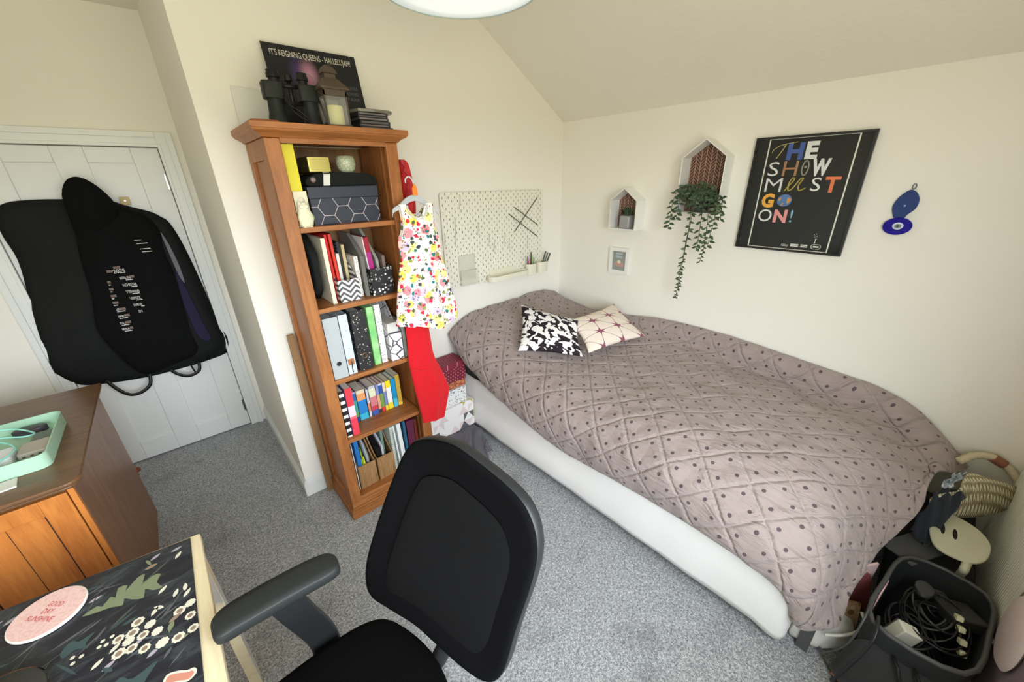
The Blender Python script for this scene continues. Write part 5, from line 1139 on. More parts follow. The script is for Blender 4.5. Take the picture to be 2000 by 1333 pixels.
# little framed print
fr = thing('small_picture', 'tiny white framed print below the small house shelf', 'picture frame', (XR - 0.01, 1.605, 1.098))
b = B(); y0, y1, z0, z1 = 1.524, 1.690, 1.098, 1.290; w = 0.026
for p in ((y0, y0 + w, z0, z1), (y1 - w, y1, z0, z1), (y0 + w, y1 - w, z0, z0 + w), (y0 + w, y1 - w, z1 - w, z1)): b.box(XR - 0.022, XR - 0.002, *p)
b.build('frame', M_WHITE, fr)
b = B(); b.box(XR - 0.012, XR - 0.006, y0 + w, y1 - w, z0 + w, z1 - w); b.build('print', plain((146, 152, 146), 0.5, name='grey_green_print'), fr)
b = B(); b.prism(smooth_loop([(1.565, 1.155), (1.575, 1.175), (1.605, 1.19), (1.64, 1.178), (1.645, 1.16), (1.60, 1.15)], 3), XR - 0.0128, XR - 0.012, 'x'); b.build('pink_motif', plain((190, 150, 140), 0.6), fr)
b = B(); b.prism([(1.607 + 0.014 * math.cos(a), 1.186 + 0.012 * math.sin(a)) for a in [k * math.pi / 8 for k in range(16)]], XR - 0.0136, XR - 0.0129, 'x'); b.build('pale_motif', plain((226, 220, 190), 0.6), fr)
b = B()
for z, hh, ww in ((1.238, 0.014, 0.05), (1.214, 0.017, 0.055)):
    for k in range(5): b.prism([(1.612 + ww / 2 - k * ww / 4.6, z), (1.612 + ww / 2 - k * ww / 4.6 - 0.007, z), (1.612 + ww / 2 - k * ww / 4.6 - 0.007, z + hh), (1.612 + ww / 2 - k * ww / 4.6, z + hh)], XR - 0.0128, XR - 0.012, 'x')
b.build('print_lettering', plain((186, 200, 206), 0.6), fr)
# big poster
ps = thing('framed_poster', 'large black framed poster with mixed colourful lettering on the right wall', 'picture frame', (XR - 0.012, 0.587, 1.383))
def q(s, t, d=0.0): return Vector((XR - 0.016 - d, 0.830 - s, 1.382 + t))
W2, H2 = 0.487, 0.562; b = B(); w = 0.011
for s0, s1, t0, t1 in ((0, w, 0, H2), (W2 - w, W2, 0, H2), (w, W2 - w, 0, w), (w, W2 - w, H2 - w, H2)):
    b.box(XR - 0.024, XR - 0.002, 0.830 - s1, 0.830 - s0, 1.382 + t0, 1.382 + t1)
b.build('frame', plain((18, 18, 18), 0.3, 0.6), ps)
b = B(); b.box(XR - 0.016, XR - 0.010, 0.830 - W2 + w, 0.830 - w, 1.382 + w, 1.382 + H2 - w); b.build('poster_sheet', plain((46, 48, 46), 0.12, 0.22, name='charcoal_glazed_print'), ps)
b = B()
for s0, s1, t0, t1 in ((0.062, 0.068, 0.012, 0.549), (0.424, 0.430, 0.012, 0.549), (0.062, 0.430, 0.549, 0.553), (0.062, 0.430, 0.010, 0.014)):
    b.add([q(s0, t0, 0.0006), q(s1, t0, 0.0006), q(s1, t1, 0.0006), q(s0, t1, 0.0006)], [(0, 1, 2, 3)])
b.build('white_border', plain((224, 224, 210), 0.4), ps)
def letters(name, col, items):
    for s, s0, s1, t0, t1, bold, shear in items:
        b = B(); text_into(b, s, q(s0, t0, 0.0002), (0, -1, 0), (0, 0, 1), t1 - t0, s1 - s0, bold=bold, shear=shear); b.build(name, plain(col, 0.4), ps)
letters('blue_letter', (66, 92, 160), [('H', 0.152, 0.222, 0.455, 0.524, 0.05, 0)])
letters('white_letter', (222, 224, 222), [('E', 0.231, 0.282, 0.456, 0.526, 0.05, 0), ('S', 0.084, 0.132, 0.377, 0.444, -0.005, 0), ('W', 0.272, 0.346, 0.378, 0.447, 0.05, 0), ('M', 0.086, 0.162, 0.298, 0.367, -0.01, 0), ('S', 0.288, 0.328, 0.304, 0.366, 0.0, 0), ('O', 0.084, 0.148, 0.148, 0.210, 0.0, 0)])
letters('tan_letter', (168, 122, 84), [('H', 0.151, 0.214, 0.375, 0.446, 0.0, 0)])
letters('orange_letter', (224, 120, 76), [('T', 0.342, 0.402, 0.299, 0.367, 0.03, 0)])
letters('yellow_letter', (232, 172, 66), [('G', 0.085, 0.143, 0.224, 0.286, 0.05, 0)])
letters('red_white_letter', (226, 150, 150), [('N', 0.158, 0.218, 0.148, 0.208, 0.04, 0)])
letters('pale_blue_mark', (130, 176, 204), [('!', 0.233, 0.244, 0.150, 0.211, 0.0, 0)])
b = B(); b.tube([q(*p, 0.0012) for p in curve_pts([(0.084, 0.487), (0.092, 0.504), (0.125, 0.522), (0.189, 0.532)], 16)], 0.0014, 5); b.tube([q(*p, 0.0012) for p in curve_pts([(0.140, 0.523), (0.128, 0.495), (0.108, 0.459)], 12)], 0.0018, 5); b.build('script_letter', plain((214, 196, 130), 0.4), ps)
b = B(); b.tube([q(*p, 0.0014) for p in curve_pts([(0.178, 0.302), (0.195, 0.33), (0.212, 0.357), (0.204, 0.366), (0.192, 0.34), (0.196, 0.306), (0.214, 0.318), (0.236, 0.358), (0.250, 0.362), (0.236, 0.330), (0.244, 0.306), (0.268, 0.318)], 60)], 0.0032, 6); b.build('script_letter', plain((176, 160, 70), 0.4), ps)
b = B(); cc = [(0.246 + 0.013 * math.cos(a), 0.411 + 0.033 * math.sin(a)) for a in [k * math.pi / 14 for k in range(28)]]; b.tube([q(s, t, 0.0012) for s, t in cc], 0.0035, 6, closed=True); b.lathe([(0, 0.001), (0.006, 0.001), (0.006, 0)], q(0.246, 0.416), 12, M=Matrix.Rotation(math.radians(-90), 3, 'Y')); b.build('oval_letter', plain((150, 146, 128), 0.4), ps)
b = B(); b.add([q(0.190 + 0.033 * math.cos(a), 0.257 + 0.030 * math.sin(a), 0.0008) for a in [k * math.pi / 16 for k in range(32)]], [tuple(range(32))]); b.build('globe_letter', plain((84, 122, 172), 0.4), ps)
b = B()
for blob in ([(0.205, 0.272), (0.222, 0.262), (0.214, 0.250), (0.206, 0.240), (0.200, 0.256)], [(0.162, 0.268), (0.176, 0.272), (0.172, 0.258), (0.164, 0.252)], [(0.178, 0.240), (0.188, 0.246), (0.184, 0.232), (0.178, 0.230)]): b.add([q(s, t, 0.0012) for s, t in blob], [tuple(range(len(blob)))])
b.build('globe_land', plain((214, 150, 80), 0.4), ps)
b = B(); text_into(b, 'Abbey', q(0.222, 0.026), (0, -1, 0), (0, 0, 1), 0.014, 0.036, shear=0.3)
for s0, s1 in ((0.266, 0.302), (0.312, 0.342)):
    for t in (0.028, 0.036): b.add([q(s0, t, 0.0008), q(s1, t, 0.0008), q(s1, t + 0.006, 0.0008), q(s0, t + 0.006, 0.0008)], [(0, 1, 2, 3)])
pill = [(0.358 + 0.010 - 0.010 * math.sin(a), 0.036 + 0.011 * math.cos(a)) for a in [k * math.pi / 8 for k in range(9)]] + [(0.398 - 0.01 + 0.010 * math.sin(a), 0.036 - 0.011 * math.cos(a)) for a in [k * math.pi / 8 for k in range(9)]]
b.tube([q(s, t, 0.001) for s, t in pill], 0.0016, 5, closed=True)
b.add([q(0.366, 0.032, 0.0008), q(0.391, 0.032, 0.0008), q(0.391, 0.040, 0.0008), q(0.366, 0.040, 0.0008)], [(0, 1, 2, 3)])
b.tube([q(0.368, 0.052, 0.001), q(0.370, 0.070, 0.001), q(0.367, 0.074, 0.001), q(0.373, 0.074, 0.001)], 0.0022, 5)
for s, t in ((0.362, 0.083), (0.370, 0.086), (0.358, 0.094), (0.366, 0.098)): b.add([q(s, t, 0.0008), q(s + 0.003, t, 0.0008), q(s + 0.003, t + 0.003, 0.0008), q(s, t + 0.003, 0.0008)], [(0, 1, 2, 3)])
b.build('small_logos', plain((212, 212, 204), 0.4), ps)
# evil eye charm
ev = thing('evil_eye_charm', 'blue glass evil eye charm on the right wall beside the poster', 'wall charm', (XR - 0.012, 0.175, 1.50))
def E_(y, z, d=0.0): return (XR - 0.006 - d, y, z)
b = B(); b.prism(smooth_loop([(0.172, 1.693), (0.150, 1.678), (0.137, 1.648), (0.140, 1.615), (0.158, 1.590), (0.168, 1.574), (0.196, 1.574), (0.208, 1.592), (0.216, 1.622), (0.208, 1.655), (0.190, 1.682)], 4), XR - 0.012, XR - 0.003, 'x'); b.build('beaded_body', speck_mat('dark_blue_glass', (12, 48, 112), [(20, 62, 128), (8, 36, 92)], 200, 0.3, 0.6), ev, bevel=0.003)
def disc(name, cy, cz, ry, rz, x0, x1, mat):
    b = B(); b.prism([(cy + ry * math.cos(a), cz + rz * math.sin(a)) for a in [k * math.pi / 20 for k in range(40)]], x0, x1, 'x'); b.build(name, mat, ev, bevel=0.0015)
disc('glass_disc', 0.1775, 1.539, 0.049, 0.0375, XR - 0.018, XR - 0.0125, plain((22, 6, 140), 0.3, 0.15, name='cobalt_glass'))
disc('white_ring', 0.1755, 1.5405, 0.0185, 0.0155, XR - 0.0195, XR - 0.0181, plain((206, 214, 236), 0.3))
disc('grey_iris', 0.1760, 1.5400, 0.012, 0.0095, XR - 0.0205, XR - 0.0196, plain((120, 134, 124), 0.3))
disc('pupil', 0.1762, 1.5395, 0.005, 0.0045, XR - 0.0213, XR - 0.0206, plain((10, 12, 14), 0.3))
b = B(); b.tube([(XR - 0.008, 0.168 + 0.006 * math.cos(a), 1.706 + 0.011 * math.sin(a)) for a in [k * math.pi / 8 for k in range(16)]], 0.0016, 6, closed=True); b.build('hanging_ring', plain((60, 66, 90), 0.4), ev)
disc('centre_bead', 0.177, 1.6265, 0.004, 0.004, XR - 0.0155, XR - 0.0121, plain((150, 186, 220), 0.3))
# a small nail above it
b = B(); b.tube([(XR - 0.014, 0.168, 1.716), (XR + 0.0, 0.168, 1.718)], 0.0015, 6); tag(b.build('nail', M_METAL), 'small nail in the wall holding the blue evil eye charm', 'nail')

# ------------------------------------------------------------------ cushions on the bed
def cushion(name, label, c00, c10, c11, c01, th, mat, up, seed):
    """pillow spanned by four corners (lower left, lower right, upper right, upper left)"""
    P_ = [Vector(p) for p in (c00, c10, c11, c01)]; n = (P_[1] - P_[0]).cross(P_[3] - P_[0]).normalized()
    if n.dot(Vector(up)) < 0: n = -n
    t = thing(name, label, 'cushion', tuple(sum(P_, Vector()) / 4 - Vector((0, 0, 0.06))), 'cushions on the bed')
    for sgn, nm in ((1, 'front_cover'), (-1, 'back_cover')):
        def f(u, v):
            uu, vv = 0.5 - 0.5 * math.cos(math.pi * u), 0.5 - 0.5 * math.cos(math.pi * v)
            pin = 0.05 * (math.sin(math.pi * uu) if True else 0); 
            a, c = uu + (0.5 - uu) * 0.10 * math.sin(math.pi * vv), vv + (0.5 - vv) * 0.10 * math.sin(math.pi * uu)
            p = P_[0] * (1 - a) * (1 - c) + P_[1] * a * (1 - c) + P_[2] * a * c + P_[3] * (1 - a) * c
            h = (math.sin(math.pi * uu) * math.sin(math.pi * vv)) ** 0.45
            return p + n * (sgn * th * h + 0.006 * noise.noise(Vector((u * 5 + seed, v * 5, seed))) * h)
        b = B(); b.grid(f, 30, 30, uv=lambda u, v: (0.5 - 0.5 * math.cos(math.pi * u), 0.5 - 0.5 * math.cos(math.pi * v))); b.build(nm, mat if sgn > 0 else mat, t, smooth=True)
CUSH = True
cushion('cushion', 'black and white blotch cushion leaning on the bed near the pillows', (1.504, 1.652, 0.755), (1.749, 1.323, 0.745), (1.930, 1.515, 0.890), (1.756, 1.889, 0.955), 0.055, cow_mat(), (-0.5, -0.5, 1), 5)
cushion('cushion', 'cream cushion with plum star lines lying beside the wall', (1.800, 1.318, 0.755), (2.300, 1.222, 0.755), (2.425, 1.570, 0.880), (1.900, 1.575, 0.880), 0.060, star_mat(), (-0.3, -0.5, 1), 8)

# ------------------------------------------------------------------ cabinet and what stands on it
cab = thing('cabinet', 'old brown wooden cabinet with a panelled back near the door', 'cabinet', (-0.82, 2.24, 0))
CX1, CY0, CY1, CZ = -0.464, 1.790, 2.690, 0.85
def rrect(x0, x1, y0, y1, rs, n=6):
    """outline with its own corner radii (x1y0, x1y1, x0y1, x0y0)"""
    out = []
    for (cx, cy, a0), r in zip(((x1, y0, -90), (x1, y1, 0), (x0, y1, 90), (x0, y0, 180)), rs):
        sx, sy = (-1 if cx == x1 else 1), (1 if cy == y0 else -1); ox, oy = cx + sx * r, cy + sy * r
        for k in range(n + 1): a = math.radians(a0 + 90 * k / n); out.append((ox + r * math.cos(a), oy + r * math.sin(a)))
    return out
b = B(); b.prism(rrect(-1.20, -0.438, 1.768, 2.712, (0.045, 0.012, 0.01, 0.01)), 0.834, 0.850, 'z'); b.prism(rrect(-1.20, -0.444, 1.774, 2.706, (0.042, 0.012, 0.01, 0.01)), 0.822, 0.834, 'z')
b.build('cabinet_top', M_OAKTOP, cab, bevel=0.005, seg=3)
b = B(); b.box(CX1 - 0.018, CX1, CY0 + 0.001, CY1, 0.0, 0.822); b.build('side_panel', M_OAK, cab, bevel=0.003)
b = B(); b.box(-1.19, -1.172, CY0, CY1, 0.0, 0.822); b.build('side_panel', M_OAK, cab)
b = B(); b.box(-1.172, CX1 - 0.018, CY0 + 0.03, CY1 - 0.022, 0.06, 0.822); b.build('carcass', M_OAK, cab)
# panelled face toward the desk
M_GAP = plain((46, 22, 14), 0.8)
b = B(); b.box(-0.4815, CX1 - 0.001, CY0 - 0.008, CY0, 0.0, 0.820); b.build('corner_stile', M_ORANGE, cab, bevel=0.002)
def door_panel(x0, x1):
    b = B(); s = 0.068
    for p in ((x0, x0 + s, 0.05, 0.812), (x1 - s, x1, 0.05, 0.812), (x0 + s, x1 - s, 0.05, 0.12), (x0 + s, x1 - s, 0.752, 0.812)): b.box(p[0], p[1], CY0 - 0.010, CY0 + 0.012, p[2], p[3])
    d = b.build('door', M_ORANGE, cab, bevel=0.002)
    c = B(); c.box(x0 + s + 0.001, x1 - s - 0.001, CY0 - 0.002, CY0 + 0.006, 0.121, 0.751); c.build('inset_panel', M_ORANGE, d)
    c = B()
    g_ = B(); g_.box(x1 - s - 0.0045, x1 - s - 0.001, CY0 - 0.0030, CY0 - 0.002, 0.13, 0.745); g_.box(x0 + s + 0.001, x0 + s + 0.0045, CY0 - 0.0030, CY0 - 0.002, 0.13, 0.745); g_.box(x1 - s - 0.0905, x1 - s - 0.089, CY0 - 0.0030, CY0 - 0.002, 0.13, 0.745); g_.build('groove_shade', M_GAP, d)  # raised dark strips: painted shade at the panel edges, plus a joint line
    for xx in (x0 + s + 0.010, x0 + s + 0.080): c.box(xx - 0.0012, xx + 0.0012, CY0 - 0.0035, CY0 - 0.002, 0.13, 0.74)
    return d
dr = door_panel(-0.815, -0.4845)
door_panel(-1.165, -0.825)
for z in (0.45, 0.40): c = B(); c.box(-0.4835, -0.4795, CY0 - 0.013, CY0 - 0.008, z - 0.004, z + 0.004); c.build('hinge_pin', M_BRASS, cab)
b = B(); b.box(-1.172, CX1 - 0.018, CY0 + 0.013, CY0 + 0.029, 0.0, 0.822); b.build('rear_board', M_GAP, cab)
b = B(); b.box(-1.172, CX1 - 0.018, CY1 - 0.020, CY1, 0.02, 0.822); b.build('drawer_front', M_OAK, cab, bevel=0.003)
b = B(); b.lathe([(0.010, 0), (0.006, 0.010), (0.006, 0.045), (0.014, 0.054), (0.016, 0.064), (0.010, 0.074), (0, 0.075)], (-0.472, CY1, 0.275), 18, M=Matrix.Rotation(math.radians(-90), 3, 'X')); b.build('knob', M_COPPER, cab, smooth=True)
# mint tray with bits and bobs
MINT = plain((176, 216, 190), 0.45, 0.4, name='mint_plastic')
tr = thing('mint_tray', 'mint green rectangular tray on top of the cabinet', 'tray', (-0.75, 2.14, 0.851))
b = B(); open_pan(b, rrect(-1.02, -0.520, 1.935, 2.330, (0.03,) * 4), rrect(-1.016, -0.524, 1.939, 2.326, (0.027,) * 4), 0.8508, 0.905, 0.856)
b.build('tray_body', MINT, tr, smooth=True, ang=40)
ZB = 0.8575
t = thing('adapter', 'white power adapter brick in the mint tray', 'adapter', (-0.66, 2.08, ZB))
b = B(); b.prism(rrect(-0.76, -0.62, 2.02, 2.115, (0.015,) * 4), ZB, ZB + 0.034, 'z'); b.build('adapter_body', plain((236, 240, 244), 0.3), t, bevel=0.005, seg=3)
b = B(); b.box(-0.74, -0.64, 2.1155, 2.117, ZB + 0.008, ZB + 0.026); b.build('label_strip', plain((110, 150, 190), 0.4), t)
t = thing('charger', 'warm grey charger block in the mint tray', 'charger', (-0.57, 2.09, ZB))
b = B(); b.prism(rrect(-0.612, -0.535, 2.035, 2.135, (0.012,) * 4), ZB, ZB + 0.026, 'z'); b.build('charger_body', plain((186, 178, 168), 0.5), t, bevel=0.004)
for k in range(3): b = B(); b.box(-0.60 + k * 0.02, -0.592 + k * 0.02, 2.0338, 2.035, ZB + 0.009, ZB + 0.015); b.build('port', plain((90, 84, 80), 0.5), t)
b = B(); b.prism(smooth_loop([(-0.66, 2.27), (-0.60, 2.255), (-0.565, 2.27), (-0.58, 2.30), (-0.64, 2.305)], 4), ZB, ZB + 0.024, 'z'); tag(b.build('computer_mouse', plain((60, 54, 62), 0.4), bevel=0.008, seg=3, smooth=True), 'dark grey mouse at the back of the mint tray', 'mouse')
b = B(); b.box(-0.60, -0.53, 2.16, 2.24, ZB, ZB + 0.012); tag(b.build('notecase', plain((120, 134, 126), 0.6), bevel=0.003), 'flat grey green case at the right end of the mint tray', 'case')
b = B(); b.tube(curve_pts([(-0.97, 2.10, ZB + 0.05), (-0.80, 2.22, ZB + 0.062), (-0.66, 2.24, ZB + 0.058), (-0.585, 2.19, ZB + 0.035), (-0.60, 2.15, ZB + 0.045), (-0.66, 2.18, ZB + 0.052), (-0.74, 2.2, ZB + 0.055), (-0.66, 2.15, ZB + 0.050), (-0.614, 2.08, ZB + 0.042), (-0.625, 2.015, ZB + 0.042), (-0.68, 1.98, ZB + 0.04), (-0.80, 2.0, ZB + 0.03)], 90), 0.0032, 8)
tag(b.build('charging_cable', plain((150, 220, 206), 0.4), smooth=True), 'mint coloured cable looped over the adapter in the tray', 'cable')
b = B(); b.box(-0.95, -0.60, 1.862, 1.925, 0.8505, 0.8555, M=Matrix.Translation((-0.6, 1.92, 0)) @ Matrix.Rotation(0.12, 4, 'Z') @ Matrix.Translation((0.6, -1.92, 0)))
tag(b.build('paper_pad', M_PAPER), 'white paper edge sticking out in front of the mint tray', 'paper')
b = B(); b.box(-0.95, -0.655, 1.90, 1.930, 0.8505, 0.862); tag(b.build('black_case', M_BLACK, bevel=0.003), 'black flat case tucked between the mint tray and paper', 'case')

# ------------------------------------------------------------------ desk
dk = thing('desk', 'pale birch desk with a dark floral mat in the lower left', 'desk', (-0.68, 0.9, 0))
slope_ = (1.506 - 1.364) / (-1.18 + 0.172)
DK = [(-0.172, 1.364), (-1.18, 1.506), (-1.18, 0.25), (-0.150, 0.25), (-0.165, 0.82)]
b = B(); b.prism(DK, 0.705, 0.730, 'z'); b.build('desk_top', M_BIRCH, dk, bevel=0.003)
leg = M_BIRCH
for lx0, ly0 in ((-0.212, 1.285), (-0.200, 0.30), (-1.16, 1.40), (-1.16, 0.30)):
    b = B(); b.box(lx0, lx0 + 0.032, ly0, ly0 + 0.060, 0.0, 0.7045); b.build('leg', leg, dk, bevel=0.003)
b = B(); b.box(-1.10, -0.215, 1.30, 1.318, 0.64, 0.7045); b.build('apron', leg, dk)
b = B(); b.box(-0.197, -0.185, 0.36, 1.285, 0.64, 0.7045); b.build('apron', leg, dk)
b = B(); b.prism([(1.284, 0.69), (1.284, 0.50), (1.272, 0.50), (1.10, 0.69)], -0.184, -0.181, 'x'); b.build('steel_bracket', M_WHITE, dk)
b = B(); b.box(-0.183, -0.1795, 1.286, 1.343, 0.02, 0.56); b.build('leg_cover', plain((214, 214, 206), 0.5), dk)
# floral mat: printed shapes are part of the mat mesh
mt = thing('desk_mat', 'dark navy desk mat printed with leaves and white flowers', 'desk mat', (-0.65, 1.0, 0.7305))
NAVY = MK('navy_mat_print', rough=0.35, spec=0.5); n1 = NAVY.noise(9, 4, 0.6, NAVY.coord(scale=(1, 3.2, 1), rot=(0, 0, 0.9)), 1.0); NAVY.base(NAVY.ramp(n1, [(0.38, RGB(28, 28, 38)), (0.52, RGB(36, 38, 48)), (0.60, RGB(56, 62, 66)), (0.72, RGB(40, 38, 54))]))
mats = [NAVY.m, plain((128, 138, 108), 0.4), plain((226, 222, 206), 0.4), plain((150, 130, 112), 0.4), plain((62, 82, 84), 0.4), plain((204, 138, 118), 0.4), plain((92, 94, 98), 0.4), plain((176, 168, 182), 0.4), plain((78, 84, 78), 0.4)]
MZ0, MZ = 0.7305, 0.7335
MAT = [(-0.196, 1.358), (-0.60, 1.420), (-1.10, 1.492), (-1.10, 0.45), (-0.208, 0.45), (-0.205, 0.85)]
b = B(); b.prism(MAT, MZ0, MZ, 'z')
rs = random.Random(21); lay = [0]
def flat(pts, mi):
    lay[0] += 1; z = MZ + 0.0002 + (lay[0] % 7) * 0.00008 + (0.0006 if mi in (2, 3, 5) else 0) + (0.0003 if mi == 3 else 0)
    b.add([(x, y, z) for x, y in pts], [tuple(range(len(pts)))], mi)
def inmat(x, y): return -1.09 < x < -0.206 and 0.46 < y < 1.355 - (x + 0.2) * 0.15
def blade(x, y, a, L, W, mi):
    c, s = math.cos(a), math.sin(a); pts = []
    for t, w in ((0, 0), (0.25, 0.8), (0.5, 1), (0.75, 0.7), (1, 0)): pts.append((x + c * L * t - s * W * w / 2, y + s * L * t + c * W * w / 2))
    for t, w in ((0.75, 0.7), (0.5, 1), (0.25, 0.8)): pts.append((x + c * L * t + s * W * w / 2, y + s * L * t - c * W * w / 2))
    if all(inmat(*p) for p in pts): flat(pts, mi)
for i in range(330): blade(rs.uniform(-1.05, -0.22), rs.uniform(0.5, 1.44), rs.choice((0.6, 0.9, 2.6)) + rs.uniform(-0.5, 0.5), rs.uniform(0.03, 0.11), rs.uniform(0.003, 0.008), rs.choice((6, 6, 8, 4)))
for i in range(60): blade(rs.uniform(-1.05, -0.22), rs.uniform(0.5, 1.44), rs.uniform(0, 6.28), rs.uniform(0.02, 0.035), rs.uniform(0.008, 0.014), rs.choice((7, 6, 1, 4, 3)))
def flower(x, y, r, centre=True):
    if not inmat(x, y): return
    flat([(x + r * (1 - 0.14 * (k % 2)) * math.cos(k * math.pi / 9), y + r * (1 - 0.14 * (k % 2)) * math.sin(k * math.pi / 9)) for k in range(18)], 2)
    if centre: flat([(x + r * 0.48 * math.cos(k * math.pi / 6), y + r * 0.48 * math.sin(k * math.pi / 6)) for k in range(12)], 3)
for i, (x, y) in enumerate([(-.319, 1.127), (-.295, 1.098), (-.282, 1.064), (-.236, 1.089), (-.216, 1.055), (-.213, 1.096), (-.329, 1.101), (-.309, 1.076), (-.355, 1.105), (-.243, 1.009), (-.33, 1.055), (-.306, 1.033), (-.273, 1.02), (-.213, 1.011), (-.336, 1.082), (-.353, 1.061)]): flower(x, y, 0.0125 if i % 3 else 0.0142, i not in (2, 12, 14))
for x, y in [(-.367, 1.125), (-.384, 1.126), (-.39, 1.114), (-.377, 1.109), (-.436, 1.125), (-.42, 1.115), (-.434, 1.107)]: flower(x, y, 0.005, False)
for x, y, a in [(-.283, 1.129, 1), (-.283, 1.345, .5), (-.215, 1.317, .3), (-.226, 1.301, 1), (-.235, 1.34, .2), (-.214, 1.34, .6), (-.411, 1.293, .2), (-.236, 1.153, 1.2), (-.216, 1.135, .9), (-.257, 1.137, 2.4), (-.267, 1.193, .8), (-.211, 1.157, 1.5), (-.293, 1.01, .5), (-.361, 1.084, .7), (-.391, 1.065, .7), (-.372, 1.045, .5), (-.60, 1.375, .2), (-.57, 1.36, .6), (-.61, 1.33, .5), (-.59, 1.345, 1.2)]: blade(x - 0.01, y - 0.008, a, 0.028, 0.011, 7 if a < 0.7 else 2)
for k in range(60):
    x, y = rs.uniform(-1.0, -0.45), rs.uniform(0.5, 1.0); flower(x, y, rs.uniform(0.004, 0.012))
flat(smooth_loop([(-.430, 1.247), (-.402, 1.258), (-.392, 1.246), (-.376, 1.268), (-.366, 1.256), (-.362, 1.288), (-.342, 1.282), (-.346, 1.262), (-.322, 1.292), (-.305, 1.292), (-.310, 1.262), (-.288, 1.270), (-.270, 1.262), (-.280, 1.236), (-.268, 1.206), (-.288, 1.212), (-.305, 1.232), (-.308, 1.202), (-.332, 1.218), (-.348, 1.236), (-.350, 1.214), (-.375, 1.228), (-.401, 1.235)], 2), 1)
for x, y, s in ((-.43, 1.16, 1.0), (-.33, 0.96, 1.6), (-.60, 1.02, 1.5), (-.70, 1.2, 1.3), (-.85, 0.9, 1.8)): flat(smooth_loop([(x - .03 * s, y), (x - .012 * s, y + .02 * s), (x + .002 * s, y + .006 * s), (x + .03 * s, y + .012 * s), (x + .014 * s, y - .012 * s), (x + .02 * s, y - .03 * s), (x - .004 * s, y - .014 * s), (x - .022 * s, y - .022 * s)], 3), 4)
flat(smooth_loop([(-.275, .905), (-.268, .925), (-.248, .918), (-.232, .905), (-.218, .900), (-.216, .884), (-.232, .876), (-.250, .888)], 3), 2)
flat(smooth_loop([(-.270, .905), (-.265, .919), (-.250, .913), (-.233, .900), (-.222, .895), (-.221, .886), (-.232, .881), (-.250, .893)], 3), 5)
b.build('printed_mat', mats, mt, keep=True)
# pink coaster
cs_ = thing('coaster', 'round pink coaster with red lettering on the floral mat', 'coaster', (-0.495, 1.314, 0.7352)); CZc = 0.7352
b = B(); b.lathe([(0.0, 0), (0.072, 0), (0.0735, 0.002), (0.0735, 0.006), (0.072, 0.0075), (0.0, 0.0076)], (-0.495, 1.314, CZc), 56); b.build('rim', plain((244, 240, 232), 0.5), cs_, smooth=True, ang=40)
b = B(); b.lathe([(0.0, 0.0084), (0.0705, 0.0084), (0.0705, 0.0076)], (-0.495, 1.314, CZc), 56)
m = MK('pink_speckled_cork', rough=0.7); n = m.noise(160, 3, 0.6); m.base(m.mix(n.ss(0.35, 0.7), RGB(240, 206, 200), RGB(228, 184, 180))); b.build('pink_face', m.m, cs_, smooth=True, ang=40)
b = B(); xd, ud = Vector((0.73, -0.683, 0)), Vector((0.683, 0.73, 0)); c0 = Vector((-0.497, 1.314, CZc + 0.0085))
for s, off, w in (('GOOD', 0.016, 0.038), ('DAY', -0.003, 0.028), ('SUNSHINE', -0.022, 0.068)): text_into(b, s, c0 - xd * (w / 2) + ud * off, xd, ud, 0.0135, w, depth=0.0004)
b.build('lettering', plain((206, 70, 84), 0.6), cs_)
gd = thing('glossy_dish', 'glossy black round dish at the bottom left corner of the desk', 'dish', (-0.53, 1.075, 0.7352))
b = B(); b.lathe([(0, 0), (0.05, 0), (0.085, 0.022), (0.090, 0.034), (0.086, 0.034), (0.06, 0.012), (0, 0.008)], (-0.545, 1.055, 0.7352), 48); b.build('dish_bowl', plain((16, 18, 18), 0.06, 0.8, name='black_gloss_glaze'), gd, smooth=True)

# ------------------------------------------------------------------ office chair
ch = thing('office_chair', 'black office chair with a mesh back and grey armrest', 'chair', (0.05, 0.67, 0))
PK, PB_, PA = -0.30, 0.30, 0.29
def bp_(s, t, off=0.0):
    y = 0.67 + s / 1.044; z = 0.8 + t / 1.044; x = PA + PB_ * (z - 0.8) + PK * (y - 0.67) + 0.030 * (s / 0.26) ** 2 * 0 - 0.0
    n = Vector((1, 0.30, -0.30)).normalized(); return Vector((x, y, z)) + n * off
OUT = [(0.105, 0.366), (0.158, 0.325), (0.197, 0.214), (0.231, 0.056), (0.252, -0.079), (0.246, -0.160), (0.212, -0.200), (0.131, -0.196), (0.029, -0.186), (-0.06, -0.196), (-0.150, -0.205), (-0.215, -0.195), (-0.250, -0.140), (-0.258, 0.0), (-0.268, 0.139), (-0.262, 0.224), (-0.228, 0.291), (-0.172, 0.331), (-0.063, 0.366), (0.02, 0.382)]
OL = smooth_loop(OUT, 6); NO = len(OL)
def ring(k, off, lip=0.0): return [bp_(s * k, (t - 0.09) * k + 0.09, off + lip) for s, t in OL]
def skin(b, rings_, cap=True):
    vs = [p for r in rings_ for p in r]; fs = []
    for i in range(len(rings_) - 1):
        for k in range(NO): fs.append((i * NO + k, i * NO + (k + 1) % NO, (i + 1) * NO + (k + 1) % NO, (i + 1) * NO + k))
    if cap: vs.append(sum(rings_[-1], Vector()) / NO); L = (len(rings_) - 1) * NO; fs += [(L + k, L + (k + 1) % NO, len(vs) - 1) for k in range(NO)]
    b.add(vs, fs)
b = B(); skin(b, [ring(0.995, 0.004), ring(0.975, -0.001), ring(0.93, 0.0), ring(0.80, 0.008), ring(0.55, 0.020), ring(0.25, 0.023)]); b.build('mesh_back', M_CHAIRMESH, ch, smooth=True, solid=0.002)
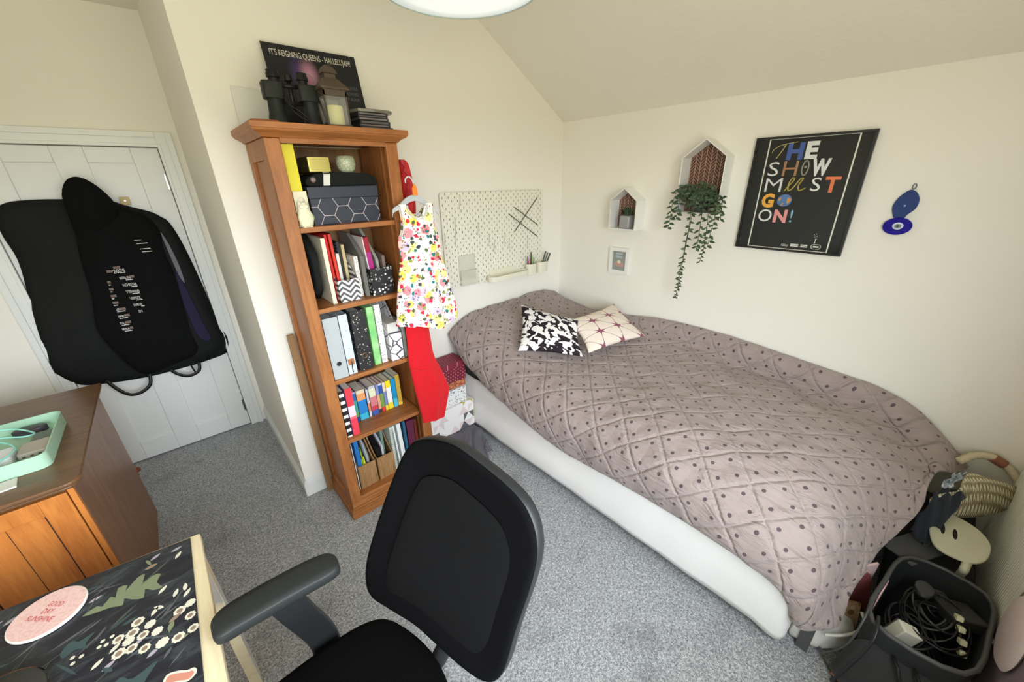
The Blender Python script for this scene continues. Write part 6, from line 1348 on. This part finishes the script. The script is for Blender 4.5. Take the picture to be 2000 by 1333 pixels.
b = B(); skin(b, [ring(0.95, 0.006), ring(0.985, 0.003), ring(1.0, 0.010), ring(1.004, 0.024), ring(1.0, 0.036), ring(0.96, 0.038), ring(0.95, 0.006)], cap=False); b.build('back_frame', plain((36, 38, 40), 0.45, 0.4, name='charcoal_back_frame'), ch, smooth=True)
b = B(); skin(b, [[bp_(s * 0.72 - 0.01, (t - 0.09) * 0.78 + 0.055, 0.010) for s, t in OL], [bp_(s * 0.66 - 0.01, (t - 0.09) * 0.72 + 0.055, 0.0075) for s, t in OL], [bp_(s * 0.5 - 0.01, (t - 0.09) * 0.5 + 0.055, 0.010) for s, t in OL]]); b.build('lumbar_panel', cloth('charcoal_lumbar_mesh', (22, 22, 23), (15, 15, 16), 0.9, 700), ch, smooth=True)
b = B(); b.tube(curve_pts([bp_(0.0, 0.12, 0.05), bp_(0.0, -0.10, 0.065), Vector((0.31, 0.67, 0.52)), Vector((0.22, 0.67, 0.43)), Vector((0.08, 0.67, 0.42))], 24), 0.024, 12); b.build('back_stem', M_BLACKPLASTIC, ch, smooth=True)
SEATP = smooth_loop([(-0.20, 0.900), (-0.112, 0.912), (0.011, 0.915), (0.129, 0.904), (0.200, 0.868), (0.241, 0.783), (0.262, 0.67), (0.245, 0.555), (0.200, 0.475), (0.12, 0.435), (-0.10, 0.425), (-0.20, 0.44), (-0.245, 0.50), (-0.255, 0.67), (-0.245, 0.83)], 4)
b = B(); n = len(SEATP); cx, cy = 0.0, 0.67; vs, fs = [], []
for k, z in ((0.97, 0.425), (1.0, 0.440), (1.0, 0.475), (0.975, 0.492), (0.90, 0.500), (0.6, 0.503), (0.3, 0.500)): vs += [(cx + (x - cx) * k, cy + (y - cy) * k, z) for x, y in SEATP]
for i in range(6):
    for k in range(n): fs.append((i * n + k, i * n + (k + 1) % n, (i + 1) * n + (k + 1) % n, (i + 1) * n + k))
fs += [tuple(range(n))[::-1], tuple(range(6 * n, 7 * n))]; b.add(vs, fs); b.build('seat', M_CHAIRFAB, ch, smooth=True)
b = B(); b.box(-0.12, 0.14, 0.56, 0.78, 0.385, 0.424); b.build('tilt_mechanism', M_BLACK, ch, bevel=0.008)
def armrest(ys, sgn):
    b = B(); zt = 0.772; KS = 0.933
    pad = smooth_loop([(-0.188, 1.005), (-0.180, 1.045), (-0.130, 1.062), (0.0, 1.058), (0.095, 1.045), (0.128, 1.022), (0.132, 0.985), (0.112, 0.955), (0.0, 0.962), (-0.12, 0.968), (-0.178, 0.972)], 4)
    f = lambda x, y: (x * KS, y * KS if sgn > 0 else 1.27 - y * KS)
    n = len(pad); cx, cy = -0.03, 1.008; vs, fs = [], []
    for k, z in ((0.90, zt - 0.034), (0.985, zt - 0.028), (1.0, zt - 0.016), (0.985, zt - 0.005), (0.93, zt), (0.5, zt + 0.003)):
        for x, y in pad: X_, Y_ = f(cx + (x - cx) * (1 - (1 - k) * 0.5), cy + (y - cy) * k); vs.append((X_, Y_, z))
    for i in range(5):
        for k in range(n): fs.append((i * n + k, i * n + (k + 1) % n, (i + 1) * n + (k + 1) % n, (i + 1) * n + k))
    fs += [tuple(range(n))[::-1], tuple(range(5 * n, 6 * n))]; b.add(vs, fs); b.build('arm_pad', plain((38, 41, 40), 0.55, 0.35, name='soft_grey_arm_pad'), ch, smooth=True)
    c = B(); y1, y2, y3 = (0.945, 0.955, 0.80) if sgn > 0 else (0.325, 0.345, 0.54)
    P_ = [(-0.028, y1, zt - 0.033), (-0.004, y1 + 0.002 * sgn, 0.64), (0.030, y2, 0.50), (0.035, y2 - 0.01 * sgn, 0.43), (0.03, y2 - 0.05 * sgn, 0.405), (0.02, y3, 0.40)]
    pts = curve_pts(P_, 20); vs, fs = [], []
    for i, p in enumerate(pts):
        p = Vector(p); t_ = (Vector(pts[min(i + 1, 20)]) - Vector(pts[max(i - 1, 0)])).normalized(); sx = Vector((1, 0, 0)); nn = t_.cross(sx).normalized(); w, d = 0.040, 0.013
        vs += [p + sx * w + nn * d, p - sx * w + nn * d, p - sx * w - nn * d, p + sx * w - nn * d]
    for i in range(20):
        for k in range(4): fs.append((i * 4 + k, i * 4 + (k + 1) % 4, (i + 1) * 4 + (k + 1) % 4, (i + 1) * 4 + k))
    fs += [(0, 1, 2, 3), tuple(range(80, 84))[::-1]]; c.add(vs, fs); c.build('arm_post', M_BLACKPLASTIC, ch, bevel=0.006)
armrest(1.0, 1); armrest(0.34, -1)
b = B(); b.tube([(0.02, 0.67, 0.39), (0.02, 0.67, 0.10)], 0.025, 16); b.build('gas_lift', M_BLACK, ch, smooth=True, ang=50)
for k in range(5):
    a = k * 2 * math.pi / 5 + 0.35; e = (0.02 + 0.31 * math.cos(a), 0.67 + 0.31 * math.sin(a))
    b = B(); b.tube([(0.02, 0.67, 0.115), ((0.02 + e[0]) / 2, (0.67 + e[1]) / 2, 0.098), (e[0], e[1], 0.075)], [0.028, 0.022, 0.016], 10); l_ = b.build('base_spoke', M_BLACKPLASTIC, ch, smooth=True)
    w = B(); w.lathe([(0, -0.022), (0.022, -0.022), (0.027, -0.016), (0.027, 0.016), (0.022, 0.022), (0, 0.022)], (e[0], e[1], 0.0275), 18, M=Matrix.Rotation(a, 3, 'Z') @ Matrix.Rotation(math.radians(90), 3, 'X')); w.build('castor', M_BLACK, l_, smooth=True, ang=40)

# ------------------------------------------------------------------ clutter at the foot of the bed
# deep black basket with cables
bs = thing('basket', 'open black basket full of cables past the foot of the bed', 'basket', (1.66, -0.32, 0.0))
BO = [(1.455, -0.185), (1.675, -0.190), (1.885, -0.245), (1.880, -0.445), (1.690, -0.455), (1.460, -0.400)]
def outl(k, dx=0): cx = sum(p[0] for p in BO) / 6; cy = sum(p[1] for p in BO) / 6; return smooth_loop([(cx + (x - cx) * k, cy + (y - cy) * k) for x, y in BO], 4)
b = B(); o0, o1, o2 = outl(0.84), outl(1.0), outl(0.95); n = len(o0)
vs = [(x, y, 0.001) for x, y in o0] + [(x, y, 0.335) for x, y in o1] + [(x, y, 0.345) for x, y in o1] + [(x, y, 0.345) for x, y in o2] + [(x, y, 0.02) for x, y in outl(0.79)]
fs = [tuple(range(n))[::-1], tuple(range(4 * n, 5 * n))]
for k in range(4):
    for i in range(n): fs.append((k * n + i, k * n + (i + 1) % n, (k + 1) * n + (i + 1) % n, (k + 1) * n + i))
b.add(vs, fs); b.build('basket_wall', plain((40, 42, 44), 0.6, 0.3, name='black_basket_plastic'), bs, smooth=True, ang=45)
b = B(); b.tube([(x, y, 0.346) for x, y in outl(0.978)], 0.0075, 8, closed=True); b.build('rim', plain((74, 74, 74), 0.5), bs, smooth=True)
rs = random.Random(5)
CB = 'cables in the black basket'
for i, (c, lb, zz, r) in enumerate((((18, 18, 20), 'thick black cable coiled deepest in the basket', 0.17, 0.0048), ((30, 30, 32), 'black cable looping over the left rim of the basket', 0.25, 0.0042), ((52, 52, 54), 'dark grey cable along the far rim of the basket', 0.29, 0.0038), ((14, 14, 16), 'thin black cable tangled on top in the basket', 0.30, 0.003), ((40, 40, 42), 'charcoal cable near the right end of the basket', 0.27, 0.0036))):
    pts = []
    cx, cy = (1.60, 1.62, 1.72, 1.66, 1.79)[i], (-0.31, -0.29, -0.33, -0.34, -0.34)[i]; R = (0.10, 0.09, 0.10, 0.13, 0.055)[i]
    for k in range(70): a = k * 0.36 + i; q_ = R * (0.75 + 0.25 * math.sin(k * 0.23 + i * 2)); pts.append((cx + q_ * math.cos(a), cy + q_ * 0.72 * math.sin(a), zz + 0.02 * math.sin(k * 0.5 + i)))
    b = B(); b.tube(curve_pts(pts, 260), r, 7); tag(b.build('cable', plain(c, 0.4), smooth=True), lb, 'cable', CB)
t = thing('white_plug_adapter', 'white plug adapter standing in the left of the black basket', 'adapter', (1.53, -0.27, 0.24))
M_ = Matrix.Translation((1.535, -0.265, 0.27)) @ Matrix.Rotation(0.5, 4, 'Z') @ Matrix.Rotation(0.35, 4, 'X')
b = B(); b.box(-0.022, 0.022, -0.030, 0.030, -0.02, 0.055, M=M_); b.build('adapter_body', plain((214, 212, 196), 0.4), t, bevel=0.004)
b = B(); b.box(0.0225, 0.030, -0.026, 0.026, -0.018, 0.050, M=M_); b.build('grey_cover', plain((96, 96, 94), 0.4), t, bevel=0.003)
t = thing('power_strip', 'white power strip propped on the right side of the basket', 'power strip', (1.70, -0.42, 0.25))
for k, (x, y, z) in enumerate(((1.700, -0.385, 0.335), (1.672, -0.395, 0.318), (1.640, -0.405, 0.298), (1.610, -0.41, 0.28))):
    b = B(); b.box(-0.013, 0.013, -0.009, 0.009, -0.009, 0.009, M=Matrix.Translation((x, y, z)) @ Matrix.Rotation(0.25, 4, 'Z') @ Matrix.Rotation(0.5, 4, 'Y')); b.build('white_segment', plain((212, 210, 176), 0.5), t, bevel=0.003)
b = B(); b.tube([(1.72, -0.382, 0.338), (1.60, -0.415, 0.268)], 0.006, 8); b.build('joining_cord', M_BLACK, t)
b = B(); b.box(-0.055, 0.055, -0.05, 0.05, -0.02, 0.02, M=Matrix.Translation((1.755, -0.395, 0.30)) @ Matrix.Rotation(0.5, 4, 'Z') @ Matrix.Rotation(0.25, 4, 'Y')); tag(b.build('black_box', plain((38, 38, 36), 0.5), bevel=0.006), 'dark square box lying at the right end of the basket', 'box')
b = B(); b.lathe([(0, 0), (0.036, 0), (0.040, 0.01), (0.036, 0.018), (0, 0.02)], (1.775, -0.30, 0.305), 24, sy=0.7); tag(b.build('round_case', plain((56, 56, 56), 0.4), smooth=True, ang=40), 'dark oval case among the cables in the basket', 'case')
# satchel in front of the basket
sb = thing('satchel', 'dark grey fabric bag slumped in front of the basket', 'bag', (1.42, -0.36, 0.0))
b = B(); b.puff(smooth_loop([(-0.42, 0.003), (-0.17, 0.003), (-0.155, 0.12), (-0.18, 0.24), (-0.27, 0.275), (-0.38, 0.25), (-0.43, 0.12)], 5), 1.470, -0.075, 'x', rings=7, wob=0.02, seed=20, M=Matrix.Translation((-0.012, 0, 0))); b.build('bag_body', cloth('charcoal_canvas', (54, 54, 55), (44, 44, 46), 0.85, 500, 0.4, folds=9), sb, smooth=True)
for dy in (0.0, 0.05):
    b = B(); b.tube(curve_pts([(1.44, -0.26 - dy, 0.275), (1.40, -0.28 - dy, 0.262), (1.372, -0.31 - dy, 0.18), (1.370, -0.33 - dy, 0.10)], 16), 0.005, 6); b.build('bag_strap', M_BLACK, sb, smooth=True)
# cables running across the floor
for pts, r, lb in (([(1.50, -0.17, 0.36), (1.44, -0.165, 0.33), (1.42, -0.155, 0.22), (1.44, -0.12, 0.10), (1.50, -0.10, 0.03), (1.44, -0.16, 0.008), (1.32, -0.22, 0.008), (1.28, -0.30, 0.008)], 0.0035, 'grey cable hanging over the basket edge down to the carpet'), ([(1.47, -0.195, 0.37), (1.40, -0.20, 0.33), (1.375, -0.18, 0.2), (1.38, -0.16, 0.06), (1.42, -0.17, 0.02), (1.40, -0.24, 0.009), (1.36, -0.35, 0.009)], 0.005, 'thick black cable dropping from the basket to the floor')):
    b = B(); b.tube(curve_pts(pts, 60), r, 8); tag(b.build('loose_cable', plain((70, 70, 68) if r < 0.004 else (26, 26, 28), 0.4), smooth=True), lb, 'cable')
# white tote with patterned things, metal leg, wooden board
tt = thing('tote_bag', 'white tote bag slumped below the bedspread corner', 'bag', (1.52, -0.12, 0.0))
b = B(); b.puff(smooth_loop([(-0.10, 0.0), (0.10, 0.0), (0.12, 0.06), (0.095, 0.14), (0.03, 0.165), (-0.05, 0.15), (-0.11, 0.08)], 5), 0.03, -0.075, 'y', rings=6, wob=0.016, seed=31, M=Matrix.Translation((1.555, -0.105, 0.002)) @ Matrix.Rotation(-0.75, 4, 'Z')); b.build('tote_body', cloth('off_white_canvas', (214, 214, 206), (198, 198, 192), 0.85, 400, 0.3, folds=8), tt, smooth=True)
b = B(); b.tube(curve_pts([(1.47, -0.10, 0.145), (1.52, -0.155, 0.155), (1.575, -0.19, 0.185), (1.60, -0.17, 0.22)], 14), 0.006, 6); b.build('tote_handle', plain((222, 220, 212), 0.7), tt, smooth=True)
b = B(); b.box(-0.045, 0.045, -0.006, 0.006, 0, 0.20, M=Matrix.Translation((1.585, -0.150, 0.02)) @ Matrix.Rotation(-0.9, 4, 'Z') @ Matrix.Rotation(-0.2, 4, 'X')); tag(b.build('patterned_book', speck_mat('tan_floral_cover', (176, 142, 110), [(96, 34, 36), (120, 90, 50), (206, 170, 140)], 38, 0.45)), 'tan and dark red patterned book rising from the white tote', 'book')
b = B(); b.prism(smooth_loop([(-0.04, 0), (0.04, 0), (0.035, 0.16), (0, 0.19), (-0.035, 0.16)], 3), -0.004, 0.004, 'y', M=Matrix.Translation((1.665, -0.158, 0.14)) @ Matrix.Rotation(-0.7, 4, 'Z') @ Matrix.Rotation(-0.15, 4, 'X')); tag(b.build('maroon_pouch', plain((120, 60, 62), 0.6), bevel=0.002), 'dull maroon pouch wedged between the bedspread and basket', 'pouch')
b = B(); b.box(-0.055, 0.055, -0.004, 0.004, 0, 0.16, M=Matrix.Translation((1.69, -0.135, 0.20)) @ Matrix.Rotation(-0.55, 4, 'Z')); tag(b.build('pink_card', plain((206, 178, 176), 0.6)), 'pale pink card standing behind the maroon pouch', 'card')
b = B(); b.tube(curve_pts([(1.60, -0.185, 0.25), (1.63, -0.19, 0.29), (1.66, -0.195, 0.33), (1.70, -0.20, 0.335)], 14), 0.006, 6); tag(b.build('ribbon', plain((226, 180, 176), 0.5), smooth=True), 'pink ribbon looping up beside the basket rim', 'ribbon')
b = B(); b.box(1.462, 1.492, -0.075, -0.035, 0.001, 0.23, M=Matrix.Translation((1.477, -0.055, 0)) @ Matrix.Rotation(0.12, 4, 'Y') @ Matrix.Translation((-1.477, 0.055, 0))); tag(b.build('metal_leg', plain((96, 98, 98), 0.4, 0.5, 0.5), bevel=0.002), 'grey metal leg standing on the carpet under the bed corner', 'leg')
b = B(); b.box(1.43, 1.60, -0.235, -0.175, 0.0015, 0.022, M=Matrix.Translation((1.50, -0.2, 0)) @ Matrix.Rotation(-0.35, 4, 'Z') @ Matrix.Translation((-1.50, 0.2, 0))); tag(b.build('wooden_board', plain((150, 104, 74), 0.6), bevel=0.003), 'brown wooden board flat on the floor by the loose cables', 'board')
# crate behind the basket carrying the bag and the stand
cr = thing('crate', 'dark crate in the corner carrying the knitted bag', 'crate', (2.2, -0.30, 0))
b = B(); b.box(1.915, 2.490, -0.430, -0.215, 0.0008, 0.285); b.build('crate_body', plain((20, 20, 22), 0.7), cr, bevel=0.006)
b = B(); b.box(1.910, 2.495, -0.434, -0.210, 0.286, 0.298); b.build('lid', plain((28, 28, 30), 0.6), cr, bevel=0.004)
b = B(); b.add([(1.72, -0.150, 0.335), (1.90, -0.185, 0.36), (1.99, -0.33, 0.345), (1.90, -0.345, 0.30), (1.76, -0.22, 0.30)], [(0, 1, 2, 3, 4)])
b = B(); b.box(-0.12, 0.10, -0.055, 0.055, -0.004, 0.004, M=Matrix.Translation((1.99, -0.262, 0.324)) @ Matrix.Rotation(-0.45, 4, 'Z') @ Matrix.Rotation(0.03, 4, 'Y')); tag(b.build('grey_folder', plain((88, 88, 88), 0.5)), 'flat dark grey folder between the bedspread and the slotted stand', 'folder')
st = thing('slotted_stand', 'cream slotted plate on a curved neck below the knitted bag', 'stand', (2.06, -0.36, 0.299))
def plate(u, v): return None
NB = Vector((2.04, -0.345, 0.405)); ax_u = Vector((0.95, 0.05, 0.12)).normalized(); ax_v = Vector((-0.25, -0.95, 0.12)).normalized(); nz_ = ax_u.cross(ax_v); nz_ = -nz_ if nz_.z > 0 else nz_
PL = smooth_loop([(-0.10, -0.055), (0.02, -0.075), (0.11, -0.06), (0.125, 0.0), (0.10, 0.065), (0.04, 0.095), (-0.05, 0.08), (-0.105, 0.03)], 5)
b = B(); n = len(PL); up_ = -nz_
vs = [NB + ax_u * x + ax_v * y for x, y in PL] + [NB + ax_u * x + ax_v * y + up_ * 0.012 for x, y in PL]
b.add(vs, [tuple(range(n)), tuple(range(n, 2 * n))] + [(i, (i + 1) % n, n + (i + 1) % n, n + i) for i in range(n)]); b.build('plate', plain((206, 204, 178), 0.45, 0.4, name='cream_stand_plastic'), st, bevel=0.004, seg=3)
for k, y in ((0, 0.0), (1, -0.035)):
    b = B(); sl = [(0.012 + 0.030 * math.cos(a), y + 0.007 * math.sin(a)) for a in [i * math.pi / 8 for i in range(16)]]
    b.add([NB + ax_u * x + ax_v * yy + up_ * 0.0126 for x, yy in sl], [tuple(range(16))]); b.build('slot', plain((30, 14, 16), 0.8), st)
b = B(); b.tube(curve_pts([NB - ax_u * 0.09 + ax_v * 0.035 - up_ * 0.002, NB - ax_u * 0.125 + ax_v * 0.03 - Vector((0, 0, 0.015)), Vector((1.935, -0.385, 0.35)), Vector((1.945, -0.385, 0.312))], 16), 0.013, 10); b.build('neck', plain((196, 194, 170), 0.45), st, smooth=True)
# knitted bag
kb = thing('knitted_bag', 'cream knitted bag with brown tab handles in the corner by the wall', 'bag', (2.28, -0.36, 0.30))
km = MK('cream_knit_yarn', rough=0.9, spec=0.1); x, y, z = km.uvx('UV'); cu = (x * 26).fr(); ro = ((y * 16) + (cu - 0.5).ab() * 0.9).fr()
kh = (ro.ss(0.0, 0.5) * ro.ss(1.0, 0.5)) * (1.0 if False else 1.0) * (cu.ss(0, 0.3) * cu.ss(1, 0.7)); km.base(km.mix(kh.ss(0.1, 0.5), RGB(160, 148, 116), RGB(244, 236, 208))); km.bump(kh, 0.8, 0.01); km = km.m
KO = [(2.113, -0.247, 0.50), (2.150, -0.292, 0.52), (2.185, -0.312, 0.545), (2.225, -0.312, 0.578), (2.287, -0.335, 0.582), (2.325, -0.395, 0.565), (2.395, -0.470, 0.535), (2.400, -0.490, 0.50), (2.374, -0.492, 0.455), (2.312, -0.452, 0.425), (2.228, -0.388, 0.412), (2.154, -0.309, 0.412), (2.110, -0.262, 0.45)]
def knit_shell():
    P_ = smooth_loop(KO, 6); n = len(P_); c = sum((Vector(p) for p in P_), Vector()) / n; nv = Vector((-0.62, 0.25, 0.74)).normalized()
    eu = Vector((0.72, -0.66, 0.1)).normalized(); ev = nv.cross(eu); b = B(); vs, us, fs = [], [], []
    def put(p): vs.append(p); d = p - c; us.append((d.dot(eu) * 2.6, d.dot(ev) * 3.0 + 0.2 * (d.dot(eu)) ** 2 * 8))
    R = 9
    for k in range(R + 1):
        q_ = k / R; sc = 1 - q_ * 0.97; h = math.sin(math.pi / 2 * min(1, q_ * 1.25)) ** 0.7
        for p in P_: p = Vector(p); w = c + (p - c) * sc + nv * (0.055 * h); put(w)
    for k in range(1, 5):
        q_ = k / 4
        for p in P_: p = Vector(p); w = c + (p - c) * (1 - 0.30 * q_) - nv * (0.075 * q_); w.x = min(w.x, 2.49); w.z = max(w.z, 0.302); put(w)
    for k in range(R):
        for i in range(n): fs.append((k * n + i, k * n + (i + 1) % n, (k + 1) * n + (i + 1) % n, (k + 1) * n + i))
    o = (R + 1) * n; prev = 0
    for k in range(4):
        a = 0 if k == 0 else o + (k - 1) * n; d = o + k * n
        for i in range(n): fs.append((a + i, d + i, d + (i + 1) % n, a + (i + 1) % n))
    fs.append(tuple(range(o + 3 * n, o + 4 * n))); fs.append(tuple(range(R * n, (R + 1) * n))); b.add(vs, fs, 0, us)
    b.build('bag_body', km, kb, smooth=True)
knit_shell()
b = B(); b.tube(curve_pts([(2.400, -0.300, 0.555), (2.455, -0.345, 0.585), (2.478, -0.400, 0.590), (2.482, -0.450, 0.560), (2.470, -0.490, 0.515)], 26), [0.014 + 0.003 * (k % 2) for k in range(27)], 10); b.build('handle', plain((206, 194, 164), 0.9, bump=0.4), kb, smooth=True)
b = B(); b.tube(curve_pts([(2.476, -0.395, 0.590), (2.481, -0.432, 0.572)], 6), 0.0205, 12); b.build('leather_tab', plain((140, 88, 66), 0.6), kb, smooth=True)
dn = cloth('dark_blue_denim', (50, 54, 62), (36, 40, 46), 0.9, 600, 0.3, folds=12)
b = B(); b.grid(lambda u, v: (2.02 + 0.17 * u - 0.02 * v, -0.228 - 0.060 * v - 0.05 * u, 0.315 + 0.225 * math.sin(math.pi / 2 * min(1, 0.15 + u)) * (1 - 0.55 * v * (1 - u)) + 0.010 * math.sin(u * 15 + v * 9)), 30, 24); tag(b.build('folded_jeans', dn, smooth=True, solid=0.012), 'dark blue denim bundled beside the knitted bag', 'jeans')
b = B(); b.grid(lambda u, v: (2.135 + 0.10 * u + 0.02 * v, -0.262 - 0.028 * u - 0.03 * v + 0.006 * math.sin(u * 9), 0.550 + 0.030 * u + 0.012 * math.sin(math.pi * u) + 0.006 * math.sin(v * 14 + u * 6) + 0.01 * v), 20, 14); tag(b.build('pale_cloth', speck_mat('pale_blue_print', (150, 160, 168), [(80, 90, 110), (200, 200, 200)], 60, 0.4), smooth=True, solid=0.004), 'pale blue printed cloth tucked inside the knitted bag', 'cloth')
# pinkish quilted bag in the bottom right corner
gb2 = thing('patterned_bag', 'mauve bag with white bars and a pale round panel at the lower right edge', 'bag', (1.63, -0.5, 0.0))
b = B(); b.box(1.42, 1.752, -0.535, -0.470, 0.001, 0.52); b.build('bag_body', plain((128, 114, 118), 0.7, name='mauve_fabric'), gb2, bevel=0.006)
b = B(); b.lathe([(0, 0), (0.11, 0), (0.12, 0.006), (0.11, 0.014), (0, 0.016)], (1.60, -0.468, 0.47), 36, M=Matrix.Rotation(math.radians(-90), 3, 'X')); b.build('round_panel', plain((214, 198, 196), 0.7), gb2, smooth=True, ang=40)
for x, z in ((1.715, 0.31), (1.66, 0.14), (1.715, 0.10)): b = B(); b.box(-0.024, 0.024, -0.003, 0.003, -0.006, 0.006, M=Matrix.Translation((x, -0.466, z)) @ Matrix.Rotation(0.3, 4, 'Y')); b.build('white_bar', plain((226, 220, 220), 0.6), gb2)
